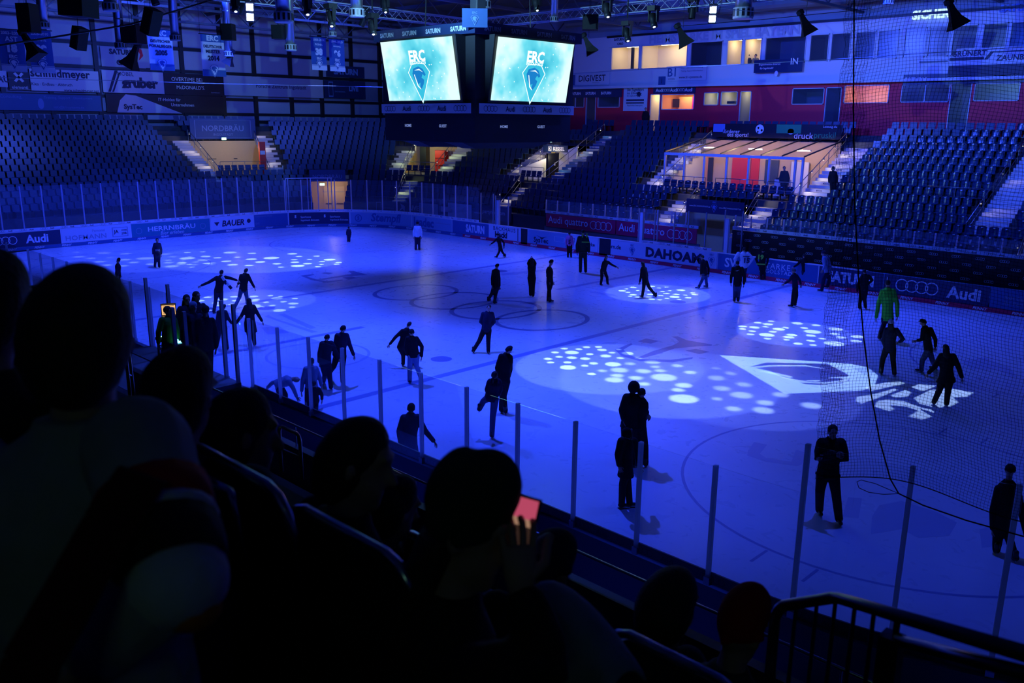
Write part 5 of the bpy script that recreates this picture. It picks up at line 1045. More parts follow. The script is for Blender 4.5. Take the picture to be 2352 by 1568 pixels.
# ---------------------------------------------------------------- gobo spots: plates with holes close to the lamp
SPC = (.42, .62, 1.0)
def gobo(lamp, tgt, R_, shapes, label, e, col=SPC, halo=.3, soft=.0008, tin=.0, PD=.32):
    """shapes: outlines on the ice (lists of world xy points) -> holes in a plate PD metres from the lamp"""
    L_ = V(lamp); T = V(tgt); d = (T-L_).normalized(); u = d.orthogonal().normalized(); v = d.cross(u)
    def pj(p): q = V((p[0], p[1], 0))-L_; s = PD/q.dot(d); q = q*s; return (q.dot(u), q.dot(v))
    dist = (T-L_).length; ro = .14
    outer = [(ro*math.cos(2*PI*i/32), ro*math.sin(2*PI*i/32)) for i in range(32)]
    # drop the overlapping outlines
    cu = bpy.data.curves.new('g', 'CURVE'); cu.dimensions = '2D'; cu.fill_mode = 'BOTH'
    for pl in [outer]+[[pj(p) for p in s] for s in shapes]:
        sp = cu.splines.new('POLY'); sp.points.add(len(pl)-1); sp.use_cyclic_u = True
        for i, (x, y) in enumerate(pl): sp.points[i].co = (x*100, y*100, 0, 1)
    o = bpy.data.objects.new('g', cu); C.objects.link(o); me = bpy.data.meshes.new_from_object(o.evaluated_get(bpy.context.evaluated_depsgraph_get()))
    base = L_+d*PD; vs = [base+u*(w_.co.x/100)+v*(w_.co.y/100) for w_ in me.vertices]; fs = [tuple(p.vertices) for p in me.polygons]
    bpy.data.objects.remove(o); bpy.data.curves.remove(cu); bpy.data.meshes.remove(me)
    r_ = moving_head(L_+d*.0, tgt, label, None, 1.0)
    for c in list(r_.children):
        if c.name.startswith('head'): bpy.data.objects.remove(c)
    MB().lathe(L_-d*.25, [(.12,0),(.15,.05),(.16,.2)], 14, d).build('head', HEADM, r_, True)
    mb = MB(); n = 16; prof = [(.16,-.05),(.16,.36),(.15,.36),(.15,-.05)]
    for (ra, ha), (rb, hb) in zip(prof, prof[1:]):
        for i in range(n):
            A, B = 2*PI*i/n, 2*PI*(i+1)/n; g_ = lambda r0, h0, an: L_+d*h0+(u*math.cos(an)+v*math.sin(an))*r0
            mb.add([g_(ra,ha,A), g_(ra,ha,B), g_(rb,hb,B), g_(rb,hb,A)], [(0,1,2,3)])
    mb.build('barrel', HEADM, r_)
    MB().add(vs, fs).build('gobo_plate', HEADM, r_)
    ang = 2*math.atan(.13/PD)
    s = spot('gobo_beam', tuple(L_), tgt, e, col, ang, .0, soft)
    c2 = 2*math.atan(R_/dist)
    if halo: spot('halo_beam', tuple(L_+d*.5), tgt, e*halo, (.12,.2,1), c2, .12, .02)
    return s
def disc_on_ice(px, py, wpx):
    """circle on the ice as seen at px,py with that width in the picture"""
    a = at(px-wpx/2, py, Z=0); b = at(px+wpx/2, py, Z=0); c = at(px, py, Z=0)
    r = min((a-b).length/2, 1.2); 
    q = (c-CAM); r = (.44 if q.length < 42 else .38)*wpx*(c-CAM).length/FPX
    return [(c.x+r*math.cos(2*PI*i/14), c.y+r*math.sin(2*PI*i/14)) for i in range(14)]
def gob(px, py, lamp, R_, dots, label, e, **k):
    t = at(px, py, Z=0); gobo(lamp, tuple(t), R_, [disc_on_ice(*q) for q in dots], label, e, **k)
f5 = lambda a: [(1060+x/3.409, 540+y/3.409, w_/3.409) for x, y, w_ in a]
E1 = f5([(805,887,62),(918,892,60),(978,876,66),(1072,874,66),(731,917,68),(864,918,124),(1004,931,70),(1101,898,84),(1178,919,56),(1230,895,50),(765,952,62),(864,958,90),(968,966,88),(1130,945,98),(1302,925,106),(1243,961,66),(678,968,74),(697,996,62),(830,995,72),(1034,1003,78),(965,1021,66),(833,1035,144),(1186,1010,142),(1018,1086,76)])
gob(1385, 845, (9.0, -9.2, 12.6), 3.1, E1, 'stage lamp throwing sharp dots left of the shield', 14300)
E2 = f5([(1320,1006,86),(1385,962,66),(1236,1055,150),(1101,1061,78),(1218,1098,110),(1196,1132,160),(1365,1117,120),(1425,1064,130),(1495,992,130),(1518,1030,80),(1555,1060,90),(1585,1112,220),(1430,1164,100),(1690,1021,90),(1790,1073,100),(1740,1175,140),(1695,1211,110),(1740,1280,250)])
gob(1530, 880, (14.5, -9.2, 12.6), 3.6, E2, 'stage lamp throwing soft dots below the shield', 10450, soft=.002)
B2 = lambda a: [(1640+x/3.136, 560+y/3.136, w_/3.136) for x, y, w_ in a]
E3 = B2([(15,895,60),(118,932,90),(20,965,130),(215,1012,120),(55,1040,130),(198,1088,170),(20,1115,80),(368,1143,130),(140,1187,120),(355,1198,160),(700,1163,150),(480,1085,120)])
gob(1720, 905, (17.5, -8.0, 12.9), 3.4, E3, 'stage lamp throwing faint dots right of the soft dots', 6050, soft=.0022, halo=.2)
D_ = B2([(315,567,60),(410,556,50),(387,578,80),(600,572,84),(735,586,66),(205,594,66),(293,601,80),(372,596,48),(206,612,56),(275,628,60),(467,614,96),(515,602,56),(650,605,60),(878,614,110),(424,632,60),(710,632,128),(870,648,72),(262,651,60),(380,655,120),(560,655,84),(537,671,84),(697,659,76),(912,673,76),(387,682,60),(523,690,50),(780,682,56),(697,697,66),(605,718,72),(715,728,56),(865,717,150),(1035,668,100),(1025,700,80)])
gob(1822, 766, (10.5, 2.5, 12.6), 2.3, D_, 'stage lamp throwing dots near the right boards', 11000)
C_ = f5([(1345,408,72),(1290,420,40),(1258,435,66),(1305,447,44),(1378,433,36),(1490,400,70),(1548,414,44),(1608,407,44),(1718,430,88),(1572,440,46),(1630,434,36),(1480,432,76),(1345,466,66),(1420,452,36),(1478,463,60),(1605,457,56),(1560,472,50),(1680,463,56),(1668,483,92),(1755,469,40),(1810,451,50),(1822,463,56),(1775,489,60),(1705,503,44),(1470,486,60),(1380,484,50),(1490,501,60),(1608,494,44),(1550,505,40),(1320,478,40)])
gob(1512, 674, (4.0, 9.3, 12.6), 2.6, C_, 'stage lamp throwing dots under the striding skater', 12650)
f2 = lambda a: [(400+x/3.136, 560+y/3.136, w_/3.136) for x, y, w_ in a]
A1 = f2([(95,62,60),(205,57,50),(400,62,110),(95,103,130),(225,90,90),(310,100,70),(560,68,80),(455,96,60),(555,110,100),(700,101,140),(850,71,90),(900,90,60),(1025,88,60),(1120,113,110),(865,114,60),(975,112,50),(1065,127,56),(870,132,80),(1185,134,60),(1170,146,56),(620,130,90),(375,125,90),(240,140,80),(55,135,80),(740,143,80),(960,142,80),(1035,164,56),(890,158,120),(420,150,90),(770,167,56),(540,155,80),(110,147,50),(1060,147,44)])
gob(600, 597, (-10.3, 2.0, 12.6), 5.0, A1, 'stage lamp throwing the long patch of dots in the far left zone', 14300)
A2 = [(z[0]-290, z[1]+1, z[2]) for z in A1 if z[0]-290 > 150]
gob(300, 596, (-10.3, -4.5, 12.6), 4.6, A2, 'stage lamp throwing faint dots at the far left edge', 6050, soft=.0022, halo=.2)
B_ = f2([(240,384,60),(430,380,60),(575,378,70),(695,372,44),(765,379,40),(185,410,70),(350,400,80),(590,400,60),(740,392,90),(870,393,50),(660,420,50),(450,408,70),(575,412,80),(788,416,50),(340,440,80),(430,436,90),(590,442,70),(708,443,50),(858,429,80),(850,455,56),(240,480,70),(345,478,60),(610,455,86),(760,479,100),(300,425,60)])
gob(580, 690, (-10.3, -8.6, 12.6), 2.7, B_, 'stage lamp throwing dots under the scarf wearer', 8250)
# shield gobo with its head curve
def ipts(a): return [tuple(at(x, y, Z=0)[:2]) for x, y in a]
sh_o = ipts([(1641,813),(1952,834),(1995,842),(2022,862),(2014,885),(1985,898),(1952,901),(1800,907)])
gobo((14.0, 5.5, 12.8), tuple(at(1840, 862, Z=0)), 3.4, [ipts([(1652,815),(1952,835),(1992,843),(2017,862),(2009,884),(1983,896),(1952,898),(1802,904)]), ipts([(1722,842),(1760,832),(1800,833),(1900,835),(1948,860),(1952,874),(1935,880),(1880,884),(1850,882),(1800,866),(1770,852)])], 'stage lamp throwing the big light shield', 9350, col=(.3,.52,1), halo=0)
gobo((13.2, 7.0, 12.8), tuple(at(1840, 862, Z=0)), 3.4, [ipts([(1722,842),(1775,838),(1850,838),(1898,847),(1850,841),(1775,841),(1735,845)]), ipts([(1740,851),(1785,856),(1822,865),(1815,868),(1780,860)]), ipts([(1790,864),(1835,878),(1900,881),(1945,878),(1952,864),(1895,867),(1930,868),(1938,872),(1900,877),(1850,875)]), ipts([(1848,873),(1888,873),(1868,878)])], 'second stage lamp drawing the head curve inside the light shield', 8800, col=(.35,.58,1), halo=0)
SW = [B2([(x, y, 0) for x, y in q]) for q in ([(1080,1030),(1220,1000),(1340,990),(1380,1005),(1260,1030),(1130,1060)], [(1030,1100),(1160,1080),(1300,1040),(1320,1050),(1180,1110),(1060,1150),(1020,1130)], [(1420,1030),(1480,1010),(1600,1020),(1560,1040),(1500,1060)], [(1270,1090),(1380,1050),(1420,1070),(1390,1100),(1300,1105)], [(1155,1170),(1180,1130),(1250,1120),(1360,1130),(1500,1180),(1610,1200),(1600,1230),(1500,1265),(1400,1240),(1440,1220),(1470,1200),(1380,1170),(1260,1160),(1300,1190),(1260,1205)], [(1440,1110),(1560,1050),(1700,1040),(1870,1070),(1820,1100),(1720,1105),(1760,1140),(1700,1170),(1600,1180),(1480,1150)])]
gobo((17.0, 6.5, 12.9), tuple(at(2095, 920, Z=0)), 2.4, [ipts([(p[0], p[1]) for p in q]) for q in SW], 'stage lamp throwing the swirl pattern seen through the net', 8250, col=(.35,.52,.85), halo=.0)
# ---------------------------------------------------------------- protective net
NETM = mat('net_cord', (.01,.012,.02), .8)
def net():
    mb = MB(); x0, x1, zt = 22.18, 31, 14.4
    def pt(u, z):  # u metres along from the left edge
        zb = 3.32+.12*math.sin(u*1.7)+.04*u
        if z < 0: z = 0
        h = (z)*(zt-zb); wz = zb+h
        a = math.sin(u*1.9+wz*.8)*.06+math.sin(u*.7+wz*.35)*.10
        p = NP(x0+u+.25*(1-z)**3*(1 if u < 3 else .4), .22+a, wz)
        p.x += .02*math.sin(wz*9+u*3); p.z += .05*math.sin(u*2.3)*(1-z)
        return p
    NU = 205; NZ = 285; W_ = 7.4
    g = [[pt(W_*i/NU, j/NZ) for j in range(NZ+1)] for i in range(NU+1)]
    w_ = .0014
    for i in range(NU+1):
        dx = V((w_, 0, 0))
        vs = []; 
        for j in range(NZ+1): vs += [g[i][j]-dx, g[i][j]+dx+V((0,w_,0))]
        mb.add(vs, [(2*j, 2*j+1, 2*j+3, 2*j+2) for j in range(NZ)])
    for j in range(NZ+1):
        dz = V((0, 0, w_)); vs = []
        for i in range(NU+1): vs += [g[i][j]-dz, g[i][j]+dz+V((0,w_,0))]
        mb.add(vs, [(2*i, 2*i+1, 2*i+3, 2*i+2) for i in range(NU)])
    r_ = empty('protective_net', g[0][0], 'dark protective net hanging at the right side over the near corner glass', 'net')
    mb.build('mesh_cords', NETM, r_)
    # gathered selvage strip at the left edge: a second ply
    mb = MB()
    for i in range(9):
        vs = []
        for j in range(NZ+1): p = g[0][j]+V((.035*i+.008*math.sin(j*1.3+i), -.03-.01*math.sin(j*.9), .0)); vs += [p-V((w_,0,0)), p+V((w_,w_,0))]
        mb.add(vs, [(2*j, 2*j+1, 2*j+3, 2*j+2) for j in range(NZ)])
    for j in range(0, NZ, 2):
        p = g[0][j]+V((0,-.03,.02)); mb.add([p-V((0,0,w_)), p+V((0,w_,w_)), p+V((.3,w_,w_)), p+V((.3,0,-w_))], [(0,1,2,3)])
    mb.build('gathered_edge', NETM, r_)
    MB().tube([g[i][0] for i in range(0, NU+1, 2)], .007, 5).build('bottom_rope', NETM, r_)
    pts = [at(x, y, Y=-15.35) for x, y in [(1962,-40),(1960,250),(1963,470),(1972,640),(1984,780),(2000,900),(2020,1010),(2045,1100),(2064,1133),(2120,1160),(2220,1195),(2352,1232)]]
    MB().tube(pts, .009, 5).build('hanging_rope', NETM, r_)
    MB().tube([at(x, y, Y=-15.3) for x, y in [(1973,1120),(1968,1106),(1978,1102),(2010,1110),(2045,1125),(2064,1133),(2030,1135),(1995,1130),(1973,1120)]], .005, 5).build('loose_rope_end', NETM, r_)
net()
# ---------------------------------------------------------------- people
from mathutils import noise
def remesh(mb, vox):
    me = bpy.data.meshes.new('r'); me.from_pydata([tuple(v) for v in mb.v], [], mb.f); me.update()
    o = bpy.data.objects.new('r', me); C.objects.link(o); md = o.modifiers.new('r', 'REMESH'); md.mode = 'VOXEL'; md.voxel_size = vox
    md2 = o.modifiers.new('s', 'SMOOTH'); md2.factor = .5; md2.iterations = 3
    dg = bpy.context.evaluated_depsgraph_get(); e = bpy.data.meshes.new_from_object(o.evaluated_get(dg)); bpy.data.objects.remove(o)
    r = MB(); r.v = [v.co.copy() for v in e.vertices]; r.f = [tuple(p.vertices) for p in e.polygons]; r.m = [0]*len(r.f); bpy.data.meshes.remove(e); bpy.data.meshes.remove(me); return r
def loft(mb, secs, n=14):
    """secs: (centre, side vector, depth vector)"""
    b = len(mb.v)
    for c, a, d in secs:
        for j in range(n): an = 2*PI*j/n; mb.v.append(V(c)+V(a)*math.cos(an)+V(d)*math.sin(an))
    for i in range(len(secs)-1):
        for j in range(n): p = b+i*n+j; q = b+i*n+(j+1) % n; mb.f.append((p, q, q+n, p+n)); mb.m.append(0)
    mb.f.append(tuple(b+j for j in reversed(range(n)))); mb.m.append(0); e = b+(len(secs)-1)*n; mb.f.append(tuple(e+j for j in range(n))); mb.m.append(0)
def rtube(mb, pts, rs, n=10, sub=3):
    """round-ended limb"""
    P_ = [V(p) for p in pts]; Q = []; R_ = []
    for i in range(len(P_)-1):
        for s in range(sub): t = s/sub; Q.append(P_[i].lerp(P_[i+1], t)); R_.append(rs[i]+(rs[i+1]-rs[i])*t)
    Q.append(P_[-1]); R_.append(rs[-1])
    d0 = (Q[0]-Q[1]).normalized(); d1 = (Q[-1]-Q[-2]).normalized()
    pre = [(Q[0]+d0*R_[0]*k, R_[0]*math.sqrt(max(0, 1-k*k))+.001) for k in (.98, .75, .4)]; post = [(Q[-1]+d1*R_[-1]*k, R_[-1]*math.sqrt(max(0, 1-k*k))+.001) for k in (.4, .75, .98)]
    mb.tube([p for p, _ in pre]+Q+[p for p, _ in post], [r for _, r in pre]+R_+[r for _, r in post], n)
def ellipsoid(mb, c, a, b, d, n=14, m=9):
    secs = []
    for i in range(m):
        th = PI*(i+.5)/m; k = math.sin(th); secs.append((V(c)-V(d)*math.cos(th), V(a)*k, V(b)*k))
    loft(mb, secs, n)
def head_mb(mb, c, F, k, tilt=None, detail=True):
    up = (tilt or V((0,0,1))).normalized(); S = F.cross(up).normalized(); F = up.cross(S)
    ellipsoid(mb, c+up*.02*k+F*-.01*k, S*.075*k, F*.097*k, up*.105*k)      # skull
    ellipsoid(mb, c-up*.055*k+F*.025*k, S*.058*k, F*.068*k, up*.075*k)      # jaw
    rtube(mb, [c+F*.088*k+up*.012*k, c+F*.112*k-up*.028*k], [.010*k, .016*k], 8)   # nose
    rtube(mb, [c+F*.083*k-up*.066*k-S*.02*k, c+F*.083*k-up*.066*k+S*.02*k], [.010*k]*2, 8)  # lips
    rtube(mb, [c+F*.078*k+up*.038*k-S*.045*k, c+F*.086*k+up*.036*k, c+F*.078*k+up*.038*k+S*.045*k], [.012*k]*3, 8)  # brow
    rtube(mb, [c+F*.07*k-up*.105*k, c+F*.072*k-up*.105*k+up*.005], [.022*k]*2, 8)  # chin
    for s in (-1, 1): ellipsoid(mb, c+S*s*.080*k-up*.012*k-F*.005*k, S*.012*k, F*.022*k, up*.034*k, 8, 5)   # ears
def hand_mb(mb, wr, d, pn, k, curl=.5, side=1):
    """palm and five fingers; d: direction of the hand, pn: palm normal"""
    d = d.normalized(); pn = (pn-d*pn.dot(d)).normalized(); s = d.cross(pn)*side
    loft(mb, [(wr-d*.01*k, s*.026*k, pn*.018*k), (wr+d*.03*k, s*.036*k, pn*.017*k), (wr+d*.085*k, s*.042*k, pn*.014*k), (wr+d*.092*k, s*.034*k, pn*.010*k)], 10)
    for i, L in enumerate((.068, .078, .073, .056)):
        b = wr+d*.085*k+s*(.031-.0205*i)*k; d2 = (d+s*(.16-.11*i)).normalized(); c1 = (d2+pn*curl*.6).normalized(); c2 = (d2*.6+pn*curl*1.3).normalized()
        rtube(mb, [b, b+d2*L*.4*k, b+d2*L*.4*k+c1*L*.33*k, b+d2*L*.4*k+c1*L*.33*k+c2*L*.27*k], [.0095*k, .009*k, .0085*k, .0075*k], 6, 1)
    b = wr+d*.03*k+s*.030*k; t1 = (d*.6+s*.8+pn*.2).normalized(); t2 = (d*.95+s*.25+pn*.35).normalized()
    rtube(mb, [b, b+t1*.035*k, b+t1*.035*k+t2*.03*k, b+t1*.035*k+t2*.052*k], [.013*k, .011*k, .010*k, .008*k], 6, 1)
SKIN = mat('skin', (.42,.25,.18), .6)
def cloth(name, col): return mat(name, col, .85, noise=.25, nscale=9, spec=.2, bump=.25, bscale=30)
CL = {'navy': cloth('cloth_navy', (.012,.018,.045)), 'black': cloth('cloth_black', (.010,.010,.014)), 'grey': cloth('cloth_grey', (.10,.11,.13)), 'jeans': cloth('cloth_jeans', (.05,.08,.17)), 'lightjeans': cloth('cloth_light_jeans', (.13,.18,.32)),
      'white': cloth('cloth_white', (.62,.64,.68)), 'pale': cloth('cloth_pale_blue', (.22,.28,.42)), 'green': cloth('cloth_hivis_green', (.10,.75,.06)), 'softgreen': cloth('cloth_soft_green', (.03,.22,.03)), 'pink': cloth('cloth_pink', (.85,.22,.45)), 'brown': cloth('cloth_brown', (.05,.03,.02)), 'dgreen': cloth('cloth_dark_green', (.02,.05,.035)), 'red': cloth('cloth_red', (.45,.01,.01)), 'plaid': cloth('cloth_plaid', (.05,.06,.13)), 'teal': cloth('cloth_teal', (.03,.10,.12))}
HAIRM = mat('hair_dark', (.007,.006,.005), .7, bump=.5, bscale=80); HAIRB = mat('hair_brown', (.05,.03,.015), .7, bump=.5, bscale=80)
BOOTM = mat('boot_black', (.008,.008,.010), .4); BLADE = mat('skate_blade', (.6,.62,.65), .2, 1)
FUR = mat('fur_trim', (.10,.09,.08), .95, bump=.8, bscale=120)
def figure(J, F, label, jacket='navy', pants='black', hat='hair', hatcol=None, hem=0, vox=.018, k=1, puff=1.0, group=None, skates=True, gloves=False, curl=.45, lean=None, hemr=1, headF=None, scarf=False, legs=True, cat='person', base=None, hair=None):
    up = V((0,0,1)); F = F.normalized(); S0 = (J['shR']-J['shL'])
    side = F.cross(up).normalized(); sgn = 1 if S0.dot(side) >= 0 else -1
    S = side*sgn; hF = headF or F
    hip = J['hip']; nk = J['neck']; spine = (nk-hip); sl = spine.normalized(); dep = (F - sl*F.dot(sl)).normalized(); Sx = sl.cross(dep).normalized(); Sx = Sx if Sx.dot(S) > 0 else -Sx
    hL, hR = hip-Sx*.09*k, hip+Sx*.09*k
    def body(mb, g, arms=1, hd=True):   # g: extra thickness
        loft(mb, [(hip-sl*.10*k, Sx*(.15*k+g), dep*(.10*k+g)), (hip, Sx*(.165*k+g), dep*(.115*k+g)), (hip+spine*.35, Sx*(.14*k+g), dep*(.10*k+g)), (hip+spine*.72, Sx*(.17*k+g), dep*(.12*k+g)), (hip+spine*.88, Sx*(.155*k+g), dep*(.095*k+g)), (hip+spine*.96, Sx*(.115*k+g*.8), dep*(.08*k+g*.7)), (hip+spine*1.02, Sx*(.07*k+g*.6), dep*(.065*k+g*.5))])
    base_ = base or V((hip.x, hip.y, min(J['anL'].z, J['anR'].z)))
    body_mb = MB(); body(body_mb, -.012*k)
    head_mb(body_mb, J['head'], hF, k, tilt=(J['head']-nk))
    rtube(body_mb, [nk-spine*.05, J['head']-(J['head']-nk).normalized()*.05*k], [.058*k, .052*k])
    for a in 'LR':
        rtube(body_mb, [J['sh'+a], J['el'+a], J['wr'+a]], [.047*k, .036*k, .026*k])
        if legs: rtube(body_mb, [hL if a == 'L' else hR, J['kn'+a], J['an'+a]+up*.06*k], [.078*k, .052*k, .036*k])
    o = remesh(body_mb, vox)
    for a in 'LR':
        dr = (J['wr'+a]-J['el'+a]).normalized(); h = MB(); hand_mb(h, J['wr'+a]+dr*.02*k, (dr*.8+F*.25-up*.2), (-S if a == 'R' else S)+F*.2, k, curl, 1 if a == 'L' else -1)
        n = len(o.v); o.v += h.v; o.f += [tuple(i+n for i in f) for f in h.f]; o.m += [1 if gloves else 0]*len(h.f)
    me_o = o.build('person', [SKIN, CL['black']] if gloves else [SKIN], None, True, origin=base_)
    tag(me_o, label, cat, group)
    jm = MB(); body(jm, .022*k*puff)
    for a in 'LR':
        s_ = J['sh'+a]; e = J['el'+a]; w_ = J['wr'+a]
        rtube(jm, [s_, e, w_-(w_-e).normalized()*.02*k], [.068*k*puff, .054*k*puff, .043*k*puff])
    if hem:
        kn = (J['knL']+J['knR'])/2; c2 = hip.lerp(kn, hem); sp = (J['knL']-J['knR']).length*.35
        loft(jm, [(hip+sl*.06*k, Sx*.18*k, dep*.135*k), (hip-sl*.05*k, Sx*.20*k*hemr, dep*.155*k*hemr), (c2, Sx*(.20*k*hemr+sp*.3), dep*(.17*k*hemr+sp*.3))])
    loft(jm, [(nk-sl*.03*k, Sx*.088*k, dep*.09*k), (nk+sl*.035*k, Sx*.078*k, dep*.08*k)])   # collar
    if hat in ('hood',): ellipsoid(jm, J['head']+up*.02*k-hF*.022*k, S*.108*k, hF*.118*k, up*.135*k)
    jo = remesh(jm, vox*.9).build('jacket', CL[jacket], me_o, True)
    if legs:
        tm = MB()
        loft(tm, [(hip+sl*.02*k, Sx*.165*k, dep*.12*k), (hip-up*.09*k, Sx*.16*k, dep*.12*k)])
        for a, h in (('L', hL), ('R', hR)): rtube(tm, [h-up*.03*k, J['kn'+a], J['an'+a]+up*.09*k], [.112*k, .085*k, .072*k])
        remesh(tm, vox).build('trousers', CL[pants], me_o, True)
        for a in 'LR':
            an = J['an'+a]; toe = J.get('toe'+a, F); toe = V((toe.x, toe.y, 0)).normalized() if toe.length > 0 else F
            lift = .035*k if skates else 0.0
            b = MB(); q = an+up*(lift)
            rtube(b, [q+up*.17*k-toe*.02*k, q+up*.05*k-toe*.025*k], [.052*k, .048*k], 8)
            rtube(b, [q+up*.045*k-toe*.04*k, q+up*.042*k+toe*.08*k, q+up*.035*k+toe*.16*k], [.044*k, .042*k, .036*k], 8)
            bo = remesh(b, vox*.8).build('skate_boot' if skates else 'shoe', BOOTM, me_o, True)
            if skates:
                sd = toe.cross(up); MB().obox(an+up*.016*k+toe*.05*k, toe*.14*k, sd*.004*k, up*.014*k).obox(an+up*.04*k-toe*.03*k, toe*.03*k, sd*.008, up*.016*k).obox(an+up*.04*k+toe*.11*k, toe*.03*k, sd*.008, up*.016*k).build('blade', BLADE, bo)
    hc = J['head']; tl = (J['head']-nk).normalized(); hk = k
    hm = MB(); S = hF.cross(up).normalized()*sgn
    if hat in ('hair', 'long', 'ponytail', 'bun', 'full'):
        if hat == 'full': ellipsoid(hm, hc+tl*.005*hk-hF*.040*hk, S*.098*hk, hF*.092*hk, tl*.128*hk)
        ellipsoid(hm, hc+tl*.035*hk-hF*.022*hk, S*.088*hk, hF*.100*hk, tl*.100*hk)
        if hat == 'long': loft(hm, [(hc-tl*.02*hk-hF*.05*hk, S*.088*hk, hF*.065*hk), (hc-tl*.16*hk-hF*.075*hk, S*.10*hk, hF*.055*hk), (hc-tl*.30*hk-hF*.09*hk, S*.08*hk, hF*.04*hk)])
        if hat == 'ponytail': rtube(hm, [hc+tl*.03*hk-hF*.11*hk, hc-tl*.06*hk-hF*.16*hk, hc-tl*.2*hk-hF*.13*hk], [.028*hk, .032*hk, .012*hk])
        if hat == 'bun': ellipsoid(hm, hc+tl*.13*hk-hF*.03*hk, S*.05*hk, hF*.05*hk, tl*.045*hk)
        remesh(hm, vox*.8).build('hair', HAIRB if hatcol == 'brown' else HAIRM, me_o, True)
    elif hat in ('beanie', 'pompom', 'cap', 'helmet', 'tall'):
        ellipsoid(hm, hc+tl*(.045 if hat != 'tall' else .07)*hk-hF*.012*hk, S*.092*hk, hF*.106*hk, tl*(.090 if hat != 'tall' else .12)*hk)
        rtube(hm, [hc+tl*.01*hk+hF*.09*hk+S*.0, hc+tl*.012*hk+S*.088*hk, hc-tl*.01*hk-hF*.095*hk, hc+tl*.012*hk-S*.088*hk, hc+tl*.01*hk+hF*.09*hk], [.018*hk]*5, 8)
        if hat == 'tall' and hatcol == 'dgreen': ellipsoid(hm, hc+tl*.10*hk-hF*.07*hk, S*.07*hk, hF*.06*hk, tl*.09*hk)
        if hat == 'cap': loft(hm, [(hc+tl*.03*hk+hF*.06*hk, S*.07*hk, tl*.012*hk), (hc+tl*.022*hk+hF*.165*hk, S*.05*hk, tl*.007*hk)])
        ho = remesh(hm, vox*.8).build({'cap': 'cap', 'helmet': 'helmet'}.get(hat, 'knitted_hat'), CL[hatcol or 'black'], me_o, True)
        if hat == 'pompom': pm = MB(); ellipsoid(pm, hc+tl*.155*hk, S*.04*hk, hF*.04*hk, tl*.04*hk); pm.build('pompom', FUR, ho, True)
        if hair: 
            h2 = MB(); loft(h2, [(hc-tl*.0*hk-hF*.05*hk, S*.085*hk, hF*.06*hk), (hc-tl*.16*hk-hF*.07*hk, S*.095*hk, hF*.05*hk), (hc-tl*.28*hk-hF*.08*hk, S*.07*hk, hF*.035*hk)]); remesh(h2, vox*.8).build('hair', HAIRM, me_o, True)
    elif hat == 'hood':
        fm = MB(); n = 12; pts = [hc+up*.0+hF*.085*k+S*math.cos(2*PI*i/n)*.085*k+up*math.sin(2*PI*i/n)*.11*k for i in range(n+1)]; fm.tube(pts, .022*k, 6); fm.build('fur_trim', FUR, me_o, True)
    if F.dot(CAM-J['head']) > 0 and hat != 'hood':
        for s in (-1, 1): em = MB(); ellipsoid(em, hc+hF*.085*k+S*s*.03*k+tl*.014*k, S*.013*k, hF*.010*k, tl*.008*k, 8, 5); em.build('eye', mat('eye_dark', (.02,.02,.02), .2), me_o, True)
    if scarf:
        s1 = MB(); n = 10
        s1.tube([nk+(S*math.cos(2*PI*i/n)*.10+F*math.sin(2*PI*i/n)*.10)*k-sl*.01 for i in range(n+1)], .04*k, 8); s1.build('scarf', CL['white'], me_o, True)
    return me_o
TEMP = {'stand': dict(head=(0,.93), neck=(0,.84), shL=(-.105,.795), shR=(.105,.795), elL=(-.145,.63), elR=(.145,.63), wrL=(-.135,.48), wrR=(.135,.48), hip=(0,.52), knL=(-.055,.27), knR=(.055,.27), anL=(-.06,.0), anR=(.06,.0)),
        'prof': dict(head=(.01,.93), neck=(0,.84), shL=(-.015,.795), shR=(.015,.795), elL=(-.05,.63), elR=(.03,.63), wrL=(0,.49), wrR=(.07,.50), hip=(0,.52), knL=(-.01,.27), knR=(.05,.27), anL=(-.06,.0), anR=(.06,.0))}
TEMP['cross'] = dict(TEMP['stand'], wrL=(.06,.64), wrR=(-.06,.66), elL=(-.15,.64), elR=(.15,.64))
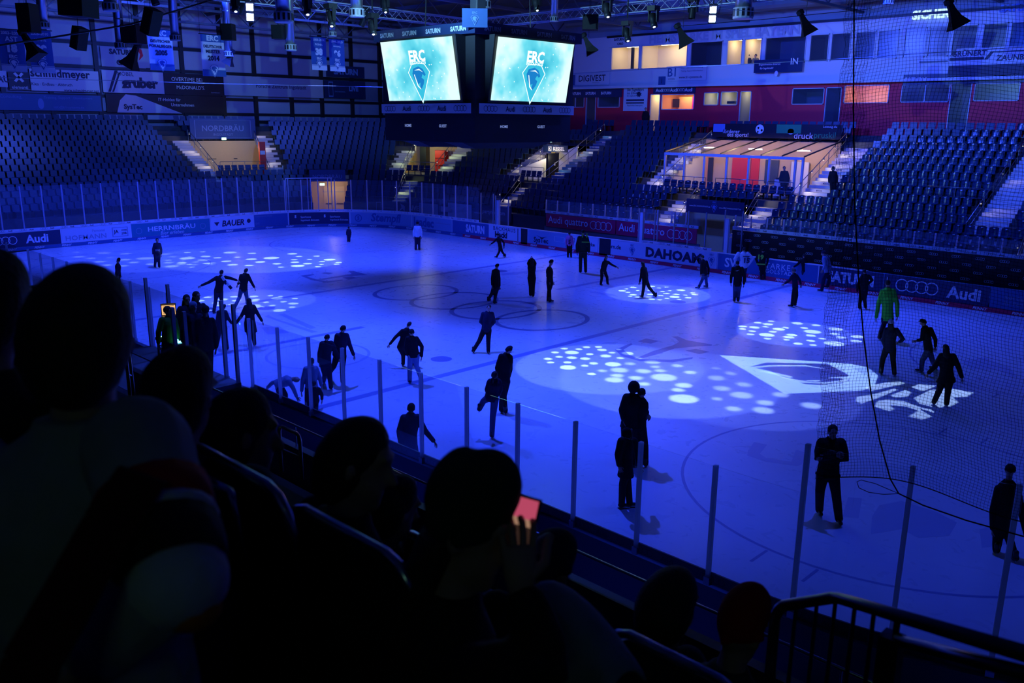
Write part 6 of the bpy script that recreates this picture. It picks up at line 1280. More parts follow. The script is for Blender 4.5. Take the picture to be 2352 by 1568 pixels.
def skater(label, fx, fy, h, fa, pose='stand', ground=None, **kw):
    O = at(fx, fy, Z=0) if ground is None else V(ground)
    v = V((CAM.x-O.x, CAM.y-O.y, 0)).normalized(); r = (-v).cross(V((0,0,1))).normalized()
    def onp(px, py, dep=0):
        d = ray(px, py); o2 = O+v*dep; t = (o2-CAM).dot(v)/d.dot(v); return CAM+d*t
    top = onp(fx, fy-h); k = kw.pop('k', None) or max(.5, min(1.12, (top.z-O.z)/1.78))
    a = math.radians(fa); F = (v*math.cos(a)+r*math.sin(a)); sn = abs(math.sin(a)); J = {}
    tp = dict(TEMP[pose]); px = kw.pop('px', {})
    dep = {'shL': .17, 'elL': .2, 'wrL': .2, 'shR': -.17, 'elR': -.2, 'wrR': -.2, 'knL': .09, 'anL': .08, 'knR': -.09, 'anR': -.08}
    fd = math.cos(a)
    extra = kw.pop('dep', {})
    for n, (x, y) in tp.items():
        if n in px and px[n] is not None: X, Y = px[n]
        else: X, Y = fx+x*h, fy-y*h
        dd = dep.get(n, 0)*sn*k + extra.get(n, 0)
        if pose == 'cross' and n[:2] in ('wr',): dd += .2*fd
        if n[:2] == 'kn': dd += .05*fd*k
        if n[:2] == 'an' and not (n in extra):
            g_ = at(X, Y, Z=O.z); q = g_
            J[n] = q if (q-O).length < 1.1 else onp(X, Y, dd)
            if J[n].z < O.z: J[n].z = O.z
        else: J[n] = onp(X, Y, dd)
    for a_ in 'LR':
        J['sh'+a_] = J['sh'+a_].lerp(J['neck'], .22); J['el'+a_] = J['el'+a_].lerp((J['neck']+J['hip'])/2, .07)
    kw['k'] = k; kw['puff'] = kw.get('puff', 1)*1.22
    vox = kw.pop('vox', .016 if h > 110 else .02)
    if 'headF' in kw: b = math.radians(kw['headF']); kw['headF'] = v*math.cos(b)+r*math.sin(b)
    return figure(J, F, label, vox=vox, **kw)
A = lambda x, y: (1060+x/3.409, 540+y/3.409)
B = lambda x, y: (1640+x/3.136, 560+y/3.136)
D = lambda x, y: (400+x/3.136, 560+y/3.136)
G = lambda x, y: (1380+x/3.7935, 860+y/3.7935)
L_ = lambda x, y: (x/3.675, 580+y/3.675)
skater('man in dark printed jacket standing alone in the far left zone', 361, 617, 70, 10, px=dict(anL=(356,614), anR=(366,615)), pants='navy', jacket='navy')
skater('child in pointed hat leaning at the near boards, left of the scarf wearer', 271, 668, 74, 300, 'prof', jacket='navy', hat='tall', hatcol='navy')
skater('person with striped scarf and both arms spread wide', 501, 716, 94, 190, px=dict(head=D(340,207), neck=D(338,232), shL=D(300,245), shR=D(378,242), elL=D(245,275), wrL=D(195,300), elR=D(415,245), wrR=D(452,262), hip=D(320,335), knL=D(300,400), knR=D(340,395), anL=D(287,500), anR=D(345,455)), jacket='black', pants='navy', hat='hair')
skater('tall person striding beside the scarf wearer, arm hanging out', 557, 706, 92, 200, px=dict(head=D(515,195), neck=D(510,215), shL=D(475,232), shR=D(535,228), elL=D(470,265), wrL=D(460,290), elR=D(560,275), wrR=D(577,312), hip=D(498,325), knL=D(470,385), knR=D(522,380), anL=D(437,470), anR=D(528,440)), jacket='black', pants='jeans')
skater('girl in short coat holding hands at the near boards', 513, 799, 104, 185, px=dict(head=D(355,455), neck=D(348,482), shL=D(315,495), shR=D(375,492), elL=D(305,560), wrL=D(310,600), elR=D(395,540), wrR=D(415,572), hip=D(343,590), knL=D(318,670), knR=D(370,670), anL=D(307,755), anR=D(383,765)), jacket='navy', pants='navy', hat='hair', hem=.3)
skater('woman in long dark coat holding both arms out', 578, 796, 110, 182, px=dict(head=D(540,412), neck=D(545,440), shL=D(510,458), shR=D(580,455), elL=D(480,520), wrL=D(445,572), elR=D(610,510), wrR=D(633,555), hip=D(545,560), knL=D(540,660), knR=D(572,655), anL=D(548,750), anR=D(580,735)), jacket='black', pants='black', hat='long', hem=.75, hemr=1.05)
skater('person bent far over at the near boards', 660, 935, 92, 100, 'prof', px=dict(head=D(875,975), neck=D(840,975), shL=D(820,990), shR=D(830,985), elL=D(862,1040), wrL=D(882,1100), elR=D(700,1000), wrR=D(672,1035), hip=D(750,1010), knL=D(760,1080), knR=D(800,1085), anL=D(755,1180), anR=D(800,1190)), jacket='pale', pants='navy', k=.95, dep=dict(anL=.1, anR=-.1))
skater('person in pale hooded jacket hunched at the near boards', 715, 935, 112, 170, px=dict(head=D(988,850), neck=D(985,880), shL=D(940,905), shR=D(1030,900), elL=D(922,980), wrL=D(918,1060), elR=D(1055,970), wrR=D(1060,1020), hip=D(990,1030), knL=D(960,1110), knR=D(1020,1110), anL=D(960,1175), anR=D(1020,1175)), jacket='pale', pants='navy', k=.95)
skater('small dark figure crouching before the pale hooded jacket', 722, 946, 76, 180, px=dict(head=D(1005,1010), neck=D(1003,1035), shL=D(965,1055), shR=D(1050,1050), hip=D(1005,1120), wrL=D(950,1130), wrR=D(1065,1120), elL=D(950,1090), elR=D(1068,1085)), jacket='black', pants='black', hat='hair', k=.8)
skater('bulky person in dark cap, left one of the linked pair by the boards', 750, 895, 120, 170, px=dict(head=D(1100,678), neck=D(1095,705), shL=D(1060,725), shR=D(1140,720), elL=D(1045,790), wrL=D(1045,850), elR=D(1165,770), wrR=D(1185,820), hip=D(1090,860), knL=D(1085,940), knR=D(1120,945), anL=D(1078,1005), anR=D(1130,1050)), jacket='navy', pants='navy', hat='cap', puff=1.25)
skater('person with shoulder pattern, right one of the linked pair by the boards', 790, 884, 130, 175, px=dict(head=D(1215,615), neck=D(1210,645), shL=D(1165,665), shR=D(1250,662), elL=D(1155,735), wrL=D(1150,800), elR=D(1272,735), wrR=D(1293,800), hip=D(1195,800), knL=D(1150,880), knR=D(1212,885), anL=D(1110,960), anR=D(1215,1010)), jacket='navy', pants='black', hat='beanie')
skater('person leaning left with one arm stretched back, behind another skater', 928, 843, 104, 200, px=dict(head=D(1690,582), neck=D(1680,610), shL=D(1635,630), shR=D(1700,640), elL=D(1590,670), wrL=D(1553,722), elR=D(1720,680), wrR=D(1715,720), hip=D(1640,740), knL=D(1650,800), knR=D(1690,800), anL=D(1650,880), anR=D(1725,870)), jacket='black', pants='black')
skater('person in dark hooded jacket and pale jeans seen from behind', 954, 881, 122, 178, px=dict(head=D(1710,640), neck=D(1710,668), shL=D(1675,685), shR=D(1755,685), elL=D(1665,750), wrL=D(1680,800), elR=D(1790,740), wrR=D(1782,810), hip=D(1725,795), knL=D(1697,880), knR=D(1745,875), anL=D(1697,1005), anR=D(1778,985)), jacket='black', pants='lightjeans', hat='beanie')
skater('short haired man in checked shirt behind the near glass', 947, 1113, 178, 185, px=dict(head=D(1706,1185), neck=D(1704,1225), shL=D(1640,1260), shR=D(1765,1255), elL=D(1615,1350), wrL=D(1630,1430), elR=D(1815,1345), wrR=D(1870,1420), hip=D(1690,1450)), jacket='plaid', pants='jeans', hat='hair')
skater('man gliding towards the stands, hands together at his waist', 1104, 810, 107, 5, px=dict(head=A(213,572), neck=A(205,600), shL=A(160,620), shR=A(248,618), elL=A(145,680), wrL=A(195,715), elR=A(262,680), wrR=A(222,718), hip=A(195,735), knL=A(140,825), knR=A(210,830), anL=A(92,922), anR=A(210,928)), jacket='navy', pants='black')
skater('taller dark skater bending over the shorter one in mid ice', 1157, 950, 152, 165, px=dict(head=A(368,900), neck=A(355,930), shL=A(300,955), shR=A(385,965), elL=A(275,1040), wrL=A(290,1110), elR=A(385,1050), wrR=A(370,1110), hip=A(325,1130), knL=A(320,1250), knR=A(330,1260), anL=A(312,1390), anR=A(342,1400)), jacket='black', pants='black', hat='cap')
skater('shorter skater pushing off with the left leg in mid ice', 1132, 1008, 148, 170, px=dict(head=A(258,1100), neck=A(255,1130), shL=A(215,1150), shR=A(300,1150), elL=A(195,1210), wrL=A(215,1260), elR=A(310,1210), wrR=A(290,1250), hip=A(235,1270), knL=A(170,1300), knR=A(245,1420), anL=A(140,1385), anR=A(238,1590)), jacket='navy', pants='jeans', hat='ponytail')
skater('person walking in dark vest near the centre rings', 1131, 696, 88, 140, px=dict(head=A(278,243), neck=A(270,268), shL=A(245,285), shR=A(290,285), elL=A(238,340), wrL=A(240,390), elR=A(298,340), wrR=A(298,400), hip=A(268,400), knL=A(240,450), knR=A(268,460), anL=A(210,520), anR=A(258,540)), jacket='black', pants='navy', hat='beanie')
skater('woman with both hands on her head in mid ice', 1221, 683, 89, 175, px=dict(head=A(552,200), neck=A(550,225), shL=A(528,245), shR=A(575,245), elL=A(520,215), wrL=A(535,190), elR=A(580,215), wrR=A(562,188), hip=A(550,330), knL=A(540,400), knR=A(562,400), anL=A(540,480), anR=A(560,485)), jacket='black', pants='black', hat='long')
skater('upright person in beanie and dark jacket right of the woman with raised hands', 1262, 693, 94, 120, 'prof', px=dict(head=A(702,212), hip=A(692,370), knL=A(685,440), knR=A(688,440), anL=A(678,522), anR=A(692,528)), jacket='black', pants='black', hat='beanie')
skater('skater in dark clothes leaning forward before the Hackl board', 1150, 593, 57, 250, px=dict(head=(1143,540), neck=(1144,545), shL=(1139,550), shR=(1153,550), elL=(1133,556), wrL=(1128,560), hip=(1149,567), anL=(1141,592), anR=(1160,590)), jacket='black', pants='black', hat='cap')
skater('person in white jacket and dark trousers in the far corner', 959, 575, 66, 175, jacket='white', pants='navy', hat='beanie', puff=1.15)
skater('small child with striped top alone in front of the far corner', 801, 556, 35, 170, jacket='navy', pants='navy', hat='hair', k=.75)
skater('person in pink jersey by the far boards', 1308, 592, 60, 180, jacket='pink', pants='black', hat='hair', hatcol='brown')
skater('tall warden in dark green vest in front of the Dahoam board', 1339, 627, 101, 180, jacket='dgreen', pants='dgreen', hat='hair', hem=.15, puff=1.15)
skater('woman gliding with one arm stretched right below the Dahoam board', 1389, 655, 71, 30, px=dict(head=A(1135,175), neck=A(1130,200), shL=A(1108,215), shR=A(1150,212), elL=A(1098,250), wrL=A(1105,280), elR=A(1180,230), wrR=A(1212,248), hip=A(1110,275), knL=A(1098,340), knR=A(1140,330), anL=A(1090,393), anR=A(1143,388)), jacket='black', pants='black', hat='long')
skater('woman striding through the patch of light dots', 1488, 684, 81, 230, px=dict(head=A(1418,225), neck=A(1420,250), shL=A(1412,268), shR=A(1445,265), elL=A(1405,315), wrL=A(1396,365), elR=A(1455,320), wrR=A(1450,360), hip=A(1440,360), knL=A(1425,420), knR=A(1470,410), anL=A(1415,490), anR=A(1520,485)), jacket='black', pants='black', hat='long')
skater('person in dark coat and jeans walking left by the board end', 1614, 662, 78, 250, px=dict(head=A(1885,172), neck=A(1890,195), shL=A(1880,215), shR=A(1925,212), elL=A(1875,260), wrL=A(1875,305), elR=A(1938,260), wrR=A(1935,305), hip=A(1905,300), knL=A(1885,350), knR=A(1915,350), anL=A(1855,422), anR=A(1920,410)), jacket='black', pants='jeans', hem=.2)
skater('person in black jacket with white chest mark and jeans, facing the boards', 1691, 693, 91, 180, px=dict(head=B(170,140), neck=B(170,162), shL=B(130,180), shR=B(210,180), elL=B(120,240), wrL=B(122,280), elR=B(222,240), wrR=B(215,290), hip=B(168,290), knL=B(150,340), knR=B(178,340), anL=B(145,420), anR=B(172,418)), jacket='black', pants='jeans', hat='hair')
skater('person in white jersey leaning on the boards', 1706, 648, 78, 195, px=dict(head=B(215,40), neck=B(212,58), shL=B(165,75), shR=B(250,75), elL=B(145,110), elR=B(285,105), hip=B(215,160)), jacket='white', pants='navy', hat='hair', puff=1.3)
skater('person in dark jersey with neon green number at the boards', 1752, 643, 70, 175, px=dict(head=B(355,50), neck=B(352,66), shL=B(315,80), shR=B(385,80), hip=B(345,150), elL=B(300,110), elR=B(395,110)), jacket='black', pants='black', hat='cap', puff=1.2)
skater('skater bending forward with one arm out left of the net', 1824, 706, 86, 260, px=dict(head=B(575,195), neck=B(578,215), shL=B(560,235), shR=B(600,235), elL=B(540,265), wrL=B(510,285), elR=B(620,260), wrR=B(625,290), hip=B(585,310), knL=B(570,370), knR=B(595,370), anL=B(560,455), anR=B(582,448)), jacket='navy', pants='black', hat='beanie', hatcol='grey')
skater('person in dark jacket resting on the boards behind the bending skater', 1848, 655, 72, 200, px=dict(head=B(650,85), neck=B(648,105), shL=B(620,125), shR=B(675,130), elL=B(595,150), wrL=B(575,165), hip=B(655,190), elR=B(680,170), wrR=B(670,200)), jacket='black', pants='navy', hat='hair')
skater('person in pale blue clothes skating left along the boards', 1893, 671, 94, 265, px=dict(head=B(790,68), neck=B(795,90), shL=B(790,110), shR=B(825,110), hip=B(820,205), elL=B(800,150), wrL=B(785,185), elR=B(835,150), wrR=B(840,190), knL=B(790,250), knR=B(830,260), anL=B(775,345), anR=B(815,320)), jacket='pale', pants='navy', hat='beanie', hatcol='navy')
skater('tall dark skater just behind the edge of the net', 1981, 711, 88, 170, px=dict(head=B(1085,200), neck=B(1088,220), shL=B(1062,235), shR=B(1120,235), elR=B(1145,260), wrR=B(1110,290), hip=B(1080,320), anL=B(1045,470), anR=B(1090,468)), jacket='black', pants='black', hat='hair')
gg = skater('skater in neon green jacket behind the net', 2038, 780, 136, 180, px=dict(head=B(1252,285), neck=B(1250,320), shL=B(1205,350), shR=B(1300,345), elL=B(1180,430), wrL=B(1168,530), elR=B(1325,430), wrR=B(1320,520), hip=B(1250,530), anL=B(1190,690), anR=B(1290,700)), jacket='green', pants='navy', hat='hair', puff=1.1)
skater('person in white knitted hat standing hand on hip behind the net', 2040, 860, 126, 178, px=dict(head=B(1275,570), neck=B(1275,600), shL=B(1230,625), shR=B(1325,625), elL=B(1215,700), wrL=B(1230,740), elR=B(1370,690), wrR=B(1335,705), hip=B(1265,750), knL=B(1215,830), knR=B(1290,840), anL=B(1200,940), anR=B(1297,950)), jacket='navy', pants='black', hat='beanie', hatcol='white', hair=True)
skater('man in dark hat with hands at his chest behind the net', 2122, 856, 122, 260, px=dict(head=B(1508,565), neck=B(1520,595), shL=B(1505,620), shR=B(1570,620), elL=B(1495,690), wrL=B(1465,695), elR=B(1600,690), wrR=B(1595,740), hip=B(1545,760), knL=B(1500,840), knR=B(1570,830), anL=B(1490,925), anR=B(1590,905)), jacket='black', pants='jeans', hat='cap')
skater('woman in wide hooded winter coat with long hair behind the net', 2158, 934, 144, 180, px=dict(head=B(1672,755), neck=B(1675,790), shL=B(1630,810), shR=B(1735,815), elL=B(1585,880), wrL=B(1545,930), elR=B(1765,880), wrR=B(1785,960), hip=B(1675,960), knL=B(1620,1060), knR=B(1685,1060), anL=B(1582,1158), anR=B(1672,1170)), jacket='black', pants='black', hat='long', hem=.35, hemr=1.15, puff=1.1)
skater('large person in dark puffer jacket with folded arms near the net', 1905, 1200, 222, 15, 'cross', px=dict(head=G(2020,500), neck=G(2010,560), shL=G(1905,610), shR=G(2110,610), elL=G(1880,720), elR=G(2140,730), wrL=G(2040,700), wrR=G(1960,720), hip=G(1980,850), knL=G(1910,1010), knR=G(2050,1040), anL=G(1900,1215), anR=G(2070,1295)), jacket='black', pants='black', hat='hair', hem=.1, puff=1.25)
skater('taller person in fur hood hugging another skater', 1447, 1072, 190, 160, px=dict(head=G(285,115), neck=G(270,180), shL=G(215,210), shR=G(330,215), elL=G(180,310), wrL=G(200,390), elR=G(380,290), wrR=G(400,335), hip=G(255,420), anL=G(230,790), anR=G(270,800)), jacket='black', pants='black', hat='hood', hem=.2, puff=1.2)
skater('smaller skater held by the one in the fur hood', 1472, 1072, 170, 165, px=dict(head=G(355,165), neck=G(350,210), shL=G(310,235), shR=G(370,240), hip=G(325,450), elL=G(300,330), wrL=G(310,400), elR=G(375,310), wrR=G(395,345)), jacket='black', pants='black', hat='beanie', puff=1.1)
skater('person in long dark coat below the hugging pair at the near glass', 1436, 1170, 178, 100, 'stand', px=dict(head=G(232,520), neck=G(228,560), shL=G(170,590), shR=G(300,590), elL=G(145,700), wrL=G(160,790), elR=G(325,680), wrR=G(335,790), hip=G(220,790), knL=G(190,960), knR=G(235,960), anL=G(180,1165), anR=G(250,1155)), jacket='black', pants='black', hat='hood', hem=.55, hemr=.95, puff=1.2)
skater('dark skater cut by the right picture edge', 2300, 1272, 206, 190, px=dict(head=(2320,1080), neck=(2316,1105), shL=(2288,1128), shR=(2340,1130), elL=(2278,1175), wrL=(2280,1215), elR=(2352,1190), wrR=(2358,1230), hip=(2308,1205), knL=(2290,1250), anL=(2287,1272), anR=(2330,1290)), jacket='black', pants='black', hat='beanie')
# group behind the near boards at the scorekeeper box
gz = 1.35
def proj(p):
    q = V(p)-CAM; dd = q.dot(FW); return IW/2+FPX*q.dot(RT)/dd, IH/2-FPX*q.dot(UP)/dd
def boxer(label, hx, hy, Y, fa, **kw):
    p = at(hx, hy, Y=Y); g_ = (p.x, Y, gz); fx, fy = proj(g_)
    hh = (fy-hy); skater(label, fx, fy, hh, fa, ground=g_, skates=False, k=max(.9, min(1.05, (p.z-gz)/1.8)), **kw)
boxer('long haired person at the scorekeeper box behind the laptop', 414, 676, -15.75, 20, jacket='navy', hat='long')
boxer('long haired person leaning on the glass right of the laptop', 437, 668, -15.5, 40, jacket='navy', hat='long')
boxer('person in pale knitted hat between the two long haired people', 429, 692, -16.0, 30, jacket='navy', hat='beanie', hatcol='pale')
boxer('person in long coat standing right of the glowing stick', 456, 700, -16.1, 200, jacket='black', hat='hair', hem=.3)
boxer('person in headset and neon green shirt at the mixing desk', 371, 703, -16.4, 60, jacket='softgreen', pants='navy', hat='hair')
p = V((at(395, 745, Y=-16.1).x, -16.1, gz)); r_ = empty('mixing_desk', p, 'mixing desk with small lights before the person in neon green', 'mixing desk')
MB().box(p+V((-.5,-.25,.85)), p+V((.6,.2,.92))).build('top', DMET, r_)
for x, y in ((-.48,-.23),(.56,-.23),(-.48,.16),(.56,.16)): MB().box(p+V((x,y,0)), p+V((x+.04,y+.04,.85))).build('leg', DMET, r_)
for i in range(5): MB().box(p+V((-.35+.2*i,-.1,.92)), p+V((-.3+.2*i,0,.96))).build('indicator_light', emat('cyan_led', (.2,.8,1), 4), r_)
p = at(387, 710, Y=-15.6); r_ = empty('laptop', p-V((0,0,.3)), 'open laptop with bright orange screen page', 'laptop'); n = V((CAM.x-p.x, CAM.y-p.y, 0)).normalized(); s_ = n.cross(V((0,0,1)))
MB().obox(p, s_*.19, n*.01, V((0,0,.16))).build('lid', DMET, r_); MB().obox(p+n*.012, s_*.17, n*.002, V((0,0,.145))).build('screen', emat('laptop_page', (1,.55,.22), .9), r_); MB().obox(p-V((0,0,.17))+n*.13, s_*.19, n*.15, V((0,0,.012))).build('keyboard', DMET, r_)
MB().geo(join_geo(*[bar_geo(-.14, .09-.04*i, .14-.04*(i % 3), .10-.04*i) for i in range(6)], bar_geo(-.17,.115,.17,.145)), lambda x, y: p+n*.016-s_*x+V((0,0,y))).build('page_lines', mat('page_dark', (.15,.02,.02), .6), r_)
for px, py, L, c, Y, lb in ((436,743,.15,(.75,.95,1),-16.0,'glowing white stick held at the scorekeeper box'), (373,772,.06,(.4,1,.85),-16.4,'short glowing green stick near the mixing desk')):
    p = at(px, py, Y=Y); u = RT*1.0; tag(MB().tube([p-u*L-V((0,0,.02)), p+u*L+V((0,0,.03))], .012, 8).build('glow_stick', emat('stick_glow' if L > .1 else 'stick_glow_green', c, 5)), lb, 'light stick')
# jersey number and small prints
p = at(*B(338,97), Y=P(0,0).y) 
# lounge, press box and bench people
def standing(label, ground, fa, tall=1.78, **kw):
    g_ = V(ground); fx, fy = proj(g_); tx, ty = proj(g_+V((0,0,tall))); skater(label, fx, fy, fy-ty, fa, ground=tuple(g_), skates=False, k=tall/1.78, **kw)
standing('man in dark coat standing behind the right lounge pane', P(43.3, 8.3, 3.5), 10, 1.85, jacket='black', hem=.5)
for px, Y, lb, jk, ht in ((1722,FY+.8,'man in dark cap standing in the lit press box','black','cap'), (1739,FY+1.1,'person half hidden at the right side of the lit press box','grey','hair')):
    g_ = at(px, 137, Y=Y); standing(lb, (g_.x, g_.y, Zwin0-.98), 300, 1.75, jacket=jk, hat=ht)
q = at(1484, 285, Y=30.7)
standing('dark figure standing beside the lit doorway of the red wall', (q.x, q.y, 7.1), 0, 1.78, jacket='black', hat='hair')
standing('dark figure in hooded jacket beside the Büchl stair, low in the right block', P(46.5, dk(6)+.35, zk(6)), 0, 1.7, jacket='black', hat='hood')

def mark(fx, fy, px, py, geo, m_, lb, dep=.2, name='print'):
    o_ = [o for o in C.objects if o.get('label') == lb][0]; O = at(fx, fy, Z=0); v = V((CAM.x-O.x, CAM.y-O.y, 0)).normalized(); r = (-v).cross(V((0,0,1))).normalized(); d = ray(px, py); q = CAM+d*((O+v*dep-CAM).dot(v)/d.dot(v))
    MB().geo(geo, lambda x, y: q+r*x+V((0,0,y))).build(name, m_, o_)
NEON = mat('neon_yellow_ink', (.35,.9,.05), .5)
mark(1752, 643, *B(338,95), fit(text_geo('19', .05), h=.26), NEON, 'person in dark jersey with neon green number at the boards', .24, 'number')
mark(1752, 643, *B(338,146), bar_geo(-.22,-.03,.22,.03), NEON, 'person in dark jersey with neon green number at the boards', .24, 'hem_stripe')
mark(1706, 648, *B(237,120), fit(text_geo('15', .05), h=.26), INK, 'person in white jersey leaning on the boards', .26, 'number')
mark(1706, 648, *B(232,90), bar_geo(-.16,-.02,.16,.02), INK, 'person in white jersey leaning on the boards', .26, 'name_strip')
mark(1691, 693, *B(168,192), poly_geo([(-.09,-.02),(.09,.04),(.0,-.03)]), INKW, 'person in black jacket with white chest mark and jeans, facing the boards', .22, 'logo')
mark(1339, 627, 1345, 556, bar_geo(-.2,-.03,.2,.03), NEON, 'tall warden in dark green vest in front of the Dahoam board', .27, 'reflective_stripe')
mark(1339, 627, 1343, 541, join_geo(bar_geo(-.14,-.1,-.08,.12), bar_geo(.08,-.1,.14,.12)), NEON, 'tall warden in dark green vest in front of the Dahoam board', .27, 'reflective_stripe')
mark(361, 617, 362, 575, fit(text_geo('SWJ', .03), w=.22), GREYI, 'man in dark printed jacket standing alone in the far left zone', .22, 'print')
mark(1308, 592, 1308, 556, fit(text_geo('5', .05), h=.22), INK, 'person in pink jersey by the far boards', .2, 'number')
lb = 'person with striped scarf and both arms spread wide'; o_ = [o for o in C.objects if o.get('label') == lb][0]
for i, (a_, b_) in enumerate([((345,235),(362,262)), ((362,262),(375,290)), ((375,275),(395,300)), ((395,300),(413,322))]):
    O = at(501, 716, Z=0); v = V((CAM.x-O.x, CAM.y-O.y, 0)).normalized(); pts = []
    for q in (a_, b_): d = ray(*D(*q)); pts.append(CAM+d*((O+v*.2-CAM).dot(v)/d.dot(v)))
    MB().tube(pts, .06, 6).build('scarf', CL['white'] if i % 2 == 0 else CL['navy'], o_)
# ---------------------------------------------------------------- spectators and chairs of the near stand
def floor_z(y): return 1.5+NZR*max(0, math.floor((-17.8-y)/DR))
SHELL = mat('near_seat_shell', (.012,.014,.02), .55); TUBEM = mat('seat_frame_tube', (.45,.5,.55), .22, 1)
def chair(px0, py0, D, w_, label, tilt=.10, hb=.55, yaw=0, ang=None):
    """D: distance of the upper left corner of the back"""
    a = far(px0, py0, D); X = V((math.cos(yaw), math.sin(yaw), 0)); B_ = V((0,0,1)); Yb = V((X.y, -X.x, 0))    # Yb points back to the camera
    b = a+X*w_; zf = floor_z(a.y); r_ = empty('stadium_chair', (a.x+w_/2*X.x, a.y, zf), label, 'chair')
    up = (V((0,0,1))-Yb*-tilt*-1).normalized(); up = (V((0,0,1))+Yb*tilt).normalized()
    def pt(u, h, d=0): return a+X*u*w_-up*h+Yb*d
    rr = .07; path = [pt(0, hb), pt(0, rr*1.6), pt(.03, rr*.8), pt(.08, rr*.25), pt(.17, 0), pt(.83, 0), pt(.92, rr*.25), pt(.97, rr*.8), pt(1, rr*1.6), pt(1, hb)]
    MB().tube(path, .014, 10).build('frame_tube', TUBEM, r_, True)
    mb = MB(); n = 10
    prof = [(.0, rr*1.5), (.05, rr*.6), (.14, .015), (.86, .015), (.95, rr*.6), (1, rr*1.5)]
    vs = [pt(u*.96+.02, h+.006, .0) for u, h in prof]+[pt(.98, hb), pt(.02, hb)]; k = len(vs); vs2 = [v-Yb*.02 for v in vs]
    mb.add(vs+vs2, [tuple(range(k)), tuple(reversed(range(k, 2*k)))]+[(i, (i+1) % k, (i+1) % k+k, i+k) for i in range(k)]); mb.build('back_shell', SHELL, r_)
    s0 = pt(0, hb); sz = max(zf+.42, s0.z-.02)
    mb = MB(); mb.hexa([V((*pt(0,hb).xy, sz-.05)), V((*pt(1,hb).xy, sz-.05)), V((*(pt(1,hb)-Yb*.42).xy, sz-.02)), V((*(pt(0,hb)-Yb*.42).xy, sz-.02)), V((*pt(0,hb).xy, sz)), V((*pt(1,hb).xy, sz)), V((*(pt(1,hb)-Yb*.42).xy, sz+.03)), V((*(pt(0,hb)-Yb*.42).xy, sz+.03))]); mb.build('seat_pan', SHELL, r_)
    for u in (.1, .9):
        q = pt(u, hb)-Yb*.15; MB().tube([V((q.x, q.y, sz)), V((q.x, q.y, zf))], .018, 6).build('leg', TUBEM, r_)
    return r_
chair(662, 1146, 2.50, .53, 'dark chair with shining tube frame behind the man in front of the rail loops', hb=.62)
chair(425, 1008, 2.72, .55, 'dark chair whose frame edge glints left of the curly head')
chair(1398, 1432, 2.75, .46, 'dark tube framed chair at the bottom, right of the draped coat')
chair(-60, 800, 3.1, .32, 'dark rounded chair back at the left picture edge')
chair(470, 1098, 2.5, .16, 'narrow rounded chair back beside the striped sleeve', hb=.6)
chair(925, 1215, 3.3, .30, 'dark chair frame between the fourth head and the knitted hat')
chair(975, 1190, 3.7, .30, 'second dark chair frame behind the knitted hat')
def fore(label, px, py, D, fa, k=1.0, sit=True, jacket='black', hat='hair', tilt=(0,0,0), arms=None, headF=None, puff=1.15, w_=.2, lean=.10, **kw):
    h = far(px, py, D); a = math.radians(fa); F = V((math.sin(a), math.cos(a), 0)); S = F.cross(V((0,0,1))).normalized(); up = V((0,0,1))
    J = {'head': h}; J['neck'] = h-up*.17*k-F*(.03+lean*.3); hp = h-up*.74*k-F*lean*1.4; J['hip'] = hp
    nk = J['neck']; sw = w_*k
    J['shL'] = nk-S*sw-up*.07*k; J['shR'] = nk+S*sw-up*.07*k
    J['elL'] = nk-S*(sw+.06)-up*.34*k+F*.06; J['elR'] = nk+S*(sw+.06)-up*.34*k+F*.06
    J['wrL'] = nk-S*.10-up*.50*k+F*.30; J['wrR'] = nk+S*.10-up*.50*k+F*.30
    zf = floor_z(hp.y)
    for s, n in ((-1, 'L'), (1, 'R')):
        J['kn'+n] = hp+S*s*.13+F*.42+up*.02; q = hp+S*s*.13+F*.40; J['an'+n] = V((q.x, q.y, min(floor_z(q.y), hp.z-.3)))
    for n, v in (arms or {}).items(): J[n] = v
    hf = None
    if headF is not None: b = math.radians(headF); hf = V((math.sin(b), math.cos(b), 0))
    return figure(J, F, label, jacket=jacket, hat=hat, k=k, puff=puff, skates=False, vox=.012, headF=hf, base=V((hp.x, hp.y, zf)), **kw), J
# big man on the left in a pale jersey with banded sleeve
el = far(405, 1330, 1.62); wr = far(215, 1500, 1.72)
m1, J1 = fore('large dark haired man in pale jersey with banded sleeve, leftmost big figure', 192, 768, 1.95, -50, 1.12, jacket='grey', hat='full', arms={'elR': el, 'wrR': wr, 'shR': far(315, 1030, 1.80)}, w_=.22, puff=1.35)
JER = cloth('jersey_white', (.34,.36,.36)); [c for c in m1.children if c.name.startswith('jacket')][0].data.materials[0] = JER
def band(a, b, t0, t1, r0, r1, m_, name='sleeve_band'):
    p, q = a.lerp(b, t0), a.lerp(b, t1); MB().tube([p, p.lerp(q, .5), q], [r0, (r0+r1)/2+.002, r1], 18).build(name, m_, m1, True)
sh = far(315, 1030, 1.80)
band(sh, el, .40, .62, .103, .098, CL['red']); band(sh, el, .62, .69, .100, .098, CL['white']); band(sh, el, .69, .97, .099, .092, CL['black'])
ob = MB(); ellipsoid(ob, el, V((.088,0,0)), V((0,.088,0)), V((0,0,.082))); ob.build('elbow_cuff', CL['white'], m1, True)
ob = MB(); ellipsoid(ob, el-V((0,0,.045))+RT*.03-FW*.02, V((.05,0,0)), V((0,.05,0)), V((0,0,.04))); ob.build('orange_patch', cloth('cloth_orange', (.55,.13,.02)), m1, True)
st = MB(); pts = [far(325,1090,1.60), far(250,1200,1.56), far(150,1380,1.52), far(70,1520,1.5), far(30,1640,1.5)]
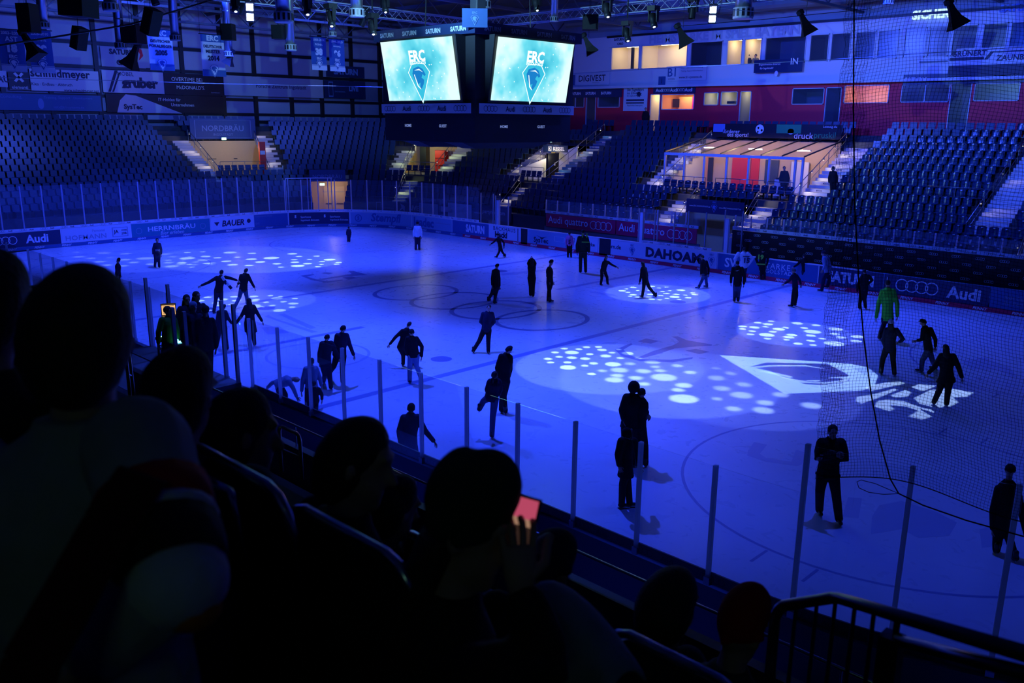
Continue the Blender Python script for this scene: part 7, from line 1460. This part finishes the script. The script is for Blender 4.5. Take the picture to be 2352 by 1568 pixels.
for i, (p, q) in enumerate(zip(pts, pts[1:])):
    d = (q-p).normalized(); s_ = d.cross(FW).normalized()*.042
    st.hexa([p-s_, p+s_, p+s_+FW*.012, p-s_+FW*.012, q-s_, q+s_, q+s_+FW*.012, q-s_+FW*.012])
st.build('dark_red_stripe', cloth('cloth_maroon', (.06,.004,.006)), m1)
fore('dark haired head right of the big man, second head from the left', 417, 905, 2.65, -35, 1.08, jacket='teal', hat='full', headF=-30)
fore('curly haired head bowed before the loop rail, third big head', 556, 996, 2.95, -20, 1.14, jacket='black', hat='full', headF=20)
fore('man turned right with dark hair, in the middle of the bottom edge', 822, 1062, 2.85, 15, 1.14, jacket='black', hat='full', headF=50)
ph = far(1200, 1210, 2.15)
w5 = far(1203, 1372, 2.1)
m5, J5 = fore('person in slouchy knitted hat holding up a phone', 1078, 1215, 2.15, 25, 1.08, jacket='black', hat='tall', hatcol='dgreen', headF=60, hair=True, arms={'wrR': w5, 'elR': far(1255, 1520, 2.15)}, curl=.9)
r_ = empty('phone', ph-V((0,0,.06)), 'raised phone with glowing pink and cream screen', 'phone')
n = (CAM-ph).normalized(); n = (n+RT*-.55).normalized(); s_ = V((0,0,1)).cross(n).normalized(); u_ = n.cross(s_)
MB().obox(ph, s_*.036, u_*.075, n*.004).build('body', DARKP, r_)
MB().obox(ph+n*.0045+u_*.045, s_*.032, u_*.024, n*.0005).build('screen', emat('phone_pink', (.75,.10,.20), .55), r_)
MB().obox(ph+n*.0045+u_*.012, s_*.032, u_*.009, n*.0005).build('screen', emat('phone_cream', (.65,.35,.22), .45), r_)
MB().obox(ph+n*.0045-u_*.03, s_*.032, u_*.032, n*.0005).build('screen', emat('phone_dark', (.05,.025,.02), .5), r_)
fore('small patterned hat peeking above the draped coat', 1262, 1298, 3.2, 0, 1.0, jacket='black', hat='beanie', hatcol='navy')
fore('person with hair bun, right of the draped coat', 1540, 1390, 3.3, 0, 1.1, jacket='black', hat='full')
fore('person in bright red cap near the corner railing', 1702, 1447, 3.9, 10, 1.1, jacket='dgreen', hat='tall', hatcol='red')
fore('head at the left picture edge beside the big man', -22, 700, 2.3, -40, 1.0, jacket='black', hat='full')
fore('face turned right behind the big man at the left edge', 52, 745, 3.2, 40, 1.0, jacket='black')
fore('dark head low between the chair and the knitted hat', 905, 1165, 3.2, 10, .95, jacket='black', hat='full')
# pale coat draped over a chair back
c0 = far(1222, 1350, 2.55); X = V((1,0,0)); cb = empty('draped_coat', c0-V((0,0,.5)), 'pale fuzzy coat draped over a chair back below the patterned hat', 'coat')
secs = []
for i in range(9):
    t = i/8; p = far(1222+200*t, 1345+(1560-1345)*(t**1.55), 2.55-.12*t); secs.append((p, t))
mb = MB(); rows = []
for p, t in secs:
    rows.append([p+V((0,.16,-.10)), p+V((0,.10,-.015)), p+V((0,.03,.012)), p+V((0,-.03,0)), p+V((.01*math.sin(t*9),-.06-.015*math.sin(t*14),-.08)), p+V((.0,-.07+.015*math.sin(t*17),-.22)), p+V((0,-.08+.02*math.sin(t*12),-.5))])
vs = [v for r in rows for v in r]; k = len(rows[0])
mb.add(vs, [(i*k+j, i*k+j+1, (i+1)*k+j+1, (i+1)*k+j) for i in range(len(rows)-1) for j in range(k-1)])
co = mb.build('coat_cloth', cloth('coat_pale', (.20,.27,.32)), cb, True); md = co.modifiers.new('t', 'SOLIDIFY'); md.thickness = .02; co.modifiers.new('s', 'SUBSURF').levels = 2
# corner railing at the lower right
a, b_, c_ = far(1783, 1393, 4.0), far(1920, 1371, 3.85), far(2420, 1520, 2.7)
r_ = empty('corner_railing', V((a.x, a.y, floor_z(a.y))), 'bent dark railing with thin bars in the lower right corner', 'railing')
RL = mat('railing_dark_steel', (.12,.13,.15), .28, .9)
MB().tube([a-V((0,0,.95)), a-V((0,0,.05)), a-V((0,0,.012))+(b_-a)*.06, a+(b_-a)*.12, b_-(b_-a)*.04, b_+(c_-b_)*.03, c_], .024, 12).build('handrail', RL, r_, True)
for px, py, D in ((1829,1386,3.95),(1877,1378,3.9),(1920,1373,3.85),(1964,1388,3.75),(2008,1401,3.65)):
    p = far(px, py, D); MB().tube([p, p-V((0,0,.9))], .009, 6).build('baluster', RL, r_)
p = far(2062, 1420, 3.5); MB().tube([p, p-V((0,0,.1))], .012, 6).build('baluster', RL, r_)
p = far(2050, 1458, 3.5); MB().obox(p-V((0,0,.45)), V((.035,0,0)), V((0,.035,0)), V((0,0,.45))).build('post', RL, r_)
MB().tube([far(2062,1470,3.5), far(2420,1562,2.75)], .022, 10).build('lower_rail', RL, r_, True)
r_ = empty('stair_railing', V((far(0, 600, 12).x, far(0, 600, 12).y, floor_z(far(0, 600, 12).y))), 'dark stair railing at the left picture edge above the heads', 'railing')
MB().tube([far(-60,560,12), far(0,612,12), far(48,634,12), far(52,700,12)], .022, 8).build('handrail', RL, r_, True)
MB().tube([far(50,662,12), far(104,654,12)], .02, 8).build('handrail', METAL, r_, True)
for q in (0, 26, 48): MB().tube([far(q, 612+q*.45, 12), far(q, 760, 12)], .014, 6).build('post', RL, r_)
# greenish fill added behind the camera to lift the dark foreground
area('foreground_fill', (33, -33, 12.5), (24, -23, 6), 12, (.35,.8,.55), 3, .6)
